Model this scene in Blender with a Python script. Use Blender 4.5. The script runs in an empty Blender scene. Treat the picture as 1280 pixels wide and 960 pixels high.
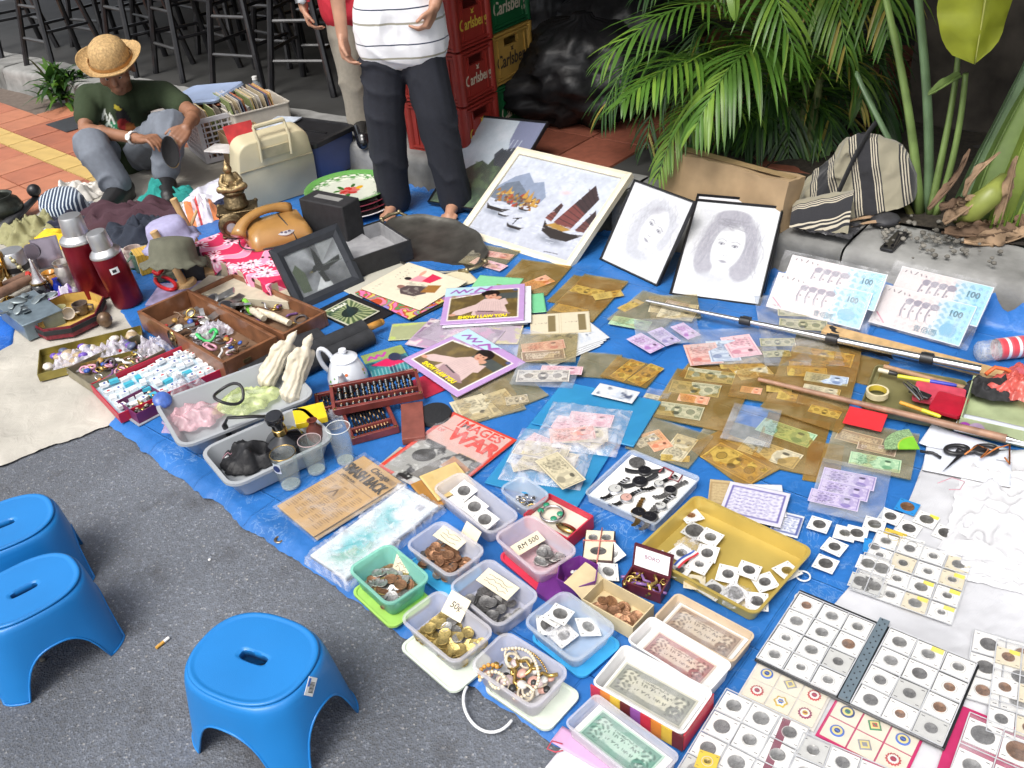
import bpy,math,random
from math import sin,cos,atan2,hypot,sqrt
import numpy as np
from mathutils import Vector,Matrix,Euler,noise as mnoise
MT_,MR_,RR_,RU_,Ve=Matrix.Translation,Matrix.Rotation,random.Random,random.uniform,Vector
PI=math.pi
rad=math.radians
random.seed(7)
scene=bpy.context.scene
COL=scene.collection
# ------------------------------------------------------------------ camera
CAM_H,PITCH,ROLL,FPX=1.66,rad(33.5),rad(-5.5),1150.0
_c,_s=cos(PITCH),sin(PITCH)
FW=Ve((0,_c,-_s));_rt=Ve((1,0,0));_up=Ve((0,_s,_c))
RT=_rt*cos(ROLL)+_up*sin(ROLL)
UP=_up*cos(ROLL)-_rt*sin(ROLL)
EYE=Ve((0,0,CAM_H))
cd=bpy.data.cameras.new("camera")
cam=bpy.data.objects.new("camera",cd)
COL.objects.link(cam)
rotm=Matrix((RT,UP,-FW)).transposed()
cam.matrix_world=MT_(EYE)@rotm.to_4x4()
cd.sensor_width=36.0
cd.lens=36.0*FPX/1280.0
cd.clip_start,cd.clip_end=0.05,400.0
scene.camera=cam
# ------------------------------------------------------------------ world, sun, exposure
SUN_EL,SUN_ROT=rad(58),rad(215)
world=bpy.data.worlds.new("World")
scene.world=world
world.use_nodes=True
wn=world.node_tree
bg=wn.nodes["Background"]
sky=wn.nodes.new("ShaderNodeTexSky")
sky.sky_type='NISHITA'
sky.sun_disc=False
sky.sun_elevation,sky.sun_rotation=SUN_EL,SUN_ROT
sky.air_density,sky.dust_density,sky.ozone_density=1.0,5.0,1.0
hsv=wn.nodes.new("ShaderNodeHueSaturation")
hsv.inputs['Saturation'].default_value=0.35
wn.links.new(sky.outputs[0],hsv.inputs['Color'])
wn.links.new(hsv.outputs[0],bg.inputs[0])
bg.inputs[1].default_value=0.15
sl=bpy.data.lights.new("sun",'SUN')
sl.energy,sl.angle,sl.color=1.5,rad(28),(1.0,0.97,0.92)
so=bpy.data.objects.new("sun",sl)
COL.objects.link(so)
sd=Ve((sin(SUN_ROT)*cos(SUN_EL),cos(SUN_ROT)*cos(SUN_EL),sin(SUN_EL)))
so.rotation_euler=sd.to_track_quat('Z','Y').to_euler()
so.location=(0,0,12)
vs=scene.view_settings
vs.view_transform,vs.look,vs.gamma,vs.use_curve_mapping='Standard','None',1.0,False
vs.exposure=0.5
scene.cycles.transparent_max_bounces=24
scene.cycles.max_bounces=7
scene.cycles.caustics_reflective=scene.cycles.caustics_refractive=False
scene.cycles.sample_clamp_indirect=4.0
# ------------------------------------------------------------------ where things stand (photo pixel -> point of the place)
def ray(x,y):
 return FW*FPX+RT*(x-640.0)-UP*(y-480.0)
def P(x,y,z=0.0):
 d=ray(x,y)
 return EYE+d*((z-CAM_H)/d.z)
def V(x,y,Y):
 d=ray(x,y)
 return EYE+d*(Y/d.y)
def lean(BL,BR,TL,TR,z=0.0):
 """a board standing on its lower edge: base mid, direction, width, height, up vector"""
 a,b=P(*BL,z),P(*BR,z)
 n=(b-a).normalized();M=(a+b)/2
 d=ray((TL[0]+TR[0])/2,(TL[1]+TR[1])/2)
 p=EYE+d*((M-EYE).dot(n)/d.dot(n))
 u=p-M
 return M,n,(b-a).length,u.length,u.normalized()
def Fr_(p0,p1,p3,z=0.0):
 """rectangle lying at height z: centre, angle, width, depth (p0 lower-left, p1 lower-right, p3 upper-left)"""
 a,b,c=P(*p0,z),P(*p1,z),P(*p3,z)
 x=(b-a);y=(c-a)
 a1=atan2(x.y,x.x);a2=atan2(y.y,y.x)-PI/2
 d=atan2(sin(a2-a1),cos(a2-a1))
 ang=a1+d/2
 return a+(x+y)/2,ang,x.length,y.length
# ------------------------------------------------------------------ materials
def lin(c):
 return tuple(((v/12.92)if v<=0.04045 else((v+0.055)/1.055)**2.4)for v in c[:3])
MATS={}
def mat(name,col,ro_=0.5,me_=0.0,var=0.12,scale=30.0,bump=0.15,bscale=None,spec=0.5,coat=0.0,sheen=0.0,dirt=None,dirt_amt=0.0):
 if name in MATS:return MATS[name]
 m=bpy.data.materials.new(name);m.use_nodes=True
 nt=m.node_tree;b=nt.nodes["Principled BSDF"]
 L=nt.links.new
 tc=nt.nodes.new("ShaderNodeTexCoord")
 n=nt.nodes.new("ShaderNodeTexNoise");n.inputs['Scale'].default_value=scale;n.inputs['Detail'].default_value=5
 L(tc.outputs['Object'],n.inputs['Vector'])
 r=nt.nodes.new("ShaderNodeValToRGB")
 c=Ve(col[:3])
 lo,hi=c*(1-var),c*(1+var)
 r.color_ramp.elements[0].position,r.color_ramp.elements[1].position=0.3,0.7
 r.color_ramp.elements[0].color=(*lo,1);r.color_ramp.elements[1].color=(*[min(1,v)for v in hi],1)
 L(n.outputs[0],r.inputs[0])
 out=r.outputs[0]
 if dirt:
  n2=nt.nodes.new("ShaderNodeTexNoise");n2.inputs['Scale'].default_value=scale*0.35;n2.inputs['Detail'].default_value=8
  L(tc.outputs['Object'],n2.inputs['Vector'])
  mr=nt.nodes.new("ShaderNodeMapRange");mr.inputs[1].default_value=0.48;mr.inputs[2].default_value=0.72
  mr.inputs[3].default_value=0;mr.inputs[4].default_value=dirt_amt
  L(n2.outputs[0],mr.inputs[0])
  mx=nt.nodes.new("ShaderNodeMix");mx.data_type='RGBA'
  L(mr.outputs[0],mx.inputs[0]);L(out,mx.inputs[6]);mx.inputs[7].default_value=(*dirt,1)
  out=mx.outputs[2]
 L(out,b.inputs['Base Color'])
 b.inputs['Roughness'].default_value=ro_
 b.inputs['Metallic'].default_value=me_
 b.inputs['Specular IOR Level'].default_value=spec
 b.inputs['Coat Weight'].default_value=coat
 b.inputs['Sheen Weight'].default_value=sheen
 if bump:
  bp=nt.nodes.new("ShaderNodeBump");bp.inputs['Strength'].default_value=bump;bp.inputs['Distance'].default_value=0.004
  nb=nt.nodes.new("ShaderNodeTexNoise");nb.inputs['Scale'].default_value=bscale or scale*3;nb.inputs['Detail'].default_value=4
  L(tc.outputs['Object'],nb.inputs['Vector']);L(nb.outputs[0],bp.inputs['Height']);L(bp.outputs[0],b.inputs['Normal'])
 MATS[name]=m
 return m
def film(name,tint,body,fac,ro_=0.15,wr=0.0,ws=18.0):
 """thin plastic: part transparent with a tint, part shiny body; wrinkles raise the opaque share"""
 if name in MATS:return MATS[name]
 m=bpy.data.materials.new(name);m.use_nodes=True
 nt=m.node_tree;b=nt.nodes["Principled BSDF"];L=nt.links.new
 b.inputs['Base Color'].default_value=(*body,1);b.inputs['Roughness'].default_value=ro_
 t=nt.nodes.new("ShaderNodeBsdfTransparent");t.inputs[0].default_value=(*tint,1)
 mx=nt.nodes.new("ShaderNodeMixShader")
 tc=nt.nodes.new("ShaderNodeTexCoord")
 n=nt.nodes.new("ShaderNodeTexNoise");n.inputs['Scale'].default_value=ws;n.inputs['Detail'].default_value=3;n.inputs['Distortion'].default_value=1.2
 L(tc.outputs['Object'],n.inputs['Vector'])
 mr=nt.nodes.new("ShaderNodeMapRange");mr.inputs[1].default_value=0.42;mr.inputs[2].default_value=0.7
 mr.inputs[3].default_value=fac;mr.inputs[4].default_value=min(1,fac+wr)
 L(n.outputs[0],mr.inputs[0])
 L(mr.outputs[0],mx.inputs[0]);L(t.outputs[0],mx.inputs[1]);L(b.outputs[0],mx.inputs[2])
 L(mx.outputs[0],nt.nodes["Material Output"].inputs['Surface'])
 bp=nt.nodes.new("ShaderNodeBump");bp.inputs['Strength'].default_value=0.5;bp.inputs['Distance'].default_value=0.01
 L(n.outputs[0],bp.inputs['Height']);L(bp.outputs[0],b.inputs['Normal'])
 MATS[name]=m
 return m
def Pr_(name,ro_=0.5,coat=0.0,gain=1.0):
 """flat print: colours come from the painted colour attribute of the sheet"""
 if name in MATS:return MATS[name]
 m=bpy.data.materials.new(name);m.use_nodes=True
 nt=m.node_tree;b=nt.nodes["Principled BSDF"];L=nt.links.new
 a=nt.nodes.new("ShaderNodeAttribute");a.attribute_name="Col"
 n=nt.nodes.new("ShaderNodeTexNoise");n.inputs['Scale'].default_value=60;n.inputs['Detail'].default_value=6
 tc=nt.nodes.new("ShaderNodeTexCoord");L(tc.outputs['Object'],n.inputs['Vector'])
 mr=nt.nodes.new("ShaderNodeMapRange");mr.inputs[3].default_value=0.88*gain;mr.inputs[4].default_value=1.06*gain
 L(n.outputs[0],mr.inputs[0])
 vm=nt.nodes.new("ShaderNodeVectorMath");vm.operation='SCALE'
 L(a.outputs['Color'],vm.inputs[0]);L(mr.outputs[0],vm.inputs['Scale'])
 L(vm.outputs[0],b.inputs['Base Color'])
 b.inputs['Roughness'].default_value=ro_;b.inputs['Coat Weight'].default_value=coat;b.inputs['Coat Roughness'].default_value=0.12
 MATS[name]=m
 return m
def St_(name,cols,scale,ax_='X',ro_=0.8,distort=0.0,sheen=0.3):
 """woven stripes: a repeating colour ramp along one axis of the object"""
 if name in MATS:return MATS[name]
 m=bpy.data.materials.new(name);m.use_nodes=True
 nt=m.node_tree;b=nt.nodes["Principled BSDF"];L=nt.links.new
 tc=nt.nodes.new("ShaderNodeTexCoord");sp=nt.nodes.new("ShaderNodeSeparateXYZ")
 L(tc.outputs['Object'],sp.inputs[0])
 mm=nt.nodes.new("ShaderNodeMath");mm.operation='MULTIPLY';mm.inputs[1].default_value=scale
 L(sp.outputs[ax_],mm.inputs[0])
 fr=nt.nodes.new("ShaderNodeMath");fr.operation='FRACT';L(mm.outputs[0],fr.inputs[0])
 r=nt.nodes.new("ShaderNodeValToRGB");r.color_ramp.interpolation='CONSTANT'
 el=r.color_ramp.elements
 el[0].position=0.0;el[0].color=(*cols[0][1],1)
 el[1].position=cols[1][0];el[1].color=(*cols[1][1],1)
 for p,c in cols[2:]:
  e=el.new(p);e.color=(*c,1)
 L(fr.outputs[0],r.inputs[0]);L(r.outputs[0],b.inputs['Base Color'])
 b.inputs['Roughness'].default_value=ro_;b.inputs['Sheen Weight'].default_value=sheen
 n=nt.nodes.new("ShaderNodeTexNoise");n.inputs['Scale'].default_value=250
 L(tc.outputs['Object'],n.inputs['Vector'])
 bp=nt.nodes.new("ShaderNodeBump");bp.inputs['Strength'].default_value=0.3;bp.inputs['Distance'].default_value=0.003
 L(n.outputs[0],bp.inputs['Height']);L(bp.outputs[0],b.inputs['Normal'])
 MATS[name]=m
 return m
# ------------------------------------------------------------------ objects
def T_(name,Lb,cat,loc=(0,0,0),rz=0.0,Gp=None,rot=None):
 o=bpy.data.objects.new(name,None)
 COL.objects.link(o)
 o.empty_display_size=0.05
 o.location=loc
 o.rotation_euler=rot if rot is not None else(0,0,rz)
 o['label']=Lb;o['category']=cat
 if Gp:o['group']=Gp
 return o
def tag(o,Lb,cat,Gp=None,kind=None):
 if Lb:o['label']=Lb
 if cat:o['category']=cat
 if Gp:o['group']=Gp
 if kind:o['kind']=kind
 return o
def put(name,me,parent=None,loc=(0,0,0),rz=0.0,rot=None,sc=None):
 o=bpy.data.objects.new(name,me)
 COL.objects.link(o)
 if parent:o.parent=parent
 o.location=loc
 o.rotation_euler=rot if rot is not None else(0,0,rz)
 if sc:o.scale=sc if hasattr(sc,'__len__')else(sc,sc,sc)
 return o
class MB:
 """collects shapes and links them as one mesh object"""
 def __init__(s):
  s.v,s.f,s.m=[],[],[]
 def add(s,vs,fs,mi=0,M=None):
  k=len(s.v)
  s.v+=[tuple(M@Ve(p))if M is not None else tuple(p)for p in vs]
  s.f+=[tuple(i+k for i in f)for f in fs]
  s.m+=[mi]*len(fs)
  return s
 def box(s,c,d,rz=0.0,mi=0,M=None,tx=1.0,ty=1.0):
  x,y,z=d[0]/2,d[1]/2,d[2]/2
  vs=[(-x,-y,-z),(x,-y,-z),(x,y,-z),(-x,y,-z),(-x*tx,-y*ty,z),(x*tx,-y*ty,z),(x*tx,y*ty,z),(-x*tx,y*ty,z)]
  T=MT_(c)@MR_(rz,4,'Z')
  if M is not None:T=M@T
  return s.add(vs,[(3,2,1,0),(4,5,6,7),(0,1,5,4),(1,2,6,5),(2,3,7,6),(3,0,4,7)],mi,T)
 def prism(s,pts,z0,z1,mi=0,M=None,sc=1.0):
  n=len(pts)
  cx=sum(p[0]for p in pts)/n;cy=sum(p[1]for p in pts)/n
  vs=[(p[0],p[1],z0)for p in pts]+[(cx+(p[0]-cx)*sc,cy+(p[1]-cy)*sc,z1)for p in pts]
  fs=[tuple(range(n-1,-1,-1)),tuple(range(n,2*n))]+[(i,(i+1)%n,n+(i+1)%n,n+i)for i in range(n)]
  return s.add(vs,fs,mi,M)
 def loft(s,rings,mi=0,M=None,cap0=True,cap1=True,closed=False):
  n=len(rings[0]);vs=[p for r in rings for p in r];fs=[]
  R=len(rings)
  for j in range(R if closed else R-1):
   a,b=j*n,((j+1)%R)*n
   for i in range(n):
    k=(i+1)%n
    fs.append((a+i,a+k,b+k,b+i))
  if not closed:
   if cap0:fs.append(tuple(range(n-1,-1,-1)))
   if cap1:fs.append(tuple(range((R-1)*n,R*n)))
  return s.add(vs,fs,mi,M)
 def lathe(s,prof,n=20,c=(0,0,0),mi=0,M=None,cap0=True,cap1=True,sx=1.0,sy=1.0):
  rings=[[(c[0]+r*sx*cos(2*PI*i/n),c[1]+r*sy*sin(2*PI*i/n),c[2]+z)for i in range(n)]for r,z in prof]
  return s.loft(rings,mi,M,cap0,cap1)
 def tube(s,pts,r,n=8,mi=0,M=None,closed=False,Fl_=1.0):
  pts=[Ve(p)for p in pts];N=len(pts)
  rs=r if hasattr(r,'__len__')else[r]*N
  rings=[];prev=None
  for i,p in enumerate(pts):
   if closed:d=(pts[(i+1)%N]-pts[i-1])
   else:d=pts[min(i+1,N-1)]-pts[max(i-1,0)]
   d=d.normalized()if d.length>1e-9 else Ve((0,0,1))
   if prev is None:
    u=d.orthogonal().normalized()
    if abs(d.z)<0.9:u=Ve((0,0,1)).cross(d).normalized()
   else:
    u=(prev-d*prev.dot(d))
    u=u.normalized()if u.length>1e-6 else d.orthogonal().normalized()
   prev=u;w=d.cross(u)
   rings.append([tuple(p+(u*cos(2*PI*k/n)+w*sin(2*PI*k/n)*Fl_)*rs[i])for k in range(n)])
  return s.loft(rings,mi,M,True,True,closed)
 def ball(s,c,r,n=10,mi=0,M=None,sz=1.0):
  pr=[(max(1e-4,r*sin(PI*j/n)),-r*sz*cos(PI*j/n))for j in range(n+1)]
  return s.lathe(pr,n+2,c,mi,M)
 def grid(s,fn,nu,nv,mi=0,M=None):
  vs=[fn(i/nu,j/nv)for j in range(nv+1)for i in range(nu+1)]
  W=nu+1
  fs=[(j*W+i,j*W+i+1,(j+1)*W+i+1,(j+1)*W+i)for j in range(nv)for i in range(nu)]
  return s.add(vs,fs,mi,M)
 def mesh(s,name,mats,Sm=0.7):
  me=bpy.data.meshes.new(name)
  me.from_pydata(s.v,[],s.f)
  if not isinstance(mats,(list,tuple)):mats=[mats]
  for m in mats:me.materials.append(m)
  if len(mats)>1:me.polygons.foreach_set('material_index',s.m)
  if Sm:
   me.polygons.foreach_set('use_smooth',[True]*len(me.polygons))
   if Sm<3:me.set_sharp_from_angle(angle=Sm)
  me.update()
  return me
 def build(s,name,mats,parent=None,loc=(0,0,0),rz=0.0,rot=None,Sm=0.7,Bv=0.0,Lb=None,cat=None,Gp=None,sub=0):
  o=put(name,s.mesh(name,mats,Sm),parent,loc,rz,rot)
  if Bv:
   b=o.modifiers.new("bevel",'BEVEL');b.width=Bv;b.segments=2;b.limit_method='ANGLE';b.angle_limit=rad(40)
  if sub:
   b=o.modifiers.new("sub",'SUBSURF');b.levels=b.render_levels=sub
  if Lb or cat:tag(o,Lb,cat,Gp)
  return o
def rrect(w,h,r,n=4,z=0.0):
 pts=[]
 for cx,cy,a0 in((w/2-r,h/2-r,0),(-w/2+r,h/2-r,90),(-w/2+r,-h/2+r,180),(w/2-r,-h/2+r,270)):
  for k in range(n+1):
   a=rad(a0+90*k/n)
   pts.append((cx+r*cos(a),cy+r*sin(a),z))
 return pts
def fbm(x,y,z=0.0,o=4):
 return mnoise.fractal(Ve((x,y,z)),0.6,2.0,o)
def copy_tree(o,parent=None):
 c=o.copy();COL.objects.link(c)
 if parent:c.parent=parent
 for ch in list(o.children):copy_tree(ch,c)
 return c
def melt(mb,name,mats,voxel=0.008,smooth_it=6,disp=None):
 """fuses overlapping closed shapes into one continuous skin"""
 me=mb.mesh("melt",[],9)
 o=bpy.data.objects.new("melt",me);COL.objects.link(o)
 r=o.modifiers.new("r",'REMESH');r.mode='VOXEL';r.voxel_size=voxel
 s=o.modifiers.new("s",'SMOOTH');s.iterations=smooth_it;s.factor=0.5
 dg=bpy.context.evaluated_depsgraph_get();dg.update()
 m2=bpy.data.meshes.new_from_object(o.evaluated_get(dg))
 bpy.data.objects.remove(o);bpy.data.meshes.remove(me)
 m2.name=name
 m2.materials.clear()
 for m in(mats if isinstance(mats,(list,tuple))else[mats]):m2.materials.append(m)
 if disp:
  co=np.empty(len(m2.vertices)*3,np.float32);m2.vertices.foreach_get('co',co);co=co.reshape(-1,3)
  no=np.empty_like(co).reshape(-1);m2.vertex_normals.foreach_get('vector',no);no=no.reshape(-1,3)
  d=np.array([disp(*c)for c in co],np.float32)
  co+=no*d[:,None]
  m2.vertices.foreach_set('co',co.reshape(-1))
 m2.polygons.foreach_set('use_smooth',[True]*len(m2.polygons))
 m2.update()
 return m2
def limb(mb,pts,rs,n=12):
 """tapered limb with round ends through joints"""
 Pn=[Ve(p)for p in pts]
 fine,fr=[],[]
 for i in range(len(Pn)-1):
  for k in range(5):
   t=k/5
   fine.append(Pn[i].lerp(Pn[i+1],t));fr.append(rs[i]+(rs[i+1]-rs[i])*t)
 fine.append(Pn[-1]);fr.append(rs[-1])
 mb.tube(fine,fr,n)
 mb.ball(Pn[0],rs[0]);mb.ball(Pn[-1],rs[-1])
# ------------------------------------------------------------------ painted sheets (banknotes, covers, drawings): a fine grid with colours
class Cv:
 def __init__(s,w,h,ppc,bg,ss=2):
  s.w,s.h,s.ppc,s.ss=w,h,ppc,ss
  s.nx,s.ny=max(2,int(round(w*ppc))),max(2,int(round(h*ppc)))
  s.a=np.empty((s.ny*ss,s.nx*ss,3));s.a[:]=bg
  ys,xs=np.mgrid[0:s.ny*ss,0:s.nx*ss]
  s.X=(xs+.5)/(s.nx*ss)*w;s.Y=(ys+.5)/(s.ny*ss)*h
  s.rng=np.random.default_rng(11)
 def put(s,mask,col,a=1.0):
  m=(mask*a)[...,None]
  s.a=s.a*(1-m)+np.array(col)*m
 def ell(s,cx,cy,rx,ry,col,rot=0.0,a=1.0,soft=0.0):
  c,q=cos(rot),sin(rot)
  dx,dy=s.X-cx,s.Y-cy
  d=np.sqrt(((dx*c+dy*q)/rx)**2+((-dx*q+dy*c)/ry)**2)
  m=(d<=1).astype(float)if soft==0 else np.clip((1-d)/soft,0,1)
  s.put(m,col,a)
 def ring(s,cx,cy,rx,ry,wd,col,a=1.0):
  d=np.sqrt(((s.X-cx)/rx)**2+((s.Y-cy)/ry)**2)
  s.put((np.abs(d-1)<wd).astype(float),col,a)
 def rect(s,x0,y0,x1,y1,col,a=1.0):
  s.put(((s.X>=x0)&(s.X<=x1)&(s.Y>=y0)&(s.Y<=y1)).astype(float),col,a)
 def rim(s,x0,y0,x1,y1,wd,col,a=1.0):
  o=(s.X>=x0)&(s.X<=x1)&(s.Y>=y0)&(s.Y<=y1)
  i=(s.X>=x0+wd)&(s.X<=x1-wd)&(s.Y>=y0+wd)&(s.Y<=y1-wd)
  s.put((o&~i).astype(float),col,a)
 def poly(s,pts,col,a=1.0):
  ins=np.zeros(s.X.shape,bool);n=len(pts)
  for i in range(n):
   x1,y1=pts[i];x2,y2=pts[(i+1)%n]
   if y1==y2:continue
   c=((y1>s.Y)!=(y2>s.Y))&(s.X<(x2-x1)*(s.Y-y1)/(y2-y1)+x1)
   ins^=c
  s.put(ins.astype(float),col,a)
 def line(s,pts,wd,col,a=1.0):
  m=np.zeros(s.X.shape,bool)
  for(x1,y1),(x2,y2)in zip(pts,pts[1:]):
   dx,dy=x2-x1,y2-y1;L=dx*dx+dy*dy+1e-9
   t=np.clip(((s.X-x1)*dx+(s.Y-y1)*dy)/L,0,1)
   m|=(s.X-x1-t*dx)**2+(s.Y-y1-t*dy)**2<(wd/2)**2
  s.put(m.astype(float),col,a)
 def noise(s,scale,sd_=0):
  r=np.random.default_rng(sd_)
  out=np.zeros(s.X.shape);amp=1.0;tot=0
  for o in range(4):
   n=max(2,int(max(s.w,s.h)/scale*2**o)+2)
   g=r.random((n+1,n+1))
   u=s.X/max(s.w,s.h)*(n-1);v=s.Y/max(s.w,s.h)*(n-1)
   i,j=u.astype(int),v.astype(int);fu,fv=u-i,v-j
   fu=fu*fu*(3-2*fu);fv=fv*fv*(3-2*fv)
   out+=amp*((g[j,i]*(1-fu)+g[j,i+1]*fu)*(1-fv)+(g[j+1,i]*(1-fu)+g[j+1,i+1]*fu)*fv)
   tot+=amp;amp*=0.55
  return out/tot
 def mottle(s,amt,scale,sd_=0):
  s.a=s.a*(1+amt*2*(s.noise(scale,sd_)[...,None]-.5))
 def guil(s,x0,y0,x1,y1,col,k=4.0,a=0.5,ph=0.0):
  """engraved wavy line work"""
  w=np.sin(k*(s.Y+.35*np.sin(s.X*2.1+ph))*2*PI)+np.sin(k*.8*(s.X+.3*np.sin(s.Y*3+ph))*2*PI)
  m=(w>.3)&(s.X>=x0)&(s.X<=x1)&(s.Y>=y0)&(s.Y<=y1)
  s.put(m.astype(float),col,a)
 def script(s,x0,y0,x1,hgt,col,sd_=0,a=0.9,wd=0.12):
  """small lettering too fine to read"""
  r=RR_(sd_);x=x0
  while x<x1:
   pts=[(x+r.random()*hgt*.6,y0+r.random()*hgt)for _ in range(3)]
   s.line(pts,wd,col,a);x+=hgt*(.75 if r.random()>.18 else 1.3)
 def out(s):
  k=s.ss
  return np.clip(s.a.reshape(s.ny,k,s.nx,k,3).mean((1,3)),0,1)
def print_mesh(name,cv,m,cu_=0.0,sd_=1,back=None,thick=0.0):
 """one paper sheet in metres, centred, colours on its points; thick adds the body below it"""
 img=cv.out();ny,nx,_=img.shape
 w,h=cv.w/100,cv.h/100
 xs=np.linspace(-w/2,w/2,nx);ys=np.linspace(-h/2,h/2,ny)
 X,Y=np.meshgrid(xs,ys);Z=np.zeros_like(X)
 if cu_:
  for j in range(ny):
   for i in range(nx):
    Z[j,i]=cu_*(mnoise.noise(Ve((X[j,i]*9+sd_,Y[j,i]*9,sd_)))+1)
 n=nx*ny
 co=np.stack([X,Y,Z],-1).reshape(-1,3)
 idx=np.arange(n).reshape(ny,nx)
 q=np.stack([idx[:-1,:-1],idx[:-1,1:],idx[1:,1:],idx[1:,:-1]],-1).reshape(-1,4)
 me=bpy.data.meshes.new(name)
 lin_c=np.where(img<=.04045,img/12.92,((img+.055)/1.055)**2.4).reshape(-1,3)
 if thick:
  ring=list(idx[0,:])+list(idx[1:,-1])+list(idx[-1,-2::-1])+list(idx[-2:0:-1,0])
  low=co[ring].copy();low[:,2]=-thick
  k=len(ring)
  co=np.concatenate([co,low]);lin_c=np.concatenate([lin_c,np.tile(np.array(back or(.8,.78,.74)),(k,1))])
  side=[(n+i,n+(i+1)%k,ring[(i+1)%k],ring[i])for i in range(k)]
  me.from_pydata(co.tolist(),[],q.tolist()+side+[tuple(range(n+k-1,n-1,-1))])
 else:
  me.from_pydata(co.tolist(),[],q.tolist())
 me.materials.append(m)
 at=me.color_attributes.new("Col",'FLOAT_COLOR','POINT')
 at.data.foreach_set('color',np.concatenate([lin_c,np.ones((len(lin_c),1))],1).astype(np.float32).reshape(-1))
 me.polygons.foreach_set('use_smooth',[True]*len(me.polygons))
 me.update()
 return me
TXT={}
def text(name,body,size,m,parent,loc,rz=0.0,rot=None,align='CENTER',extrude=0.0004,shear=0.0,sx=1.0,bold=0.0,spacing=1.0):
 key=(body,size,extrude,shear,bold,align,spacing)
 if key not in TXT:
  cu=bpy.data.curves.new("txt",'FONT');cu.body=body;cu.size=size;cu.align_x=align;cu.align_y='CENTER'
  cu.extrude=extrude;cu.shear=shear;cu.resolution_u=3;cu.offset=bold;cu.space_character=spacing
  o=bpy.data.objects.new("txt",cu);COL.objects.link(o)
  dg=bpy.context.evaluated_depsgraph_get()
  TXT[key]=bpy.data.meshes.new_from_object(o.evaluated_get(dg));TXT[key].name="lettering"
  bpy.data.objects.remove(o)
 me=TXT[key]
 if not me.materials:me.materials.append(m)
 elif me.materials[0]!=m:
  me=me.copy();me.materials.clear();me.materials.append(m)
 return put(name,me,parent,loc,rz,rot,(sx,1,1))
# ================================================================== MATERIALS
WHITE=mat("white_plastic",(.78,.78,.76),.4,var=.04,bump=.05)
BLACK=mat("black_plastic",(.018,.018,.02),.38,var=.3,bump=.1)
BLACKM=mat("black_matte",(.015,.015,.017),.75,var=.3,bump=.3)
CARD_W=mat("white_card",(.82,.81,.78),.6,var=.04,scale=60,bump=.05)
CARD_C=mat("cream_card",(.72,.64,.47),.65,var=.08,scale=40,bump=.1)
CARDBOARD=mat("brown_cardboard",(.36,.25,.14),.8,var=.12,scale=14,bump=.2,dirt=(.3,.19,.1),dirt_amt=.5)
BRASS=mat("aged_brass",(.17,.125,.065),.42,.8,var=.45,scale=60,bump=.6,bscale=120)
STEEL=mat("steel",(.62,.62,.63),.25,1.0,var=.1,bump=.05)
ALU=mat("dull_aluminium",(.6,.6,.6),.38,.9,var=.15,scale=15,bump=.1)
COIN_M=[mat("nickel_coin",(.5,.49,.47),.33,.85,var=.35,scale=180,bump=.35,bscale=420),mat("bronze_coin",(.34,.18,.1),.42,.7,var=.4,scale=180,bump=.35,bscale=420),mat("brass_coin",(.5,.38,.14),.35,.8,var=.3,scale=180,bump=.35,bscale=420),mat("dark_coin",(.2,.195,.19),.42,.7,var=.4,scale=180,bump=.35,bscale=420)]
LACQ=mat("brown_wood",(.2,.085,.04),.35,var=.35,scale=18,bump=.2,coat=.3)
PALEWOOD=mat("pale_wood",(.55,.36,.17),.55,var=.2,scale=25,bump=.2)
REDWOOD=mat("red_brown_wood",(.17,.034,.028),.4,var=.25,scale=30,bump=.15,coat=.2)
INK=mat("dark_ink",(.03,.03,.035),.6,var=.1,bump=0)
PRN=Pr_("printed_paper",.55)
PRG=Pr_("printed_gloss",.32,.35)
FROST=film("frosted_plastic",(.95,.94,.96),(.76,.75,.78),.33,.35,.08,6)
FROSTB=film("frosted_bluish_plastic",(.92,.95,.98),(.7,.74,.79),.3,.35,.08,6)
FROSTP=film("frosted_pink_plastic",(.98,.92,.94),(.8,.72,.76),.35,.35,.08,6)
FROSTT=film("frosted_teal_plastic",(.6,.92,.82),(.34,.68,.57),.5,.35,.06,6)
CLEAR=film("clear_film",(.97,.97,.97),(.8,.8,.82),.06,.1,.2,14)
BAGF=film("crumpled_clear_bag",(.96,.96,.97),(.85,.85,.88),.12,.18,.36,26)
GLASS=film("drinking_glass",(.93,.95,.94),(.75,.78,.78),.08,.03,.08,8)
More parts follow.
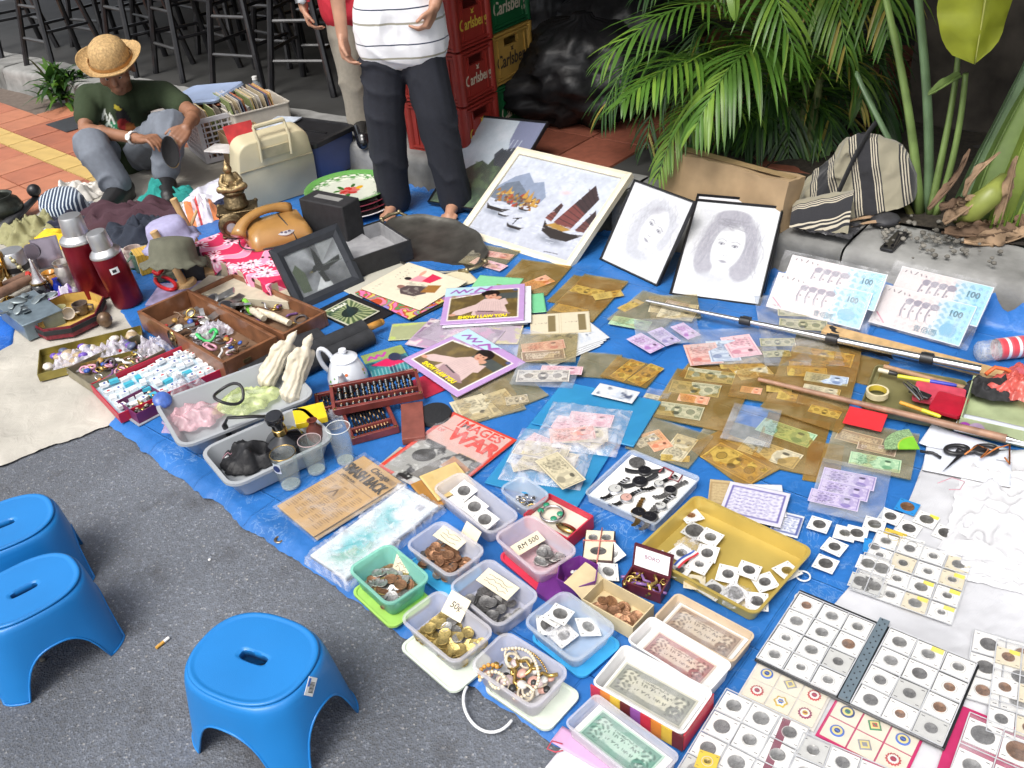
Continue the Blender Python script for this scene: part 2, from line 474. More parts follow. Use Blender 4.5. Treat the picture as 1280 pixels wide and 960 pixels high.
# ================================================================== THE SETTING
K0=Ve((-3.5,7.08,0));KD=Ve((.75,-.662,0)).normalized();NB=Ve((.662,.75,0)).normalized()
KANG=atan2(KD.y,KD.x)
def K(s,t,z=0.0):return K0+KD*s+NB*t+Ve((0,0,z))
def kinv(p):
 d=Ve((p[0],p[1],0))-K0
 return d.dot(KD),d.dot(NB)
def asphalt_mat():
 m=bpy.data.materials.new("asphalt");m.use_nodes=True
 nt=m.node_tree;b=nt.nodes["Principled BSDF"];L=nt.links.new
 tc=nt.nodes.new("ShaderNodeTexCoord")
 def noi(sc,det=6):
  n=nt.nodes.new("ShaderNodeTexNoise");n.inputs['Scale'].default_value=sc;n.inputs['Detail'].default_value=det
  L(tc.outputs['Object'],n.inputs['Vector']);return n
 v=nt.nodes.new("ShaderNodeTexVoronoi");v.inputs['Scale'].default_value=210;L(tc.outputs['Object'],v.inputs['Vector'])
 sp=nt.nodes.new("ShaderNodeSeparateColor");L(v.outputs['Color'],sp.inputs[0])
 r=nt.nodes.new("ShaderNodeValToRGB");e=r.color_ramp.elements
 e[0].position=0;e[0].color=(.105,.11,.12,1);e[1].position=1;e[1].color=(.3,.295,.29,1)
 for p,c in((.5,.15),(.9,.18),(.97,.25)):
  x=e.new(p);x.color=(c*.82,c*.9,c*1.06,1)
 L(sp.outputs[0],r.inputs[0])
 big=noi(1.6);mr=nt.nodes.new("ShaderNodeMapRange");mr.inputs[1].default_value=.3;mr.inputs[2].default_value=.7;mr.inputs[3].default_value=.6;mr.inputs[4].default_value=1.18
 L(big.outputs[0],mr.inputs[0])
 vm=nt.nodes.new("ShaderNodeVectorMath");vm.operation='SCALE';L(r.outputs[0],vm.inputs[0]);L(mr.outputs[0],vm.inputs['Scale'])
 st=noi(7,8);mr2=nt.nodes.new("ShaderNodeMapRange");mr2.inputs[1].default_value=.58;mr2.inputs[2].default_value=.72;mr2.inputs[4].default_value=.6
 L(st.outputs[0],mr2.inputs[0])
 mx=nt.nodes.new("ShaderNodeMix");mx.data_type='RGBA';L(mr2.outputs[0],mx.inputs[0]);L(vm.outputs[0],mx.inputs[6]);mx.inputs[7].default_value=(.06,.06,.065,1)
 L(mx.outputs[2],b.inputs['Base Color']);b.inputs['Roughness'].default_value=.82
 bp=nt.nodes.new("ShaderNodeBump");bp.inputs['Strength'].default_value=.5;bp.inputs['Distance'].default_value=.004
 L(v.outputs['Distance'],bp.inputs['Height'])
 bp2=nt.nodes.new("ShaderNodeBump");bp2.inputs['Strength'].default_value=.5;bp2.inputs['Distance'].default_value=.008
 nb=noi(60,5);L(nb.outputs[0],bp2.inputs['Height']);L(bp.outputs[0],bp2.inputs['Normal']);L(bp2.outputs[0],b.inputs['Normal'])
 return m
mb=MB();mb.grid(lambda u,v:((u-.5)*160,(v-.5)*160+20,0),8,8)
tag(mb.build("road",asphalt_mat()),None,None,kind='structure')
CONC=mat("kerb_concrete",(.27,.27,.26),.85,var=.25,scale=9,bump=.5,bscale=60,dirt=(.06,.06,.055),dirt_amt=.85)
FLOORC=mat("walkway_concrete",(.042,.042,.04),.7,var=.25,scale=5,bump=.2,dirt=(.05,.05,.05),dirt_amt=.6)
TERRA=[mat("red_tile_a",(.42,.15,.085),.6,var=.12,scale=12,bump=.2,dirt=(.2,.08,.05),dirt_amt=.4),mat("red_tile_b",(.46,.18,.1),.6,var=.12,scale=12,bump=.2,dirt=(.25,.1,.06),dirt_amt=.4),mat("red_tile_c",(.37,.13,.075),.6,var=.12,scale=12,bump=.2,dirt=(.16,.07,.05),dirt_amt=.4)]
YTILE=mat("yellow_tile",(.55,.38,.13),.6,var=.12,scale=12,bump=.2,dirt=(.3,.2,.08),dirt_amt=.3)
JOINT=mat("tile_joint",(.14,.11,.09),.9,var=.2,bump=.3)
# tiled pavement: each tile a piece
TD=Ve((.70,-.714,0)).normalized();TN=Ve((.714,.70,0)).normalized();TA=atan2(TD.y,TD.x)
TO=P(0,181)
pav=MB()
corners=[(-3.6,-1.3),(1.75,-1.3),(1.75,2.2),(-3.6,2.2)]
pav.prism([tuple((TO+TD*a+TN*b)[:2])for a,b in corners],-.05,.004)
pavement=tag(pav.build("pavement",JOINT),None,None,kind='structure')
def tile_mesh(w,d,m,h=.012):
 b=MB();b.box((0,0,h/2),(w,d,h),tx=.985,ty=.985);return b.mesh("tile",m,0)
TS=.262
tms=[tile_mesh(TS-.006,TS-.006,m)for m in TERRA];yms=tile_mesh(TS-.006,.134,YTILE)
rows=[(-(k+.5)*TS,k)for k in range(0,5)]+[(.14+(k+.5)*TS,k+20)for k in range(0,4)]
for off,k in rows:
 for i in range(-11,11):
  p=TO+TD*((i+(.5 if False else 0))*TS)+TN*off
  s,t=kinv(p)
  if t>-.14 or p.x>-.9:continue
  put("tile",random.choice(tms),pavement,(p.x,p.y,.004+RU_(-.0012,.0012)),TA,rot=(RU_(-.003,.003),RU_(-.003,.003),TA))
for i in range(-11,11):
 p=TO+TD*(i*TS)+TN*.07
 if p.x<-.9:put("tile",yms,pavement,(p.x,p.y,.0045),TA)
b=MB();b.box((0,0,.0015),(.3,.22,.003))
q=P(92,158);b.build("drain_cover",mat("drain_iron",(.07,.075,.085),.5,.4),None,(q.x,q.y,.0185),TA,Lb="flat dark grey cover plate set in the red tiles behind the squatting man",cat="drain cover")
# kerb: each stone a piece
kerb=MB();kerb.box((0,0,-.02),(14,.26,.1));
ko=kerb.build("kerb",CONC,None,tuple(K(4.5,.15,.05)),KANG);tag(ko,None,None,kind='structure')
sx=-1.0
for i in range(12):
 L_=RU_(.75,1.0)
 def kst(L_=L_,sd=i):
  m_=MB()
  def fn(u,v):
# wrapped cross-section: front foot, front edge, back edge
   a=[(-.155,0),(-.15,.06),(-.148,.12),(-.14,.148),(-.118,.16),(-.06,.162),(0,.161),(.08,.16),(.15,.157)]
   k_=v*8;j=min(7,int(k_));f_=k_-j
   y=a[j][0]*(1-f_)+a[j+1][0]*f_;z=a[j][1]*(1-f_)+a[j+1][1]*f_
   x=(u-.5)*(L_-.008)
   n_=fbm(x*6+sd*7,y*9,z*9)*.008
   return(x,y+n_,z+n_*.6)
  m_.grid(fn,14,12);return m_
 st=kst().build("kerb_stone",CONC,ko)
 c=(K(sx+L_/2,.15)-K(4.5,.15));st.location=(c.dot(KD),0,-.05)
 sx+=L_
# crack wedge in one stone
# walkway floor behind the kerb
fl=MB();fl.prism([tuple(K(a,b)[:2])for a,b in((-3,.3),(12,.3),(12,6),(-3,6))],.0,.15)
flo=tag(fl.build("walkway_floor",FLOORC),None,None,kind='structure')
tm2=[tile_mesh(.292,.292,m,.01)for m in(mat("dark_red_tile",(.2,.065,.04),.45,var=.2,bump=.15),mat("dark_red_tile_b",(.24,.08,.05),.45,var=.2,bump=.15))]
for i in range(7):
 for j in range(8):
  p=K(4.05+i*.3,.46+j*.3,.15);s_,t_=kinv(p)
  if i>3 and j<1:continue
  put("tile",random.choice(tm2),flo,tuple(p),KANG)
# planter soil
SOIL=mat("planter_soil",(.035,.028,.02),.95,var=.5,scale=40,bump=1.0,bscale=90)
so_=MB();so_.grid(lambda u,v:tuple(K(5.35+u*3.2,.305+v*1.1,.165+.025*fbm(u*9,v*5))),40,14)
tag(so_.build("planter_soil",SOIL),None,None,kind='structure')
GRAV=mat("soil_stones",(.16,.15,.13),.9,var=.5,scale=30,bump=.5)
gb=MB();rg=RR_(4)
gc=P(1155,300,.17)
for i in range(80):
 a=gc+KD*rg.gauss(0,.13)+NB*rg.gauss(0.0,.07)
 r_=rg.uniform(.004,.011)
 gb.ball((a.x,a.y,.178+rg.random()*.01),r_,5,sz=.7)
tag(gb.build("gravel",GRAV),None,None,kind='stuff')
# building: rear wall, side wall behind the planter, unseen ceiling and beam added to shade the walkway
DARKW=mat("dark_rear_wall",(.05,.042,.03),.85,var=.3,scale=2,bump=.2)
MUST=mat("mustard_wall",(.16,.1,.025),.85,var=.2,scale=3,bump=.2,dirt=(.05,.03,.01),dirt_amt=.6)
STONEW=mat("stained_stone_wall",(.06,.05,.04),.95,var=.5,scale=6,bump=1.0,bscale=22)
bd=MB()
def wall(s0,s1,t,th,z0,z1,name,m):
 w=MB();c=K((s0+s1)/2,t+th/2,(z0+z1)/2)
 w.box((0,0,0),(s1-s0,th,z1-z0));return w.build(name,m,None,tuple(c),KANG)
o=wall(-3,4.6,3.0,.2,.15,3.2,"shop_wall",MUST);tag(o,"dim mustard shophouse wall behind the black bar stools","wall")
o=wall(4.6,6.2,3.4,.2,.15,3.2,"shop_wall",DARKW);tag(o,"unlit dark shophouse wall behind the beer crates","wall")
mbw=MB()
mbw.grid(lambda u,v:tuple(K(6.0+u*3.5,1.42+.05*fbm(u*14,v*10,3),.1+v*3.1)),60,50)
mbw.box(tuple(K(7.75,1.62,1.65)),(3.5,.25,3.1),KANG)
mbw.box(tuple(K(6.05,2.55,1.65)),(.2,1.8,3.1),KANG)
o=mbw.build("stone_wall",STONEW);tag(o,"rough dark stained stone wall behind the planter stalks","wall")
w=MB();w.box((0,0,0),(13,4.4,.2));o=w.build("walkway_shade_ceiling",mat("ceiling_paint",(.12,.11,.1),.9),None,tuple(K(3.5,1.75,2.75)),KANG);tag(o,None,None,kind='structure')  # out of view; put in so the walkway behind the kerb falls dark
w=MB();w.box((0,0,0),(13,.3,.45));o=w.build("front_shade_beam",mat("ceiling_paint",(.12,.11,.1),.9),None,tuple(K(3.5,-.3,2.42)),KANG);tag(o,None,None,kind='structure')  # unseen beam under that ceiling's front edge, added with it
# ------------------------------------------------------------------ bar stools
STOOLB=mat("black_lacquered_wood",(.012,.012,.014),.3,var=.4,scale=20,bump=.1,coat=.3)
def bar_stool():
 t=T_("bar_stool","x","bar stool",(0,0,0))
 b=MB();b.lathe([(.001,.735),(.15,.735),(.165,.742),(.17,.755),(.165,.768),(.15,.773),(.001,.772)],24);b.build("seat",STOOLB,t)
 tops=[(.1*sx,.1*sy,.737)for sx,sy in((1,1),(-1,1),(-1,-1),(1,-1))];bot=[(.21*sx,.21*sy,0)for sx,sy in((1,1),(-1,1),(-1,-1),(1,-1))]
 for a,c in zip(tops,bot):
  b=MB();b.tube([c,a],[.021,.019],8);b.build("leg",STOOLB,t)
 for z in(.2,.42):
  for i in range(4):
   f=1-z/.735;e=.1+.11*f
   zz=z+(.06 if i%2 else 0);e2=.1+.11*(1-zz/.735)
   pts=[(e2,e2),(-e2,e2),(-e2,-e2),(e2,-e2)]
   a,c=pts[i],pts[(i+1)%4]
   b=MB();b.tube([(*a,zz),(*c,zz)],.011,6);b.build("rung",STOOLB if i%2 else mat("worn_rung",(.12,.12,.12),.35,.6),t)
 return t
st0=bar_stool()
slots=[(85,78,"black bar stool standing at the kerb edge behind the small potted shrub"),(190,84,"black bar stool right behind the squatting man's straw hat"),(248,88,"black bar stool behind the blue document case"),(325,100,"black bar stool nearest to the small water bottle"),(398,108,"black bar stool beside the man in khaki trousers"),(28,62,"black bar stool at the far end of the row of stools"),(140,52,"back-row bar stool between the shrub's stool and the straw hat's stool"),(215,48,"back-row bar stool in front of the mustard wall patch"),(300,62,"back-row bar stool above the row of records"),(372,72,"back-row bar stool above the blue storage box")]
for i,(x,y,lb)in enumerate(slots):
 o=st0 if i==0 else copy_tree(st0)
 o.location=P(x,y,.15);o.rotation_euler.z=KANG+RU_(-.4,.4);o['label']=lb;o['group']="black bar stools along the walkway"
# ------------------------------------------------------------------ beer crates
def crate(col,name,lcol,Lb,loc,rz):
 cm=mat("crate_"+name,col,.42,var=.12,scale=10,bump=.1,dirt=tuple(c*.5 for c in col),dirt_amt=.5)
 lm=mat("crate_print_"+lcol[0],lcol[1],.5,var=.1)
 t=T_("beer_crate",Lb,"crate",loc,rz,"stacked plastic beer crates")
 b=MB();Lx,Ly,H,th=.36,.28,.243,.018
 for(cx,cy,L_,a)in((0,-Ly/2,Lx,0),(Lx/2,0,Ly,PI/2),(0,Ly/2,Lx,PI),(-Lx/2,0,Ly,-PI/2)):
  M=MT_((cx,cy,0))@MR_(a,4,'Z')
  hw=.055
  b.box((0,th/2+.004,.0825),(L_-.03,th,.165),M=M)
  b.box((-(L_/2+hw)/2,th/2+.004,.185),(L_/2-hw-.012,th,.04),M=M);b.box(((L_/2+hw)/2,th/2+.004,.185),(L_/2-hw-.012,th,.04),M=M)
  b.box((0,th/2+.004,.2225),(L_-.03,th,.035),M=M)
  for z in(.008,.024,.233,.217):b.box((0,.002,z),(L_-.035,.012,.009),M=M)
  for sx in(-1,1):b.box((sx*(L_/2-.065),.003,.12),(.008,.01,.17),M=M)
  b.lathe([(.026,.002),(.026,H-.006)],10,(-L_/2+.018,.018,0),M=M)
 b.box((0,0,.012),(Lx-.04,Ly-.04,.02))
 b.build("crate_body",cm,t)
 for(cx,cy,a,sz)in((0,-Ly/2+.0015,0,.085),(Lx/2-.0015,0,PI/2,.066),(-Lx/2+.0015,0,-PI/2,.066)):
  text("lettering","Carlsberg",sz,lm,t,(cx,cy,.1),rot=(PI/2,0,a),shear=.12,bold=.0012,sx=.82)
  e=MB();e.loft([[(x_*k_,y_*k_+.05,zz)for x_,y_ in((-.012,0),(-.004,.006),(-.014,.02),(0,.012),(.014,.02),(.004,.006),(.012,0),(0,-.003))]for k_,zz in((1,0),(1,.001))])
  e.build("crown_mark",lm,t,(cx,cy,.092),rot=(PI/2,0,a))
 return t
RED,GRN,YEL=(.3,.03,.022),(.012,.12,.04),(.5,.3,.07)
LY,LW,LD=("y",(.62,.45,.06)),("w",(.6,.52,.4)),("d",(.06,.045,.03))
cr=rad(54);cdir=Ve((cos(cr),sin(cr),0));cper=Ve((-sin(cr),cos(cr),0))
cc=P(587,199,.152)
c0=cc+cdir*.14+cper*.18
for k in range(5):
 crate(RED,"red",LY if k%2==0 else LW,("lowest red beer crate on the walkway tiles","second red beer crate up in the red stack","third red beer crate up in the red stack","fourth red beer crate up, beside the striped shirt","topmost red beer crate of the red stack")[k],(c0.x+RU_(-.004,.004),c0.y,c0.z+.245*k),cr+PI/2+RU_(-.02,.02))
cr2=cr
c1=cc+cdir*(.30+.18)+cper*.17
for k,(c,n,l,lb)in enumerate(((GRN,"green",LW,"green beer crate at the bottom, under the yellow one"),(YEL,"yellow",LD,"yellow beer crate between two green ones"),(GRN,"green",LW,"green beer crate resting on the yellow crate"),(GRN,"green",LW,"uppermost green beer crate of the mixed stack"))):
 crate(c,n,l,lb,(c1.x,c1.y,c1.z+.245*k),cr2+RU_(-.02,.02))
# ------------------------------------------------------------------ black rubbish bags
BAG=mat("black_bag_plastic",(.006,.006,.007),.5,var=.3,scale=12,bump=1.0,bscale=14)
def rubbish(Lb,loc,w,h,sd_):
 b=MB()
 rings=[]
 for j in range(25):
  v=j/24;z=h*v;base=sin(PI*min(1,v*.86+.13))**.55 if v<.93 else .12+(1-v)*.8
  ring=[]
  for i in range(48):
   a=2*PI*i/48
   r_=w*base*(1+.28*fbm(cos(a)*2+sd_,sin(a)*2,v*2.4)-.16*abs(fbm(cos(a)*5,sin(a)*5+sd_,v*2.5))-.1*abs(fbm(cos(a)*11,sin(a)*11+sd_,v*4)))
   ring.append((r_*cos(a),r_*sin(a),max(0,z)))
  rings.append(ring)
 b.loft(rings)
 return b.build("rubbish_bag",BAG,None,loc,Sm=9,Lb=Lb,cat="rubbish bag",Gp="black rubbish bags by the crates")
p=P(735,150,.16);rubbish("black rubbish bag slumped next to the crates",(p.x,p.y+.1,.16),.40,.5,1)
p=P(778,140,.16);rubbish("black rubbish bag half hidden by the palm fronds",(p.x+.05,p.y+.25,.16),.42,.62,5)
p=P(700,100,.16);rubbish("black rubbish bag farthest back, against the dark wall",(p.x,p.y+.1,.16),.33,.7,9)
# ================================================================== TARPS AND CLOTHS
def sheet_mat(name,col,ro_,crease=None,camt=0.4,weave=0.3,sc=9,spec=.5,fold=0.6,fs=14,creased=False):
 m=bpy.data.materials.new(name);m.use_nodes=True
 nt=m.node_tree;b=nt.nodes["Principled BSDF"];L=nt.links.new
 tc=nt.nodes.new("ShaderNodeTexCoord")
 n1=nt.nodes.new("ShaderNodeTexNoise");n1.inputs['Scale'].default_value=sc;n1.inputs['Detail'].default_value=9;n1.inputs['Distortion'].default_value=1.6;n1.inputs['Roughness'].default_value=.62
 L(tc.outputs['Object'],n1.inputs['Vector'])
 sub=nt.nodes.new("ShaderNodeMath");sub.operation='SUBTRACT';sub.inputs[1].default_value=.5;L(n1.outputs[0],sub.inputs[0])
 ab=nt.nodes.new("ShaderNodeMath");ab.operation='ABSOLUTE';L(sub.outputs[0],ab.inputs[0])
 mr=nt.nodes.new("ShaderNodeMapRange");mr.inputs[1].default_value=.0;mr.inputs[2].default_value=.014;mr.inputs[3].default_value=1;mr.inputs[4].default_value=0
 L(ab.outputs[0],mr.inputs[0])
 n3=nt.nodes.new("ShaderNodeTexNoise");n3.inputs['Scale'].default_value=3.2;n3.inputs['Detail'].default_value=5;L(tc.outputs['Object'],n3.inputs['Vector'])
 mr3=nt.nodes.new("ShaderNodeMapRange");mr3.inputs[1].default_value=.5;mr3.inputs[2].default_value=.7;mr3.inputs[4].default_value=camt
 L(n3.outputs[0],mr3.inputs[0])
 mu=nt.nodes.new("ShaderNodeMath");mu.operation='MULTIPLY';L(mr.outputs[0],mu.inputs[0]);L(mr3.outputs[0],mu.inputs[1])
 r=nt.nodes.new("ShaderNodeValToRGB");c=Ve(col);e=r.color_ramp.elements
 e[0].position,e[1].position=.3,.75;e[0].color=(*(c*.8),1);e[1].color=(*[min(1,x)for x in c*1.2],1)
 n4=nt.nodes.new("ShaderNodeTexNoise");n4.inputs['Scale'].default_value=5;n4.inputs['Detail'].default_value=6;L(tc.outputs['Object'],n4.inputs['Vector']);L(n4.outputs[0],r.inputs[0])
 mx=nt.nodes.new("ShaderNodeMix");mx.data_type='RGBA';L(mu.outputs[0],mx.inputs[0]);L(r.outputs[0],mx.inputs[6]);mx.inputs[7].default_value=(*(crease or col),1)
 L(mx.outputs[2],b.inputs['Base Color']);b.inputs['Roughness'].default_value=ro_;b.inputs['Specular IOR Level'].default_value=spec
 if creased:
  mp=nt.nodes.new("ShaderNodeMapping");mp.inputs['Rotation'].default_value=(0,0,.72);L(tc.outputs['Object'],mp.inputs[0])
  bk=nt.nodes.new("ShaderNodeTexBrick");bk.offset=0;bk.inputs['Scale'].default_value=1.9;bk.inputs['Mortar Size'].default_value=.006;bk.inputs['Mortar Smooth'].default_value=.6;bk.inputs['Brick Width'].default_value=.5;bk.inputs['Row Height'].default_value=.5
  L(mp.outputs[0],bk.inputs['Vector'])
 w=nt.nodes.new("ShaderNodeTexChecker");w.inputs['Scale'].default_value=340;L(tc.outputs['Object'],w.inputs['Vector'])
 b1=nt.nodes.new("ShaderNodeBump");b1.inputs['Strength'].default_value=weave;b1.inputs['Distance'].default_value=.001;L(w.outputs['Fac'],b1.inputs['Height'])
 b2=nt.nodes.new("ShaderNodeBump");b2.inputs['Strength'].default_value=fold;b2.inputs['Distance'].default_value=.02
 n5=nt.nodes.new("ShaderNodeTexNoise");n5.inputs['Scale'].default_value=fs;n5.inputs['Detail'].default_value=2 if fs<9 else 5;n5.inputs['Distortion'].default_value=.9
 L(tc.outputs['Object'],n5.inputs['Vector']);L(n5.outputs[0],b2.inputs['Height']);L(b1.outputs[0],b2.inputs['Normal']);L(b2.outputs[0],b.inputs['Normal'])
 if creased:
  b3=nt.nodes.new("ShaderNodeBump");b3.inputs['Strength'].default_value=.7;b3.inputs['Distance'].default_value=.006;L(bk.outputs['Fac'],b3.inputs['Height']);L(b2.outputs[0],b3.inputs['Normal']);L(b3.outputs[0],b.inputs['Normal'])
 return m
TARP=sheet_mat("blue_tarpaulin",(.025,.15,.45),.38,(.4,.55,.7),.75,fold=.3,sc=11,creased=True)
TARPD=sheet_mat("blue_tarpaulin_b",(.012,.12,.5),.38,(.35,.5,.7),.5)
CREAM=sheet_mat("cream_ground_cloth",(.46,.435,.38),.85,(.4,.36,.3),.35,sc=4,fold=.35)
WCLOTH=sheet_mat("white_ground_sheet",(.55,.555,.58),.6,(.42,.43,.46),.4,sc=5,fold=.9,fs=4.5)
def along(poly,t):
 seg=[(Ve(b)-Ve(a)).length for a,b in zip(poly,poly[1:])]
 d=t*sum(seg)
 for i,l in enumerate(seg):
  if d<=l or i==len(seg)-1:return Ve(poly[i]).lerp(Ve(poly[i+1]),min(1,d/max(l,1e-9)))
  d-=l
def coons(bot,right,top,left,nu,nv,zf,jit=0.0):
 """sheet between four ground polylines (bot left->right, top left->right, left/right bottom->top)"""
 def fn(u,v):
  p=along(bot,u)*(1-v)+along(top,u)*v+along(left,v)*(1-u)+along(right,v)*u-(Ve(bot[0])*(1-u)*(1-v)+Ve(bot[-1])*u*(1-v)+Ve(top[0])*(1-u)*v+Ve(top[-1])*u*v)
  e=min(u,v,1-u,1-v)
  if jit and e<.02:
   p.x+=jit*fbm(p.x*9,p.y*9);p.y+=jit*fbm(p.y*9+4,p.x*9)
  return(p.x,p.y,zf(p.x,p.y,e))
 b=MB();b.grid(fn,nu,nv);return b
def gx(*pts):return[tuple(P(x,y)[:2])for x,y in pts]
def gk(*st):return[tuple(K(s,t)[:2])for s,t in st]
def zt(base,amp,sd_=0):
 def f(x,y,e):
  s,t=kinv((x,y));h=base+amp*(fbm(x*5+sd_,y*5)+.4*fbm(x*17,y*17+sd_))
  edge=min(1,e/.012);h=.004+(h-.004)*edge+(1-edge)*.003*(1+fbm(x*14,y*14))
  k=max(0,min(1,(t+.05)/.055));k=k*k*(3-2*k)
  return max(.003,h)+k*.162
 return f
b=coons(gx((137,533),(300,655),(440,750),(690,934),(930,1040)),gx((930,1040),(1300,760))+gk((7.3,-.01)),gk((3.62,-.035),(5.2,-.035),(6.3,-.035),(6.5,-.02),(7.3,-.01)),gx((137,533),(190,470),(150,395),(155,335),(240,272),(330,245))+gk((3.62,-.035)),220,170,zt(.0235,.003),.012)
b.build("tarpaulin",TARP,Sm=9,Lb="large bright blue tarpaulin spread under the whole stall",cat="tarpaulin")
b=coons(gx((-60,480),(20,436)),gx((20,436),(28,400)),gx((-60,400),(28,400)),gx((-60,480),(-60,400)),24,20,zt(.026,.003,5))
b.build("tarpaulin",TARPD,Sm=9,Lb="small corner of blue plastic sheet beside the grey metal box",cat="tarpaulin")
b=coons(gx((-90,618),(0,585),(137,534),(200,500)),gx((200,500),(175,400),(150,340),(245,262),(300,240),(318,205)),gx((-90,260),(40,275),(110,232),(230,185),(318,205)),gx((-90,618),(-90,260)),110,90,zt(.0215,.002,9),.01)
b.build("ground_cloth",CREAM,Sm=9,Lb="long cream ground cloth under the clothes and tins",cat="ground cloth")
b=coons(gx((800,1010),(1350,1150)),gx((1350,1150),(1370,560)),gx((1150,640),(1160,560),(1370,505)),gx((800,1010),(1032,775),(1150,640)),90,90,zt(.0315,.002,3),.008)
b.build("ground_sheet",WCLOTH,Sm=9,Lb="smooth white sheet under the coin albums and coin sheets",cat="ground sheet")
# tarpaulin eyelet
b=MB();b.tube([(.011*cos(a*PI/8),.011*sin(a*PI/8),0)for a in range(16)],.004,6,closed=True,Fl_=.5)
p=P(349,674,.018);b.build("eyelet",mat("tarnished_eyelet",(.2,.16,.12),.4,.8),bpy.data.objects["tarpaulin"],tuple(p))
# more small creased cloth on the white sheet
def Hp_(name,Lb,cat,m,px,w,d,h,ang,sd_,folds=3.0,z=.024,dirn=None,Gp=None,mats=None):
 """a dropped garment: uneven outline, folds radiating and buckling"""
 c=P(*px,z)
 def fn(u,v):
  a=2*PI*u;r_=v
  o_=1+.22*fbm(cos(a)*1.6+sd_,sin(a)*1.6)+.08*fbm(cos(a)*6,sin(a)*6+sd_)
  x=cos(a)*r_*o_;y=sin(a)*r_*o_
  prof=(1-r_**2.6)
  w1=fbm(x*folds*.45+sd_*3.1,y*folds*.45,sd_,2);w2=fbm(x*folds*.8+9,y*folds*.8+sd_,sd_,2)
  ridge=1-abs(sin(3.2*folds*.5*(x*cos(sd_)+y*sin(sd_))+4*w1));ridge=ridge*ridge*(3-2*ridge)
  zz=h*prof**.8*(.5+.30*ridge+.5*w2)
  if r_>.97:zz=.001
  return(x*w/2,y*d/2,max(.001,zz))
 b=MB();b.grid(fn,72,30)
 return b.build(name,m,None,(c.x,c.y,z),ang,Sm=9,Lb=Lb,cat=cat,Gp=Gp)
# ================================================================== PLANTS
def leafmat(name,col,ro_=.4,tr=.25):
 if name in MATS:return MATS[name]
 m=mat(name,col,ro_,var=.3,scale=9,bump=.1)
 nt=m.node_tree;b=nt.nodes["Principled BSDF"];out=nt.nodes["Material Output"]
 t=nt.nodes.new("ShaderNodeBsdfTranslucent");t.inputs[0].default_value=(col[0]*1.6,col[1]*1.7,col[2],1)
 mx=nt.nodes.new("ShaderNodeMixShader");mx.inputs[0].default_value=tr
 nt.links.new(b.outputs[0],mx.inputs[1]);nt.links.new(t.outputs[0],mx.inputs[2]);nt.links.new(mx.outputs[0],out.inputs[0])
 return m
PG=[leafmat("palm_green",(.075,.17,.024)),leafmat("palm_dark_green",(.025,.07,.016)),leafmat("palm_light_green",(.15,.26,.035)),leafmat("palm_yellowing",(.3,.25,.05))]
STALK=leafmat("stalk_green",(.2,.29,.09),.4,.1)
STALK2=leafmat("stalk_blue_green",(.16,.25,.13),.4,.1)
DRY=mat("dried_leaf",(.3,.2,.12),.85,var=.4,scale=14,bump=.6)
DRYD=mat("dried_leaf_dark",(.14,.085,.05),.85,var=.4,scale=14,bump=.6)
def bez(pts,n):
 out=[]
 N=len(pts)-1
 for i in range(n+1):
  t=i/n;q=[Ve(p)for p in pts]
  while len(q)>1:q=[a.lerp(b_,t)for a,b_ in zip(q,q[1:])]
  out.append(q[0])
 return out
def frond(parent,base,ctrl,ll,n,rnd,mi,wid=.013,droop=.6,yell=0.0):
 """one palm frond: arched rib, two rows of narrow folded leaflets"""
 b=MB();pts=bez(ctrl,24);R_=RR_(rnd)
 b.tube([p-base for p in pts],[.008-.0055*i/24 for i in range(25)],6,0)
 Z=Ve((0,0,1))
 for i in range(n):
  t=.1+.9*i/n;j=min(23,int(t*24));f_=t*24-j
  p=pts[j].lerp(pts[j+1],f_)-base;d=(pts[j+1]-pts[j]).normalized()
  sd=d.cross(Z)
  if sd.length<.15:sd=d.cross(Ve((0,1,0)))
  sd.normalize();nn=sd.cross(d)
  L_=ll*(sin(PI*min(1,.16+.84*t))**.55*.85+.15)*R_.uniform(.85,1.1)
  for sgn in(-1,1):
   if R_.random()<.05:continue
   dirv=(d*(.55+.5*t)+sd*sgn*(1.0-.35*t)+nn*R_.uniform(.05,.3)+Ve((R_.uniform(-.09,.09),)*3)).normalized()
   wv=dirv.cross(nn).normalized()
   mk=mi if R_.random()>.25 else(2 if mi==0 else 0)
   if R_.random()<yell:mk=3
   prev=None;vs,fs=[],[];S=5;q=p.copy();dd=dirv.copy()
   dr=droop*R_.uniform(.7,1.3)
   for k in range(S+1):
    u=k/S;w_=wid*(sin(PI*(.12+.88*u))**.6 if u<1 else 0.02)*R_.uniform(.95,1.05)
    up=wv.cross(dd).normalized()
    vs+=[tuple(q-wv*w_/2+up*w_*.14),tuple(q),tuple(q+wv*w_/2+up*w_*.14)]
    dd=(dd+Ve((0,0,-dr/S))).normalized();q=q+dd*(L_/S)
   for k in range(S):a=k*3;fs+=[(a,a+1,a+4,a+3),(a+1,a+2,a+5,a+4)]
   b.add(vs,fs,mk)
 return b.build("frond",PG,parent,(0,0,0),Sm=9)
base=P(985,205,.16)+NB*.12
palm=T_("palm","bushy green palm with drooping fronds above the cardboard box","palm",base)
def fr(pxs,ll,n,rnd,mi,droop=.6,wid=.013,yell=0):
 frond(palm,base,[V(x,y,Y)for x,y,Y in pxs],ll,n,rnd,mi,wid,droop,yell)
fr([(985,170,4.0),(1010,10,3.8),(925,20,3.5),(868,165,3.35)],.40,34,1,0,1.2,.017)
fr([(985,170,4.0),(960,-60,3.9),(850,-20,3.6),(745,85,3.5)],.30,34,2,0,.7,.012)
fr([(985,170,4.0),(930,30,3.9),(850,60,3.6),(775,130,3.4)],.30,34,3,0,.8,.014)
fr([(985,190,4.0),(910,90,3.8),(850,110,3.6),(822,225,3.5)],.22,34,4,2,1.0,.011)
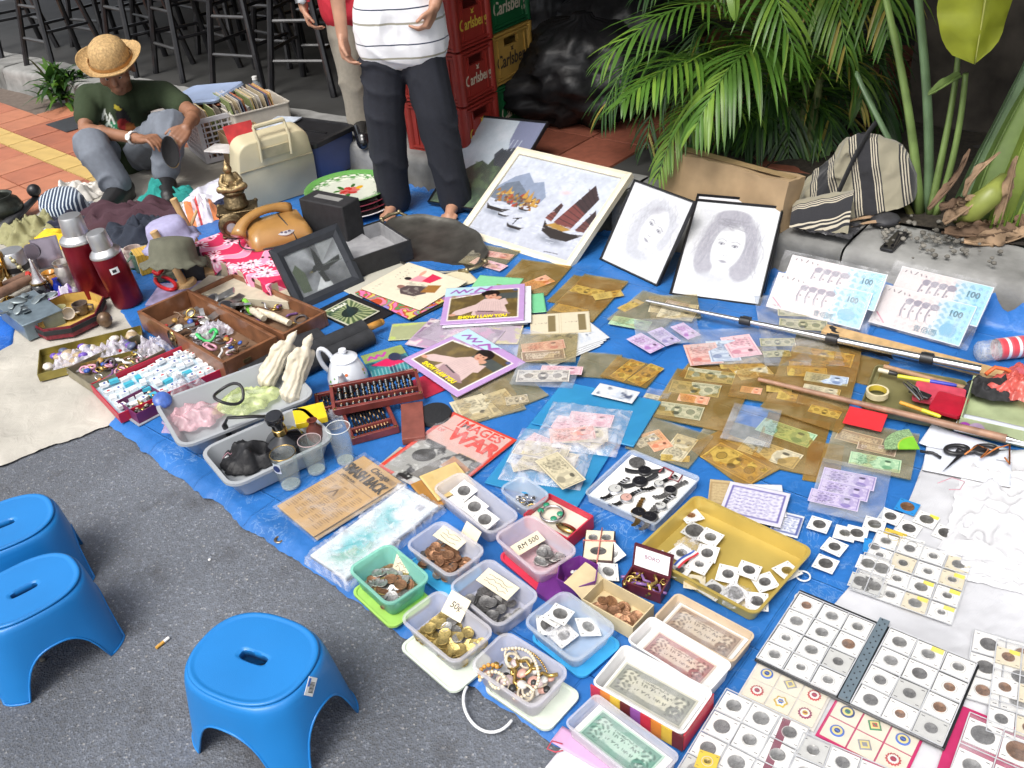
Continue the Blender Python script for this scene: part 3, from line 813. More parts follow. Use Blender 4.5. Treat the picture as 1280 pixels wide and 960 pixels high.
fr([(985,170,4.0),(975,-90,3.8),(935,-80,3.5),(1000,80,3.3)],.30,30,5,0,1.0,.014)
fr([(990,170,4.0),(1030,-120,3.9),(1040,-60,3.6),(1060,80,3.45)],.30,30,6,0,1.3,.013,.12)
fr([(990,170,4.0),(1080,-140,3.9),(1110,-70,3.6),(1110,50,3.45)],.34,30,7,0,1.3,.013,.15)
fr([(990,180,4.0),(985,90,4.0),(960,100,3.9),(930,190,3.85)],.34,26,8,1,.9,.014)
fr([(990,180,4.0),(1020,90,4.0),(1040,110,3.9),(1040,190,3.8)],.34,28,9,1,.9,.013,.08)
fr([(990,185,4.0),(1000,60,4.0),(985,120,3.9),(985,210,3.8)],.34,28,10,1,.9,.013)
fr([(990,185,4.0),(940,40,4.2),(880,40,4.1),(800,110,4.05)],.34,30,11,1,.8,.013)
fr([(990,185,4.0),(1060,40,4.2),(1090,90,4.1),(1100,180,4.0)],.30,28,12,1,.8,.012)
fr([(990,170,4.0),(960,-110,4.1),(880,-90,3.9),(800,-5,3.8)],.34,30,13,1,.8,.013)
fr([(990,170,4.0),(1000,-150,4.1),(960,-120,4.0),(890,-10,3.8)],.36,30,14,0,.9,.014)
fr([(990,185,4.0),(960,110,4.0),(900,150,3.9),(850,200,3.85)],.28,28,15,1,.8,.012)
fr([(990,170,4.0),(1040,20,3.9),(1090,60,3.75),(1075,140,3.7)],.26,26,16,0,1.0,.011,.3)
for k in range(12):
 x0=790+k*28
 fr([(985+k*3,175,4.05),(x0+30,20-(k%3)*50,4.15),(x0,40+(k%2)*40,4.05),(x0-40+(k%3)*30,150+(k*37)%60,3.95)],.3,26,40+k,1,.9,.011,.05)
# palm stems
b=MB()
for dx,dy in((0,0),(.05,.03),(-.05,.04),(.02,-.05)):b.tube([(dx,dy,-.03),(dx*1.2,dy,.1),(dx*1.5,dy*1.3,.35)],[.024,.02,.014],8)
b.build("stem",mat("palm_stem",(.1,.12,.04),.6,var=.4,scale=40,bump=.3),palm)
def stalk(parent,base,ctrl,r0,r1,m,name="stalk",Fl_=.6):
 b=MB();pts=[p-base for p in bez(ctrl,14)]
 b.tube(pts,[r0+(r1-r0)*(i/14)**.7 for i in range(15)],10,Fl_=Fl_)
 return b.build(name,m,parent,Sm=9)
lb=P(1158,262,.17)
lily=T_("lily_plant","clump of tall pale green lily stalks rising from the planter soil","plant",lb)
Yl=lb.y
for pts,r0,r1,m in(([(1150,268,0),(1140,120,.05),(1115,40,.1),(1095,-60,.2)],.028,.015,STALK),([(1160,264,.02),(1165,150,.05),(1155,60,.05),(1140,-70,.1)],.03,.02,STALK2),([(1163,266,-.02),(1180,180,0),(1195,120,.05),(1198,60,.08)],.024,.014,STALK),([(1170,268,-.03),(1195,200,-.02),(1203,140,0),(1207,92,0)],.022,.015,STALK),([(1148,264,.04),(1120,180,.1),(1085,130,.2),(1070,90,.3)],.02,.012,STALK2),([(1140,272,0),(1125,240,.02),(1115,215,.04),(1105,190,.06)],.022,.012,leafmat("stalk_olive",(.2,.2,.06)))):
 stalk(lily,lb,[V(x,y,Yl+d)for x,y,d in pts],r0,r1,m)
def blade(parent,base,ctrl,w,m,name="leaf",fold=.25,n=18,wprof=None,sd_=0,wave=.08):
 b=MB();pts=bez(ctrl,n);vs,fs=[],[]
 for i,p in enumerate(pts):
  d=(pts[min(i+1,n)]-pts[max(i-1,0)]).normalized();sd=d.cross(Ve((0,1,.3))).normalized();nn=sd.cross(d)
  u=i/n;ww=w*(wprof(u)if wprof else sin(PI*(.05+.93*u))**.6)
  for k in range(-4,5):
   f_=k/4
   vs.append(tuple(p-base+sd*ww/2*f_+nn*(abs(f_)*ww*fold+ww*wave*fbm(u*6+sd_,f_*1.5))))
 for i in range(n):
  for k in range(8):a=i*9+k;fs.append((a,a+1,a+10,a+9))
 b.add(vs,fs)
 b.tube([p-base+Ve((0,-.003,0))for p in pts],[.006-.004*i/n for i in range(n+1)],5,1 if isinstance(m,list)else 0)
 return b.build(name,m,parent,Sm=9)
YL=leafmat("yellow_green_leaf",(.36,.4,.035),.4,.35)
blade(lily,lb,[V(1245,-110,3.05),V(1240,-50,3.0),V(1228,20,2.98),V(1218,80,3.0)],.24,[YL,leafmat("leaf_rib",(.4,.42,.1),.4,.1)],wprof=lambda u:(1 if u<.55 else sqrt(max(0,1-((u-.55)/.45)**2))+.02))
blade(lily,lb,[V(1075,-60,3.9),V(1110,-20,3.7),V(1120,30,3.6),V(1130,20,3.5)],.1,PG[1],sd_=4)
blade(lily,lb,[V(1200,95,Yl),V(1190,100,Yl-.05),V(1175,112,Yl-.1),V(1160,118,Yl-.12)],.05,STALK,sd_=7)
blade(lily,lb,[V(912,-60,3.6),V(915,-30,3.45),V(918,5,3.4),V(919,26,3.4)],.05,PG[2],sd_=9)
blade(lily,lb,[V(1040,40,4.05),V(1090,80,4.05),V(1120,150,3.95),V(1130,215,3.8)],.06,PG[1],sd_=11)
gbs=P(1240,275,.17)
ban=T_("banana_plant","thick green banana stems with curled brown dead leaves at the base","plant",gbs)
Yb=gbs.y
for pts,w,m in(([(1215,285,0),(1215,235,.02),(1245,180,.06),(1300,80,.1)],.12,STALK),([(1245,280,-.04),(1260,220,-.02),(1285,160,0),(1310,110,0)],.12,leafmat("stem_yellow_green",(.24,.32,.06),.4,.15)),([(1270,275,-.06),(1285,240,-.05),(1300,200,-.04),(1320,160,0)],.1,STALK),([(1195,262,.05),(1215,200,.1),(1250,150,.16),(1290,60,.25)],.1,STALK2)):
 blade(ban,gbs,[V(x,y,Yb+d)for x,y,d in pts],w,m,"stem",fold=-.35,wprof=lambda u:1-.25*u,wave=.04)
b=MB();b.tube([V(1200,272,Yb)-gbs,V(1215,262,Yb-.1)-gbs,V(1238,245,Yb-.12)-gbs,V(1255,222,Yb-.06)-gbs],[.03,.045,.04,.02],12)
b.build("leaf_sheath",leafmat("sheath_green",(.27,.31,.07),.4,.1),ban,Sm=9)
rq=RR_(3)
for i,(pts,w)in enumerate([([(1175,262),(1190,255),(1225,258),(1250,240)],.05),([(1180,280),(1200,268),(1218,256),(1225,246)],.06),([(1240,300),(1262,250),(1262,225),(1272,195)],.04),([(1180,290),(1215,300),(1250,292),(1270,285)],.07),([(1205,302),(1240,312),(1270,300),(1290,290)],.07),([(1195,285),(1220,285),(1240,292),(1250,278)],.06),([(1250,305),(1265,290),(1285,282),(1300,262)],.06),([(1262,330),(1272,318),(1285,325),(1296,350)],.06),([(1255,300),(1275,308),(1280,318),(1284,338)],.05),([(1160,262),(1185,240),(1205,215),(1212,186)],.03),([(1205,245),(1212,225),(1222,215),(1250,190)],.022)]):
 blade(ban,gbs,[V(x,y,Yb-.1-.02*i%.1)for x,y in pts],w,DRY if i%3 else DRYD,"dead_leaf",fold=rq.uniform(.3,.7),wave=.5,sd_=i*3.3)
b=MB()
for k in range(5):b.tube([V(1235+k*6,300,Yb-.12)-gbs,V(1238+k*8,285,Yb-.14)-gbs,V(1244+k*9,268-k*3,Yb-.16)-gbs],[.008,.006,.001],5)
b.build("young_shoot",PG[2],ban)
# fallen dry leaves on the planter edge
for i,(a,c)in enumerate((((1045,285),(1120,270)),((1060,288),(1125,278)))):
 p=P(*a,.175);q=P(*c,.18)
 b=MB();b.grid(lambda u,v:tuple((q-p)*u+Ve((0,0,.004+.01*sin(u*4)+.012*abs(v-.5)))+Ve((.6,.7,0))*(v-.5)*.035*sin(PI*(.1+.85*u))),12,4)
 b.build("fallen_leaf",DRY,None,tuple(p),Sm=9,Lb=("pale dry leaf blade lying under the striped bag","pale narrow dry leaf touching the dark stone")[i],cat="dry leaf")
# small shrub behind the squatting man
sb=P(80,112,.1);sb=Ve((sb.x,sb.y,.02))
shr=T_("shrub","small dark green spiky shrub at the kerb behind the squatting man","shrub",sb)
b=MB();R_=RR_(8)
for i in range(170):
 a=R_.uniform(0,2*PI);el=R_.uniform(.1,1.3);L_=R_.uniform(.14,.3);o_=Ve((R_.gauss(0,.05),R_.gauss(0,.05),R_.uniform(.02,.16)))
 d=Ve((cos(a)*cos(el),sin(a)*cos(el),sin(el)));w_=d.cross(Ve((0,0,1))).normalized()
 vs=[]
 for k in range(4):
  u=k/3;q=o_+d*L_*u+Ve((0,0,-.1*u*u));ww=.014*(1,1.2,.8,.05)[k]
  vs+=[tuple(q-w_*ww),tuple(q+w_*ww)]
 b.add(vs,[(0,1,3,2),(2,3,5,4),(4,5,7,6)],R_.choice((0,1,1)))
b.build("foliage",[PG[0],PG[1]],shr,Sm=0)
b=MB();b.tube([(0,0,-.02),(.01,0,.12),(0,.01,.2)],[.02,.015,.008],8);b.build("stem",DRYD,shr)
# stone, shard, phone on the planter edge
b=MB();b.ball((0,0,.02),.045,12,sz=.5)
for i,v in enumerate(b.v):b.v[i]=(v[0]*1.3+.006*fbm(v[0]*40,v[1]*40),v[1],v[2]+.004*fbm(v[1]*50,v[0]*50))
p=P(1106,281,.165);b.build("stone",mat("dark_stone",(.04,.04,.045),.6,var=.3,bump=.4),None,tuple(p),.3,Sm=9,Lb="smooth dark grey stone beside the striped bag",cat="stone")
p0,p1,p3=(1103,313),(1120,318),(1117,290)
c,a,w_,h_=Fr_(p0,p1,p3,.165)
t=T_("mobile_phone","black mobile phone lying on the concrete planter edge","phone",(c.x,c.y,.166),a)
b=MB();b.loft([rrect(w_*.9,h_,.008,4,0),rrect(w_*.94,h_*1.02,.009,4,.003),rrect(w_*.94,h_*1.02,.009,4,.007),rrect(w_*.9,h_,.008,4,.01)]);b.build("phone_body",BLACK,t)
b=MB();b.loft([rrect(w_*.82,h_*.86,.004,3,.0102),rrect(w_*.82,h_*.86,.004,3,.0106)]);b.build("screen",mat("dark_screen",(.006,.006,.008),.08,bump=0),t)
b=MB();b.grid(lambda u,v:((u-.5)*.2,(v-.5)*.14,.012+.015*fbm(u*5,v*5,8)+.02*abs(v-.5)),24,18)
p=P(1035,290,.17);b.build("plastic_shard",mat("grey_black_plastic_bag",(.05,.05,.055),.35,var=.4,bump=.8),None,tuple(p),-.7,Sm=9,Lb="crumpled dark grey plastic scrap under the striped bag",cat="plastic scrap")
# cardboard box
M,n,w_,h_,u=lean((822,284),(968,334),(830,199),(978,213),.024)
t=T_("cardboard_box","worn brown cardboard box standing behind the framed portraits","box",M)
back=n.cross(u).normalized();back=-back if back.y<0 else back
RM=Matrix((n,back,u)).transposed().to_4x4()
def bent(b,amp,sc,sd_=0):
 for i,v in enumerate(b.v):
  b.v[i]=(v[0]+amp*fbm(v[0]*sc,v[1]*sc,v[2]*sc+sd_),v[1]+amp*fbm(v[1]*sc,v[2]*sc+3,v[0]*sc+sd_),v[2]+amp*fbm(v[2]*sc+5,v[0]*sc,v[1]*sc))
 return b
b=MB()
D=.1
b.grid(lambda u_,v_:((u_-.5)*w_,0,v_*h_),16,12);b.grid(lambda u_,v_:((u_-.5)*w_,v_*D,h_),16,6);b.grid(lambda u_,v_:(w_/2,u_*D,v_*h_),6,12)
b.grid(lambda u_,v_:((.5-u_)*w_,D,v_*h_),16,12);b.grid(lambda u_,v_:(-w_/2,(1-u_)*D,v_*h_),6,12)
bent(b,.008,7);o=b.build("carton",CARDBOARD,t,rot=RM.to_euler(),Sm=.6)
b=MB();b.box((0,D*.48,h_+.006),(w_*.98,.05,.001));b.build("packing_tape",mat("brown_tape",(.36,.25,.13),.3,var=.1),t,rot=RM.to_euler())
# striped woven bag
def sin_(v):return sin(PI*v)**.7 if 0<v<1 else 0
NAT,BLK_=(.29,.265,.19),(.02,.02,.024)
pat=[(0,NAT),(.30,BLK_),(.335,(.5,.45,.35)),(.36,BLK_),(.39,(.5,.45,.35)),(.415,BLK_),(.445,(.5,.45,.35)),(.47,BLK_),(.76,(.5,.45,.35)),(.785,BLK_),(.81,(.5,.45,.35)),(.835,BLK_),(.86,(.5,.45,.35)),(.89,BLK_),(.915,NAT)]
SB=St_("striped_canvas",pat,6.2,'X',.9)
p=P(1072,270,.17)
t=T_("striped_bag","slouched cream and black striped canvas bag on the planter edge","bag",(p.x,p.y+.1,.168),rot=(0,0,rad(-28)))
b=MB()
def bagf(u,v):
 a=2*PI*u;z=.265*v
 wx=.215*(1-v**2.2)**.8*(1+.1*cos(a))+.012;wy=.12*(1-v**1.6)**.9+.01
 ca,sa=cos(a),sin(a)
 x=wx*math.copysign(abs(ca)**.8,ca)+.10*v**1.3;y=wy*math.copysign(abs(sa)**.8,sa)
 f_=fbm(x*7,y*7+4,z*5)*.03
 valley=-.05*math.exp(-((x+.06-.12*v)/.035)**2)*(sa<0)*sin(PI*min(1,v*1.2))
 return(x+f_*.4,y+f_-valley,max(0,z+.03*fbm(x*6,y*6)))
b.grid(bagf,80,30)
for i,(x,y,z)in enumerate(b.v):b.v[i]=(x,y,z)
SBX=St_("striped_canvas",pat,6.6,'X',.9)
b.build("bag_body",SBX,t,rot=(0,rad(-16),0),Sm=9)
q0,q1=P(1062,281,.17),P(990,276,.17);dq=t.matrix_basis.inverted()@q1-t.matrix_basis.inverted()@q0
b=MB();b.grid(lambda u,v:(dq.length*u,(v-.35)*(.2-.04*u),max(.004,.02+.13*sin_(v)*(1-.55*u)+.012*fbm(u*3,v*2,2,2))),44,26)
b.build("bag_flap",St_("striped_canvas_flap",pat,7.5,'Y',.9),t,tuple(t.matrix_basis.inverted()@q0),rot=(0,0,atan2(dq.y,dq.x)),Sm=9)
b=MB();b.tube(bez([(-.05,-.12,.03),(-.02,-.16,.12),(.02,-.06,.3),(.06,.0,.33)],16),.012,8,Fl_=.35);b.build("strap",BLACKM,t,Sm=9)
# ================================================================== PEOPLE
SKIN=mat("tanned_skin",(.27,.13,.075),.5,var=.12,scale=20,bump=.1)
SKIN2=mat("lighter_tanned_skin",(.42,.22,.14),.5,var=.12,scale=20,bump=.1)
HAIR=mat("black_hair",(.015,.013,.012),.5,var=.4,scale=120,bump=.8)
EYEW=mat("eye_white",(.6,.58,.55),.3);EYED=mat("eye_dark",(.02,.012,.01),.2);LIPS=mat("lips",(.24,.09,.07),.5)
def hand(mb,w,d,n,side,cu_=.5,s=1.0):
 """palm, four jointed fingers of their own length, thumb off the side; d along the hand, n out of the palm"""
 d=d.normalized();n=(n-d*n.dot(d)).normalized();x=d.cross(n)*side
 pe=w+d*.085*s
 for k in(-1,-.33,.33,1):
  mb.tube([w+x*k*.018*s,w+d*.05*s+x*k*.03*s,pe+x*k*.031*s],[.015*s,.0155*s,.0125*s],8)
  mb.ball(pe+x*k*.031*s,.0125*s,6)
 for k,L_ in((-1,.062),(-.33,.078),(.33,.084),(1,.074)):
  q=pe+x*k*.031*s;dd=d+x*k*.1;pts=[q];c=cu_*(1+.15*k)
  for j,f_ in enumerate((.45,.32,.23)):
   ca=c*(1+.25*j)
   dd=(dd*cos(ca)+n*sin(ca)).normalized()
   nn=n
   q=q+dd*L_*f_*s;pts.append(q)
  limb(mb,pts,[.0095*s,.0088*s,.008*s,.007*s],8)
 t0=w+d*.025*s+x*.03*s
 limb(mb,[t0,t0+(d*.6+x*.6+n*.35).normalized()*.042*s,t0+(d*.6+x*.6+n*.35).normalized()*.042*s+(d*.9+x*.15+n*.4).normalized()*.032*s],[.014*s,.0105*s,.009*s],8)
def head(t,c,fwd,up,skin,s=1.0,hair=True):
 """returns nothing; adds eyes, lips, hair as parts (the skull itself is in the body)"""
 fwd=(fwd-up*fwd.dot(up)).normalized();rt=fwd.cross(up)
 R3=Matrix((rt,fwd,up)).transposed().to_4x4()
 for sx in(-1,1):
  b=MB();b.ball((0,0,0),.011*s,8,0);b.ball((0,.0065*s,0),.0065*s,8,1)
  b.build("eye",[EYEW,EYED],t,tuple(c+rt*sx*.031*s+fwd*.083*s+up*.0*s),rot=R3.to_euler(),Sm=9)
  b=MB();b.tube([(-.018,0,0),(0,.004,.004),(.018,-.002,0)],[.003,.005,.003],6);b.build("eyebrow",HAIR,t,tuple(c+rt*sx*.032*s+fwd*.094*s+up*.02*s),rot=R3.to_euler(),Sm=9)
 b=MB();b.tube([(-.022,-.004,0),(-.008,.002,.002),(.008,.002,.002),(.022,-.004,0)],[.002,.006,.006,.002],6);b.build("mouth",LIPS,t,tuple(c+fwd*.092*s-up*.065*s),rot=R3.to_euler(),Sm=9)
 if hair:
  b=MB()
  def hf(u,v):
   a=2*PI*u;el=v*PI*.56
   r_=.1*s*(1+.03*fbm(cos(a)*8,sin(a)*8,el*6))
   x=r_*sin(el)*cos(a)*.86;y=r_*sin(el)*sin(a)*1.06-.012*s;z=r_*cos(el)*1.05+.035*s
   if y>.06*s and z<.075*s:y=.06*s;
   return(x,y,z)
  b.grid(hf,28,14);b.build("hair",HAIR,t,tuple(c),rot=R3.to_euler(),Sm=9)
def skull(mb,c,neck,fwd,up,s=1.0):
 fwd=(fwd-up*fwd.dot(up)).normalized();rt=fwd.cross(up)
 def at(x,y,z):return c+rt*x*s+fwd*y*s+up*z*s
 mb.ball(at(0,-.012,.035),.092*s,14);mb.ball(at(0,.02,.03),.084*s,12);mb.ball(at(0,.03,-.03),.068*s,12);mb.ball(at(0,.045,-.075),.046*s,10)
 limb(mb,[at(0,.09,.01),at(0,.105,-.028)],[.01*s,.016*s],8)
 mb.ball(at(0,.08,-.066),.024*s,8)
 for sx in(-1,1):
  mb.ball(at(sx*.045,.062,-.02),.032*s,8)
  limb(mb,[at(sx*.085,-.008,.02),at(sx*.09,-.005,-.025)],[.017*s,.012*s],8)
 limb(mb,[neck-up*.03*s,at(0,-.01,-.05)],[.056*s,.052*s],12)
def wrinkle(amp,sc,sd_=0):
 """drag folds: long ridges that break across the limb"""
 def f(x,y,z):
  w=fbm(x*sc*.8+sd_,y*sc*.8,z*sc*.5,2)
  r_=1-abs(sin(z*sc*4.2+5*w+3*fbm(x*sc,y*sc,sd_,2)+x*9))
  return amp*(r_*r_*(.5+w)*1.1+.5*w)
 return f
def person(Lb,J,fwd,skin,s,base,shirt=None,trou=None,cu_=(.5,.5),palm=None,hup=Ve((0,0,1)),hfwd=None,hair=True,Sv_=.55):
 """J: joints in world space. One continuous skin; clothing as parts"""
 t=T_("person",Lb,"person",base)
 J={k:v-base for k,v in J.items()}
 hfwd=hfwd or fwd
 b=MB()
 skull(b,J['head'],J['neck'],hfwd,hup,s)
 rt=(J['shL']-J['shR']).normalized()
 limb(b,[J['pelvis'],J['waist'],J['chest'],J['neck']-Ve((0,0,.05*s))],[.11*s,.095*s,.1*s,.055*s],16)
 limb(b,[J['shR'],J['chest']+Ve((0,0,.06*s)),J['shL']],[.05*s,.085*s,.05*s],14)
 limb(b,[J['hipR'],J['pelvis'],J['hipL']],[.09*s,.115*s,.09*s],14)
 for q,sd in(('R',-1),('L',1)):
  limb(b,[J['sh'+q],J['el'+q],J['wr'+q]],[.05*s,.04*s,.026*s],12)
  fm=J['el'+q].lerp(J['wr'+q],.3);b.ball(fm,.042*s,10)
  d=(J['hd'+q]-J['wr'+q]).normalized()
  hand(b,J['wr'+q],d,(palm or{}).get(q,-rt*sd),(1 if sd<0 else-1),cu_[0 if q=='R' else 1],s)
  limb(b,[J['hip'+q],J['kn'+q],J['an'+q]],[.085*s,.056*s,.038*s],12)
  b.ball(J['kn'+q].lerp(J['an'+q],.3),.056*s,10)
  f_=J['to'+q]-J['an'+q];f_.z=0;fd=f_.normalized();sdv=fd.cross(Ve((0,0,1)))
  gz=J['to'+q].z
  A=J['an'+q];A2=Ve((A.x,A.y,gz+.03*s))
  limb(b,[A,A2-fd*.035*s],[.036*s,.028*s],10)
  limb(b,[A2-fd*.035*s,A2+fd*.05*s+Ve((0,0,.008)),A2+fd*.13*s-Ve((0,0,.008))],[.027*s,.034*s,.022*s],10)
  for k in range(5):
   o_=sdv*(k-2)*.0155*s*(1 if sd<0 else-1)
   limb(b,[A2+fd*.12*s+o_-Ve((0,0,.012*s)),A2+fd*(.175-.008*k)*s+o_-Ve((0,0,.016*s))],[.012*s,(.0125 if k==0 else .0095)*s],7)
 me=melt(b,"person_body",skin,.0055,4)
 put("body",me,t)
 head(t,J['head'],hfwd,hup,skin,s,hair)
 if shirt:
  b=MB()
  limb(b,[J['pelvis']+(J['waist']-J['pelvis'])*shirt.get('low',.2),J['waist'],J['chest'],J['neck']-Ve((0,0,.075*s))],[.15*s*shirt.get('wide',1)*shirt.get('f',1),.14*s*shirt.get('f',1),.137*s*shirt.get('f',1),.075*s],18)
  if shirt.get('hips'):
   k=shirt['hips']
   for q in 'RL':limb(b,[J['hip'+q].lerp(J['kn'+q],k),J['hip'+q],J['waist']],[.126*s,.134*s,.122*s],16)
   limb(b,[J['hipR'].lerp(J['knR'],k),J['hipL'].lerp(J['knL'],k)],[.122*s,.122*s],16)
  limb(b,[J['shR'],J['chest']+Ve((0,0,.06*s)),J['shL']],[.068*s,.107*s,.068*s],14)
  for q in 'RL':
   e_=J['sh'+q].lerp(J['el'+q],shirt.get('sleeve',.6));limb(b,[J['sh'+q],e_],[.068*s,.064*s],14)
  me=melt(b,"shirt_cloth",shirt['mat'],.009,5,wrinkle(.006,5))
  so_=put("shirt",me,t)
  if 'paint' in shirt:shirt['paint'](me,J)
 if trou:
  b=MB()
  limb(b,[J['hipR'],J['pelvis'],J['hipL']],[.1*s,.122*s,.1*s],14)
  limb(b,[J['pelvis'],J['pelvis'].lerp(J['waist'],.6)],[.125*s,.1*s],14)
  for q in 'RL':
   k_=J['kn'+q];a_=J['an'+q]
   hem=a_+(k_-a_)*trou.get('hem',.02)
   r_=trou.get('r',(.112,.088,.075))
   limb(b,[J['hip'+q],k_,hem],[r_[0]*s,r_[1]*s,r_[2]*s],14)
  me=melt(b,"trouser_cloth",trou['mat'],.009,4,wrinkle(trou.get('amp',.014),trou.get('sc',4),4))
  put("trousers",me,t)
 return t
Z3=Ve((0,0,1))
def standing(Lb,fL,fR,fwd,S,**kw):
 fwd=fwd.normalized();rt=fwd.cross(Z3)
 g=min(fL.z,fR.z);mid=(fL+fR)/2;mid.z=g
 bk=-fwd*.0
 H=lambda z,x=0,y=0:mid+Z3*z*S+rt*x*S+fwd*y*S
 ank=lambda f:Ve((f.x,f.y,f.z+.075*S))
 J=dict(pelvis=H(.93),waist=H(1.05),chest=H(1.27,0,.01),neck=H(1.46,0,-.01),head=H(1.60,0,.03),shR=H(1.40,.185),shL=H(1.40,-.185),hipR=H(.90,.09),hipL=H(.90,-.09),anL=ank(fL),anR=ank(fR),toL=fL+fwd*.2,toR=fR+fwd*.2)
 J['toL'].z=fL.z;J['toR'].z=fR.z
 for q,x in(('R',.09),('L',-.09)):
  J['kn'+q]=(J['an'+q]+J['hip'+q])/2+fwd*.03
 return J,H
# --- the man in the striped polo shirt
fR,fL=P(495,262,.022),P(570,262,.022)
fwd=Ve((-.25,-1,0)).normalized();S1=.94
J,H=standing("",fL,fR,fwd,S1)
J.update(elR=H(1.1,.26,.0),wrR=H(.84,.25,.06),hdR=H(.74,.24,.08),elL=H(1.12,-.24,-.02),wrL=H(.95,-.19,.08),hdL=H(.86,-.15,.11),shR=H(1.4,.165),shL=H(1.4,-.165),hipR=H(.9,.072),hipL=H(.9,-.072))
WNAV,WBEI=(.03,.04,.075),(.3,.29,.23)
POLO=St_("white_striped_polo",[(0,(.74,.75,.78)),(.2,WBEI),(.265,(.74,.75,.78)),(.62,WNAV),(.66,(.74,.75,.78))],7.4,'Z',.85)
NAVY=mat("navy_trouser_cloth",(.012,.014,.022),.85,var=.12,scale=60,bump=.2)
m1=person("standing man in a white striped polo shirt and dark navy trousers",J,fwd,SKIN2,S1,(fL+fR)/2,shirt=dict(mat=POLO,low=0,hips=.26,f=.86,Sv_=.6),trou=dict(mat=NAVY,amp=.016,sc=4.5,r=(.106,.094,.08),hem=-.05),cu_=(.7,.8),palm={'R':-fwd.cross(Z3),'L':fwd.cross(Z3)})
# --- the man in khaki behind
fR,fL=P(455,169,.165),P(492,166,.165)
fwd=Ve((.1,-1,0)).normalized();S2=.86
J,H=standing("",fL,fR,fwd,S2)
J.update(elR=H(1.03,.29,.02),wrR=H(.76,.29,.08),hdR=H(.66,.27,.1),elL=H(1.12,-.24,-.02),wrL=H(.9,-.2,.1),hdL=H(.82,-.16,.14))
KHAKI=mat("khaki_cloth",(.3,.27,.22),.85,var=.07,scale=60,bump=.2)
REDS=mat("red_shirt_cloth",(.5,.02,.04),.8,var=.07,scale=60,bump=.2)
m2=person("standing man in a red shirt and khaki trousers, steel watch on his wrist",J,fwd,SKIN2,S2,(fL+fR)/2,shirt=dict(mat=REDS,low=.1,hips=.42),trou=dict(mat=KHAKI,hem=.03,r=(.115,.092,.078)),cu_=(.75,.7))
SHOE=mat("polished_black_leather",(.01,.01,.011),.18,var=.2,bump=.05,coat=.5)
def shoe(parent,an,to,gz,m,s=1.15,name="shoe"):
 f_=to-an;f_.z=0;fd=f_.normalized()
 A=Ve((an.x,an.y,gz+.035));b=MB()
 limb(b,[A-fd*.045+Z3*.02,A+fd*.05+Z3*.015,A+fd*.15-Z3*.003],[.042*s,.045*s,.033*s],12)
 limb(b,[A-fd*.05-Z3*.02,A+fd*.05-Z3*.02,A+fd*.16-Z3*.02],[.034*s,.04*s,.034*s],12)
 limb(b,[A-fd*.03,A-fd*.03+Z3*.06],[.042*s,.043*s],12)
 put(name,melt(b,"shoe_shape",m,.006,5),parent)
for q in 'RL':shoe(m2,J['an'+q]-m2.location,J['to'+q]-m2.location,J['to'+q].z-m2.location.z,SHOE)
def watch_on(parent,a,b_,r,m,face=None):
 d=(b_-a).normalized();c=a.lerp(b_,.86)
 M=MT_(c)@d.to_track_quat('Z','Y').to_matrix().to_4x4()
 b=MB();b.lathe([(r,-.008),(r+.004,-.008),(r+.004,.008),(r,.008)],18,M=M,cap0=False,cap1=False);w_=b.build("watch",m,parent)
 to=(EYE-parent.location-c);to=(to-d*to.dot(d)).normalized()
 b=MB();b.lathe([(.001,0),(.016,0),(.016,.006),(.012,.007),(.001,.007)],16,M=MT_(c+to*(r+.002))@to.to_track_quat('Z','Y').to_matrix().to_4x4());b.build("watch_face",face or m,w_)
watch_on(m2,J['elR']-m2.location,J['wrR']-m2.location,.031,STEEL)
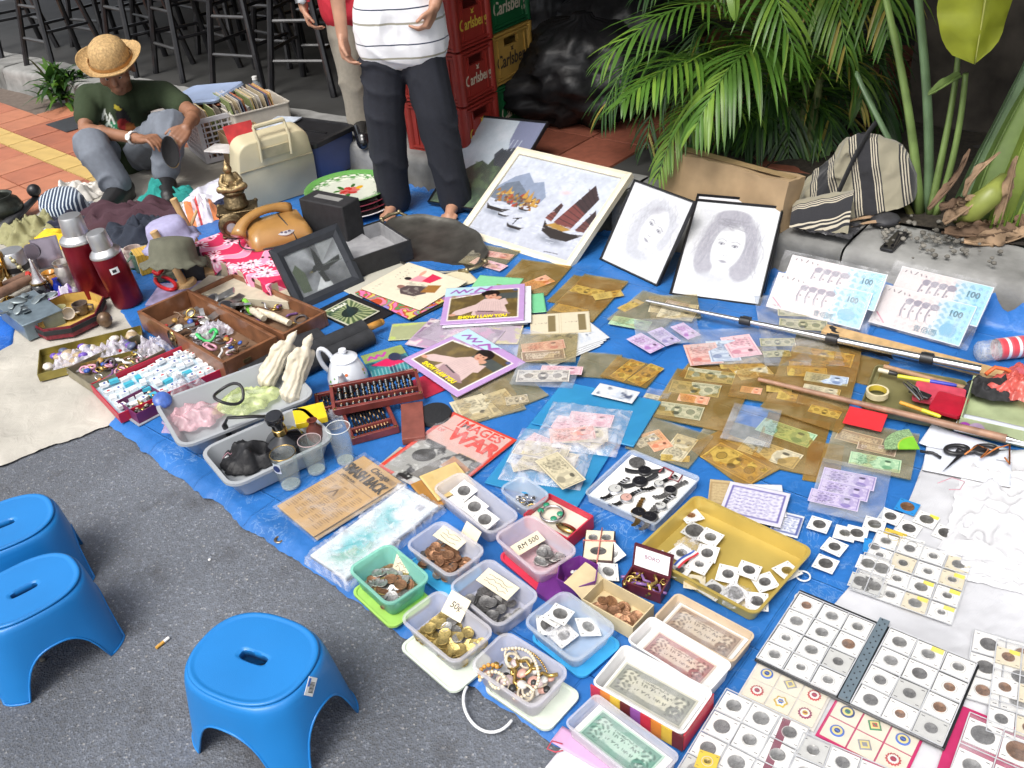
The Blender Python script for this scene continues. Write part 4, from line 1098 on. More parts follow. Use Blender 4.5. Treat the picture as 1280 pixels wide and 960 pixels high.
# --- the squatting man
J=dict(anR=P(149,236,.09),anL=P(206,224,.09),knR=V(113,180,4.52),knL=V(214,156,4.6),pelvis=V(152,196,4.98),hipR=V(132,194,4.94),hipL=V(174,190,4.96),waist=V(153,172,5.0),chest=V(155,138,4.97),neck=V(150,106,4.9),head=V(143,86,4.82),shR=V(110,122,4.93),shL=V(204,117,4.96),elR=V(107,163,4.74),wrR=V(177,174,4.52),hdR=V(196,172,4.45),elL=V(243,143,4.74),wrL=V(233,160,4.56),hdL=V(222,172,4.5))
gz=.02
J['anR'].z=gz+.085;J['anL'].z=gz+.085
J['toR']=Ve((J['anR'].x-.05,J['anR'].y-.2,gz));J['toL']=Ve((J['anL'].x+.06,J['anL'].y-.2,gz))
fwd=Ve((.15,-1,0)).normalized()
GREEN=Pr_("green_tee",.9)
def tee_paint(me,J):
 cv=Cv(24,26,4,(0,0,0),1);A=np.zeros((cv.ny,cv.nx))
 base_c=np.array(lin((.17,.22,.13)))
 cv.a[:]=(.17,.22,.13)
 cv.ell(14,14,3.2,9,(.07,.06,.07));cv.ell(13,12,2.6,3.2,(.5,.1,.1));cv.ell(16,9,2.4,4,(.5,.28,.1));cv.ell(13,21,1.8,1.5,(.72,.66,.2));cv.ell(15,5,5,1.6,(.66,.6,.15))
 cv.poly([(5,4),(7,12),(10,13),(11,5)],(.1,.45,.3));cv.line([(3,12),(5,16),(6,11),(8,16),(9,12)],.9,(.86,.88,.85));cv.line([(4,9),(6,11),(9,9)],.8,(.8,.85,.8));cv.line([(5,6),(7,8),(9,5)],.7,(.75,.85,.78))
 img=cv.a[::1]
 n=len(me.vertices);co=np.empty(n*3,np.float32);me.vertices.foreach_get('co',co);co=co.reshape(-1,3)
 o=np.array(J['chest']*1.0+J['waist']*.0);ux=np.array((J['shL']-J['shR']).normalized());uz=np.array((J['neck']-J['pelvis']).normalized());nn=np.cross(ux,uz);
 if nn[1]>0:nn=-nn
 d=co-o;u=d@ux*100+12;v=d@uz*100+13;f_=d@nn
 col=np.tile(base_c,(n,1))*(1+.18*np.random.default_rng(2).random((n,1)))
 ins=(u>0)&(u<24)&(v>0)&(v<26)&(f_>0)
 ix=np.clip((u*cv.ppc).astype(int),0,cv.nx-1);iy=np.clip((v*cv.ppc).astype(int),0,cv.ny-1)
 im=np.where(img<=.04045,img/12.92,((img+.055)/1.055)**2.4)
 col[ins]=im[iy[ins],ix[ins]]
 at=me.color_attributes.new("Col",'FLOAT_COLOR','POINT');at.data.foreach_set('color',np.concatenate([col,np.ones((n,1))],1).astype(np.float32).reshape(-1))
GREYT=mat("grey_blue_trouser_cloth",(.16,.18,.215),.85,var=.07,scale=50,bump=.2)
hup=Ve((.03,-.3,.95)).normalized()
base=(J['anR']+J['anL'])/2;base=Ve((base.x,base.y+.1,gz))
m3=person("squatting man in a green printed T-shirt and grey-blue trousers looking down",J,fwd,SKIN,.97,base,shirt=dict(mat=GREEN,low=0,wide=.95,Sv_=.62,paint=tee_paint),trou=dict(mat=GREYT,r=(.1,.087,.068),hem=.1,amp=.016,sc=5),cu_=(.8,.85),palm={'R':Ve((.2,-.1,-1)),'L':Ve((-.6,.2,-.8))},hup=hup,hfwd=Ve((.15,-1,-.25)).normalized())
for q in 'RL':shoe(m3,J['an'+q]-base,J['to'+q]-base,0,mat("black_shoe_leather",(.012,.012,.013),.5,bump=.2),1.2)
watch_on(m3,J['elR']-base,J['wrR']-base,.03,WHITE,mat("watch_dial_white",(.75,.75,.72),.3))
# his straw hat
STRAW=mat("woven_straw",(.46,.3,.13),.75,var=.3,scale=90,bump=1.0,bscale=160)
hc=J['head']+hup*.045
ht=T_("straw_hat","round tan straw hat worn by the squatting man","hat",hc,rot=hup.to_track_quat('Z','Y').to_euler())
b=MB()
prof=[(.001,.118),(.035,.116),(.065,.105),(.088,.085),(.1,.055),(.104,.02),(.106,.004)]
prof=[(r_*.93,z_)for r_,z_ in prof]
b.lathe(prof+[(.095,.0),(.096,.03),(.08,.078),(.001,.108)],40,cap0=False,cap1=False,sy=1.12);b.build("crown",STRAW,ht,Sm=9)
b=MB();b.lathe([(.1,.006),(.125,.0),(.15,.002),(.172,.014),(.176,.018),(.172,.01),(.15,-.003),(.125,-.006),(.1,-.001)],44,cap0=False,cap1=False,sy=1.08)
b.v=[(x*.9,y*.9,z)for x,y,z in b.v]
for i,v in enumerate(b.v):b.v[i]=(v[0],v[1],v[2]+.03*(abs(v[0])/.17)**2.5*(1 if abs(v[0])>.1 else 0)-.0)
b.build("brim",STRAW,ht,Sm=9)
b=MB();b.lathe([(.1065,.004),(.1075,.012),(.1065,.022)],40,cap0=False,cap1=False,sy=1.12);b.build("hat_band",mat("straw_band",(.4,.2,.06),.7,var=.2,scale=100,bump=.6),ht)
# the cap he is holding
c=V(213,190,4.42)
ct=T_("cap","black lined cap with maroon and yellow trim held by the squatting man","cap",c,rot=(EYE-c+Ve((-.9,0,.4))).to_track_quat('Z','Y').to_euler())
b=MB();b.lathe([(.001,-.03),(.04,-.022),(.058,-.01),(.064,.003),(.062,.003),(.054,-.007),(.001,-.02)],28,sx=.62,sy=1.15);b.build("cap_lining",mat("black_felt",(.01,.01,.011),.95,bump=.4),ct,Sm=9)
b=MB();b.lathe([(.065,.003),(.067,-.008),(.056,-.026),(.04,-.036),(.001,-.052)],28,sx=.64,sy=1.17,cap0=False);b.build("cap_crown",St_("patchwork_cloth",[(0,(.16,.03,.06)),(.3,(.4,.25,.05)),(.5,(.12,.12,.13)),(.75,(.2,.04,.08))],9,'Y',.9),ct,Sm=9)
# ================================================================== GOODS: far end (records, cases, plates) and pictures
ZB=.027
def boxT(M_n_u_back):
 n,u,back=M_n_u_back
 return Matrix((n,back,u)).transposed().to_euler()
def Sf_(BL,BR,TL,TR,z=ZB):
 M,n,w,h,u=lean(BL,BR,TL,TR,z)
 back=u.cross(n).normalized()
 if back.y<0:back=-back
 return M,n,w,h,u,Matrix((n,back,u)).transposed().to_euler()
# --- storage box with black lid, lattice basket, record crate, card box
def rtub(b,w,d,h,r,th=.003,taper=.88,lip=.006,mi=0,z=0.0,n=5):
 """open tub with rounded corners, lip and wall thickness"""
 rings=[rrect(w*taper*.92,d*taper*.92,r*.7,n,z),rrect(w*taper,d*taper,r*.8,n,z+.003),rrect(w,d,r,n,z+h-lip),rrect(w+2*lip,d+2*lip,r+lip,n,z+h-lip),rrect(w+2*lip,d+2*lip,r+lip,n,z+h),rrect(w-2*th,d-2*th,max(.002,r-th),n,z+h),rrect(w*taper-2*th,d*taper-2*th,max(.002,r*.8-th),n,z+.003+th),rrect(w*taper*.9-2*th,d*taper*.9-2*th,max(.002,r*.7-th),n,z+th)]
 b.loft(rings,mi)
 return b
BLUEP=mat("blue_grey_plastic",(.1,.13,.27),.4,var=.1,scale=6,bump=.1)
p=P(395,214,ZB)
ang=atan2(*(P(440,226,ZB)-P(352,212,ZB)).yx)
t=T_("storage_box","blue-grey plastic storage box with a black lid near the kerb","box",(p.x-.02,p.y+.02,ZB),KANG+.12)
b=MB();rtub(b,.40,.30,.20,.025,taper=.9);b.build("tub",BLUEP,t)
b=MB();b.loft([rrect(.425,.325,.03,4,.19),rrect(.425,.325,.03,4,.212),rrect(.40,.30,.03,4,.218),rrect(.38,.28,.03,4,.21),rrect(.36,.26,.03,4,.21)]);b.box((.05,0,.214),(.2,.012,.004));o=b.build("lid",BLACK,t)
t2=T_("storage_box","darker blue storage box wedged behind the cream machine case","box",(p.x-.24,p.y+.13,ZB),KANG+.1)
b=MB();rtub(b,.22,.28,.17,.02,taper=.92);b.build("tub",mat("navy_plastic",(.03,.035,.09),.4),t2)
b=MB();b.loft([rrect(.235,.295,.025,4,.165),rrect(.235,.295,.025,4,.182),rrect(.22,.28,.025,4,.185)]);b.build("lid",BLACK,t2)
def basket(Lb,c,a,w,d,h,m):
 t=T_("lattice_basket",Lb,"basket",c,a)
 b=MB()
 for(cx,cy,L_,r_)in((0,-d/2,w,0),(w/2,0,d,PI/2),(0,d/2,w,PI),(-w/2,0,d,-PI/2)):
  M=MT_((cx,cy,0))@MR_(r_,4,'Z')
  b.box((0,.003,h-.012),(L_+.006,.012,.024),M=M);b.box((0,.003,.012),(L_,.008,.024),M=M)
  for sx in(-1,1):b.box((sx*(L_/2-.01),.003,h/2),(.024,.009,h-.03),M=M)
  k=int(L_/.032)
  for i in range(1,k):b.box((-L_/2+L_*i/k,.003,h/2),(.007,.006,h-.04),M=M)
  for j in range(1,7):b.box((0,.004,.02+(h-.04)*j/7),(L_-.03,.006,.007),M=M)
 b.box((0,0,.006),(w-.01,d-.01,.006))
 b.build("basket_body",m,t);return t
pb=P(262,196,ZB);RA=rad(30)
bk=basket("white lattice plastic basket full of records next to the squatting man",(pb.x+.06,pb.y+.1,ZB),RA+rad(0),.30,.34,.24,mat("greyish_white_plastic",(.55,.54,.57),.4,var=.05))
rc=P(312,190,ZB)
t=T_("record_crate","pale plastic crate holding a row of old records","crate",(rc.x+.04,rc.y+.12,ZB),RA)
b=MB();rtub(b,.32,.34,.24,.015,taper=.96);b.build("crate_body",mat("ivory_plastic",(.58,.54,.47),.45,var=.06),t)
SLV=[mat("sleeve_%d"%i,c,.6,var=.12,scale=30,bump=.05)for i,c in enumerate([(.62,.55,.4),(.5,.42,.28),(.6,.3,.12),(.25,.3,.12),(.55,.52,.48),(.4,.1,.08),(.65,.5,.2),(.3,.26,.22),(.12,.14,.2),(.55,.45,.36)])]
def rec_row(parent_c,a,n,w,h,x0,dx,z,tilt,sd_,gl):
 R_=RR_(sd_)
 b=MB();b.box((0,0,h/2),(.0035,w,h))
 ms=[b.mesh("record_sleeve",m,0)for m in SLV]
 for q_,nm in zip(ms,('cream','tan','orange','olive','pale grey','red','mustard','brown grey','navy','beige')):q_['desc']=nm
 for i in range(n):
  o_=Ve((cos(a),sin(a),0))*(x0+dx*i+R_.uniform(-.002,.002))
  o=put("record",ms[(i*7+sd_)%10],None,(parent_c[0]+o_.x,parent_c[1]+o_.y,z),rot=(0,rad(tilt+R_.uniform(-4,4)),a))
  tag(o,o.data['desc']+gl[0],"record",gl[1])
rec_row((rc.x+.05,rc.y+.12),RA,20,.28,.29,-.125,.0125,ZB+.012,-8,3,(" record sleeve filed upright in the pale crate by the water bottle","records in the pale crate"))
rec_row((pb.x+.06,pb.y+.1),RA,9,.28,.26,-.11,.026,ZB+.012,-10,5,(" record sleeve standing in the white lattice basket","records in the lattice basket"))
cb=P(285,212,ZB)
t=T_("card_box","small open cardboard box with a green leaf print holding booklets","box",(cb.x+.12,cb.y+.04,ZB),RA)
b=MB();
for(cx,cy,L_,r_)in((0,-.13,.2,0),(.1,0,.26,PI/2),(0,.13,.2,PI),(-.1,0,.26,-PI/2)):b.box((cx,cy,.09),(L_,.004,.18),r_)
b.box((0,0,.003),(.2,.26,.004));b.build("box_body",CARDBOARD,t)
b=MB();b.lathe([(.001,0),(.04,0),(.001,.0006)],14,M=MT_((-.1025,-.02,.06))@MR_(-PI/2,4,'Y'));b.build("green_print",mat("green_print",(.12,.25,.05),.6),t)
BK=[("red booklet with a round emblem leaning in the card box",(.45,.03,.03)),("pinkish picture booklet on top of the card box",(.45,.25,.3)),("white folded paper lying over the card box",(.68,.66,.64)),("dark purple booklet lying across the card box",(.12,.07,.14)),("pale blue magazine on the black lid",(.5,.55,.62))]
for i,(lb_,c)in enumerate(BK):
 q=[(305,178),(312,190),(286,186),(322,190),(352,166)][i]
 p=P(*q,.2)
 b=MB();b.box((0,0,0),(.15,.2,.008));o=b.build("booklet",mat("booklet_%d"%i,c,.5,var=.3,scale=18),None,tuple(p),RA+(.2,-.5,.9,.4,-.4)[i],rot=[(rad(60),0,RA),(.2,-.15,RA-.5),(.1,.1,RA+.9),(.1,-.2,RA+.4),(0,.0,KANG+.3)][i],Bv=.001,Lb=lb_,cat="booklet")
 if i==4:o.location.z=.25
# folders on the basket
p=P(256,118,.3)
t=T_("document_case","pale blue plastic document case lying on the basket of records","document case",(p.x,p.y,.29),RA+.35,rot=(rad(4),rad(-6),KANG+.25))
b=MB();b.loft([rrect(.38,.27,.03,5,0),rrect(.39,.28,.035,5,.012),rrect(.38,.27,.03,5,.024),rrect(.34,.23,.02,5,.02)]);b.build("case_body",mat("light_blue_plastic",(.32,.4,.58),.3,var=.1,scale=8),t)
b=MB();b.box((0,-.13,.013),(.1,.012,.016));b.build("clasp",WHITE,t)
for k,(c,lb_)in enumerate((((.25,.08,.04),"rust-edged folder under the pale blue document case"),((.05,.05,.055),"black folder at the bottom under the document case"))):
 b=MB();b.box((0,0,0),(.36,.27,.01));b.build("folder",mat("folder_%d"%k,c,.5),None,(p.x+.03+.02*k,p.y+.01,.278-.014*k),rot=(rad(4),rad(-6),KANG+.2+.1*k),Bv=.002,Lb=lb_,cat="folder")
# water bottle on the kerb
p=P(327,136,.152)
t=T_("water_bottle","small clear plastic water bottle standing behind the records","bottle",p)
b=MB();b.lathe([(.001,0),(.028,0),(.031,.006),(.031,.05),(.029,.056),(.031,.062),(.031,.12),(.025,.145),(.013,.16),(.013,.172)],18);b.build("bottle_body",film("pet_bottle",(.9,.95,.97),(.75,.8,.85),.2,.08,.15),t)
b=MB();b.lathe([(.015,.168),(.015,.186),(.001,.187)],16);b.build("cap",WHITE,t)
# --- cream sewing machine case
M,n,w_,h_,u,E=Sf_((306,266),(400,236),(297,178),(385,164))
t=T_("machine_case","cream hard plastic sewing machine case with a folding handle","case",M,rot=E)
CREAMP=mat("cream_hard_plastic",(.56,.5,.33),.45,var=.07,scale=8,bump=.12,dirt=(.4,.34,.2),dirt_amt=.4)
b=MB();
def cs(y,k,kz=1.0):
 pts=[]
 W,H=w_*k,h_*kz
 for x,z in rr2(W,H,.06):pts.append((x,y,z))
 return pts
def rr2(W,H,r):
 out=[]
 for cx,cz,a0 in((W/2*.9-r,H-r,0),(-W/2*.9+r,H-r,90)):
  for k in range(7):
   a=rad(a0+15*k);out.append((cx+r*cos(a),cz+r*sin(a)))
 out+=[(-W/2*.97,H*.55),(-W/2,.0),(0,0),(W/2,0),(W/2*.97,H*.55)]
 return out
b.loft([cs(.11,.95,.96),cs(.1,1),cs(.016,1),cs(.004,.985,.99),cs(0,.97,.975)]);o=b.build("case_shell",CREAMP,t,Sm=.9)
b=MB();b.box((0,-.001,h_*.6),(w_*.93,.004,.005));b.build("seam",mat("seam_shadow_line",(.36,.31,.2),.6),t)
b=MB()
for sx in(-1,1):b.tube([(sx*.075,-.012,h_*.70),(sx*.075,-.012,h_*.99),(sx*.075,.03,h_+.055)],.007,8)
b.tube([(-.075,.03,h_+.055),(.075,.03,h_+.055)],.011,8);b.build("handle",CREAMP,t)
b=MB();b.box((0,-.004,h_*.80),(.14,.006,.05));b.build("handle_recess",mat("cream_recess",(.45,.39,.24),.5),t)
# folded pale cloth beside it
Hp_("folded_cloth","pale lilac-white cloth dropped between the cream cloth and the machine case","cloth",mat("pale_lilac_cloth",(.6,.6,.68),.9,var=.06,bump=.3),(276,238),.5,.25,.05,rad(50),3,2.2)
Hp_("folded_cloth","dark navy cloth edge under the pale lilac cloth","cloth",mat("navy_cloth",(.015,.02,.05),.9,bump=.3),(268,262),.42,.12,.04,rad(50),8,2.2)
# --- black cases
M,n,w_,h_,u,E=Sf_((386,306),(438,318),(363,243),(437,258))
t=T_("case","black box standing on its side, with a grey label strip","case",M,rot=(0,0,atan2(n.y,n.x)))
w1=w_*1.02
b=MB();b.box((0,.055,h_*.48),(w1,.11,h_*.96));b.build("case_body",BLACKM,t,Bv=.006)
b=MB();b.box((.0,.055,h_*.963),(.14,.03,.004));b.build("label_strip",mat("grey_strip",(.25,.25,.24),.4),t)
M,n,w_,h_,u,E=Sf_((440,350),(514,324),(440,312),(512,297))
t=T_("open_case","open flat black box with grey lining beside the standing black case","case",M,atan2(n.y,n.x))
W,D_,H_=w_*1.05,.27,.085
b=MB()
for cx,cy,L_,r_ in((0,0,W,0),(W/2,D_/2,D_,PI/2),(0,D_,W,PI),(-W/2,D_/2,D_,-PI/2)):b.box((cx,cy,H_/2),(L_+.006,.008,H_),r_)
b.build("case_wall",BLACKM,t)
b=MB()
for cx,cy,L_,r_ in((0,.006,W-.012,0),(W/2-.006,D_/2,D_-.014,PI/2),(0,D_-.006,W-.012,PI),(-W/2+.006,D_/2,D_-.014,-PI/2)):b.box((cx,cy,H_/2-.002),(L_,.004,H_-.006),r_)
b.box((0,D_/2,.012),(W-.016,D_-.016,.02));b.box((-.03,D_/2,.04),(W*.55,D_*.9,.035));b.build("lining",mat("grey_lining",(.3,.3,.31),.7,var=.15),t)
# --- enamel plates
def plate_print():
 cv=Cv(42,42,5,(.84,.86,.8));C=21
 d=np.hypot(cv.X-C,cv.Y-C);th=np.arctan2(cv.Y-C,cv.X-C)
 cv.put((d>17.6).astype(float),(.35,.6,.28),.9)
 cv.put(((d>15.5)&(d<17.8)&(np.sin(th*26)*np.sin(d*4)>.1)).astype(float),(.2,.42,.16),.9)
 cv.put(((d>13.5)&(d<16)&(np.sin(th*13+1)>.55)&(np.sin(d*3)>-.2)).astype(float),(.3,.52,.26),.8)
 for k in range(7):
  a=k*.9;cv.ell(C+2.6*cos(a),C+2.6*sin(a),2.6,1.9,(.75,.16,.14)if k%2 else(.82,.4,.38),a,.9)
 cv.ell(C+5.4,C-2,2.1,1.6,(.85,.65,.15));cv.ell(C-5,C-3,2.4,1.2,(.25,.45,.2),.5);cv.ell(C+1,C+6,2.6,1.1,(.25,.45,.2),1.2);cv.ell(C-3,C+5,2,1,(.3,.5,.2),-.6);cv.ell(C+6,C+2.4,2,1,(.25,.42,.2),.4)
 return cv
def plate(Lb,p,z,rr,rimc,top=None,rz=0.0):
 t=T_("enamel_plate",Lb,"plate",(p.x,p.y,z),rz,"stacked enamel plates")
 b=MB();s_=rr/.21
 b.lathe([(.001,.004),(.12*s_,.002),(.15*s_,.01),(.195*s_,.028),(.21*s_,.031),(.211*s_,.033),(.209*s_,.0345),(.194*s_,.031),(.148*s_,.0135),(.001,.0075)],48)
 b.build("plate_body",mat("enamel_"+rimc[0],rimc[1],.2,var=.06,bump=.02,coat=.5),t,Sm=9)
 if top:
  img=top.out();vs,fs,cl=[],[],[]
  NR,NA=40,128
  for j in range(NR+1):
   r_=.2085*s_*j/NR+1e-4
   z_=np.interp(r_/s_,[0,.148,.194,.2085],[.0078,.0139,.0314,.0351])
   for i in range(NA):
    a=2*PI*i/NA;x,y=r_*cos(a),r_*sin(a);vs.append((x,y,float(z_)))
    ix=min(top.nx-1,int((x/(.42*s_)+.5)*top.nx));iy=min(top.ny-1,int((y/(.42*s_)+.5)*top.ny));cl.append(lin(img[iy,ix])+(1,))
  for j in range(NR):
   for i in range(NA):k=(i+1)%NA;fs.append((j*NA+i,j*NA+k,(j+1)*NA+k,(j+1)*NA+i))
  me=bpy.data.meshes.new("plate_print");me.from_pydata(vs,[],fs);me.materials.append(Pr_("enamel_print",.12,.6))
  at=me.color_attributes.new("Col",'FLOAT_COLOR','POINT');at.data.foreach_set('color',np.array(cl,np.float32).reshape(-1));me.polygons.foreach_set('use_smooth',[True]*len(me.polygons));put("flower_print",me,t)
 return t
pc=P(441,262,ZB);pc=Ve((pc.x,pc.y+.02,0))
plate("maroon enamel plate at the bottom of the plate stack, with a white edge",pc+Ve((.015,-.01,0)),ZB,.195,("white",(.7,.68,.68)))
plate("dark maroon enamel plate second from the bottom",pc+Ve((.01,0,0)),ZB+.022,.2,("maroon",(.14,.02,.03)))
plate("maroon enamel plate directly under the flowered plate",pc,ZB+.045,.2,("maroon_b",(.2,.03,.05)))
plate("green-rimmed white enamel plate with red flowers, topmost of its stack",pc+Ve((-.005,.01,0)),ZB+.072,.205,("green",(.2,.38,.14)),plate_print(),1.0)
# --- pewter tray with scalloped edge and handles
p=P(540,307,ZB)
t=T_("pewter_tray","tarnished dark grey tray with ornate handles at the man's feet","tray",(p.x,p.y,ZB),0,rot=(rad(3),rad(2),atan2(*(P(598,332,ZB)-P(478,268,ZB)).yx)))
PEW=mat("tarnished_pewter",(.13,.125,.11),.42,.75,var=.35,scale=12,bump=.3)
b=MB()
def tr(k,z,am=.0):return[((.30*k+am*cos(10*a))*cos(a)*(1+.06*cos(2*a)),(.19*k+am*cos(10*a))*sin(a),z)for a in[2*PI*i/80 for i in range(80)]]
b.loft([tr(.84,.0),tr(.9,.004),tr(.97,.016,.003),tr(1,.019,.005),tr(.985,.022,.005),tr(.93,.016,.002),tr(.87,.006),tr(.3,.005)]);b.build("tray_body",PEW,t,Sm=.9)
for sx in(-1,1):
 b=MB();b.tube([(sx*.29,-.06,.018),(sx*.327,-.045,.028),(sx*.337,0,.03),(sx*.327,.045,.028),(sx*.29,.06,.018)],[.008,.006,.009,.006,.008],8)
 b.ball((sx*.327,.046,.03),.011,8);b.ball((sx*.327,-.046,.03),.011,8);b.build("handle",mat("worn_brass_handle",(.3,.25,.15),.4,.8,var=.3),t,Sm=9)
# ================================================================== PICTURES
def Pc_(name,Lb,cat,corners,fw,fd,fm,cvf,glass=False,z=ZB,ppc=3,pre=None):
 M,n,w_,h_,u,E=pre or Sf_(*corners,z)
 t=T_(name,Lb,cat,M,rot=E)
 b=MB()
# frame: four mitred bars, local x right, y back, z up
 def bar(a,c,inn_a,inn_c):
  vs=[(a[0],fd,a[1]),(c[0],fd,c[1]),(inn_c[0],fd,inn_c[1]),(inn_a[0],fd,inn_a[1]),(a[0],.004,a[1]),(c[0],.004,c[1]),(inn_c[0],.006,inn_c[1]),(inn_a[0],.006,inn_a[1])]
  mid=lambda p,q:((p[0]+q[0])/2,0,(p[1]+q[1])/2)
  vs+=[mid(a,inn_a),mid(c,inn_c)]
  b.add(vs,[(0,1,2,3),(0,4,5,1),(4,8,9,5),(8,7,6,9),(3,2,6,7),(0,3,7,8,4),(1,5,9,6,2)])
 o4=[(-w_/2,0),(w_/2,0),(w_/2,h_),(-w_/2,h_)];i4=[(-w_/2+fw,fw),(w_/2-fw,fw),(w_/2-fw,h_-fw),(-w_/2+fw,h_-fw)]
 for k in range(4):bar(o4[k],o4[(k+1)%4],i4[k],i4[(k+1)%4])
 b.build("frame",fm,t,Sm=0)
 b=MB();b.box((0,fd-.003,h_/2),(w_-.006,.004,h_-.006));b.build("backing",CARDBOARD,t)
 iw,ih=(w_-2*fw)*100,(h_-2*fw)*100
 cv=cvf(iw+.4,ih+.4,ppc)
 me=print_mesh("picture_print",cv,PRN if not glass else PRG)
 put("print",me,t,(0,fd*.55,h_/2),rot=(PI/2,0,0))
 if glass:
  b=MB();b.add([(-w_/2+fw,fd*.45,fw),(w_/2-fw,fd*.45,fw),(w_/2-fw,fd*.45,h_-fw),(-w_/2+fw,fd*.45,h_-fw)],[(0,1,2,3)]);b.build("glass_pane",film("picture_glass",(.96,.97,.97),(.55,.57,.6),.05,.08,.02),t)
 return t
CREAMF=mat("cream_painted_wood",(.7,.64,.5),.45,var=.08,scale=20,bump=.15)
BLKF=mat("black_frame",(.012,.012,.014),.35,var=.2)
def junk_scene(w,h,p):
 cv=Cv(w,h,p,(.70,.72,.77));k=w/52
 g=cv.Y/h;cv.a=cv.a*(1-.0)+(np.array((.04,.05,.05))*(g-.5)[...,None])
 cv.mottle(.05,9,3)
 X=lambda x:x/100*w;Y=lambda y:y/100*h
 cv.poly([(0,Y(88-30)),(X(10),Y(74)),(X(20),Y(82)),(X(30),Y(72)),(X(38),Y(76)),(X(48),Y(60)),(X(46),Y(50)),(0,Y(50))],(.46,.51,.60),.9)
 cv.poly([(0,Y(52)),(X(6),Y(64)),(X(16),Y(70)),(X(26),Y(62)),(X(34),Y(56)),(X(40),Y(46)),(X(20),Y(42)),(0,Y(44))],(.36,.40,.46),.95)
 r=RR_(5)
 for i in range(90):
  x,y=r.uniform(0,44),r.uniform(40,54)-0
  c=r.choice([(.55,.38,.16),(.65,.50,.20),(.35,.20,.12),(.72,.60,.32),(.45,.30,.18),(.30,.28,.26),(.6,.2,.14)])
  if r.random()<.5:cv.poly([(X(x),Y(y)),(X(x+4),Y(y+.4)),(X(x+2.6),Y(y+4.4))],c,.95)
  else:cv.rect(X(x),Y(y),X(x+2.4),Y(y+2.6),c,.9)
 for x,y,s_ in((28,52,1),(33,50,1.1),(39,46,.9),(12,53,.8)):cv.poly([(X(x),Y(y)),(X(x+5*s_),Y(y)),(X(x+2*s_),Y(y+12*s_))],(.66,.5,.22))
 def boat(x,y,s_,hull=(.12,.1,.1)):
  cv.ell(X(x),Y(y-4*s_),X(11*s_),Y(4.4*s_),(.30,.33,.38),0,.55,.8)
  cv.poly([(X(x-10*s_),Y(y+4*s_)),(X(x-7*s_),Y(y-2*s_)),(X(x+7*s_),Y(y-2*s_)),(X(x+12*s_),Y(y+3*s_)),(X(x+6*s_),Y(y+1.4*s_)),(X(x-6*s_),Y(y+1.6*s_))],hull)
 boat(12,33,1.1);boat(36,40,.5);boat(22,28,.55);boat(38,19,.8)
 cv.line([(X(36),Y(22)),(X(37),Y(29))],.5*k,(.1,.1,.1));cv.ell(X(37),Y(29),X(1.3),Y(1.2),(.1,.1,.1));cv.line([(X(33),Y(28)),(X(40),Y(31))],.35*k,(.15,.13,.12))
# the junk: hull with three ribbed sails
 cv.ell(X(76),Y(17),X(17),Y(7),(.28,.30,.34),0,.6,.9)
 cv.poly([(X(60),Y(36)),(X(63),Y(24)),(X(74),Y(19)),(X(88),Y(20)),(X(98),Y(31)),(X(88),Y(29)),(X(80),Y(29)),(X(66),Y(30))],(.13,.10,.09))
 cv.poly([(X(63),Y(31)),(X(80),Y(29)),(X(86),Y(33)),(X(70),Y(36))],(.60,.46,.2))
 def sail(pts,c1,c2,n):
  cv.poly(pts,c1);(x0,y0),(x1,y1),(x2,y2),(x3,y3)=pts
  cv.poly([pts[0],pts[1],((x1+x2)/2,(y1+y2)/2),((x0+x3)/2,(y0+y3)/2)],c2,.7)
  for i in range(1,n):
   f_=i/n;cv.line([(x0+(x3-x0)*f_,y0+(y3-y0)*f_),(x1+(x2-x1)*f_,y1+(y2-y1)*f_)],.22*k,(.08,.06,.07),.9)
 sail([(X(68),Y(36)),(X(85),Y(34)),(X(92),Y(72)),(X(82),Y(86))],(.20,.14,.15),(.50,.24,.22),9)
 sail([(X(59),Y(38)),(X(66),Y(36)),(X(67),Y(56)),(X(64),Y(58))],(.24,.15,.15),(.48,.25,.22),6)
 sail([(X(89),Y(34)),(X(97),Y(34)),(X(98),Y(54)),(X(95),Y(60))],(.20,.14,.15),(.42,.24,.22),6)
 for i in range(26):
  x=r.uniform(0,100);y=r.uniform(4,40);cv.line([(X(x),Y(y)),(X(x+r.uniform(3,10)),Y(y+r.uniform(-.5,.5)))],.3*k,(.80,.82,.86),.5)
 cv.ell(X(62),Y(70),X(7),Y(3.4),(.80,.62,.60),.2,.5,.9)
 cv.line([(X(76),Y(4)),(X(88),Y(5.4))],.35*k,(.25,.25,.28),.8)
 for i in range(260):
  x,y=r.uniform(0,w),r.uniform(0,h);c_=cv.a[min(cv.a.shape[0]-1,int(y/h*cv.a.shape[0])),min(cv.a.shape[1]-1,int(x/w*cv.a.shape[1]))]*r.uniform(.9,1.1);cv.ell(x,y,r.uniform(.5,1.6),r.uniform(.2,.5),tuple(c_),r.uniform(-.6,.6),.6)
 cv.mottle(.08,2,9)
 return cv
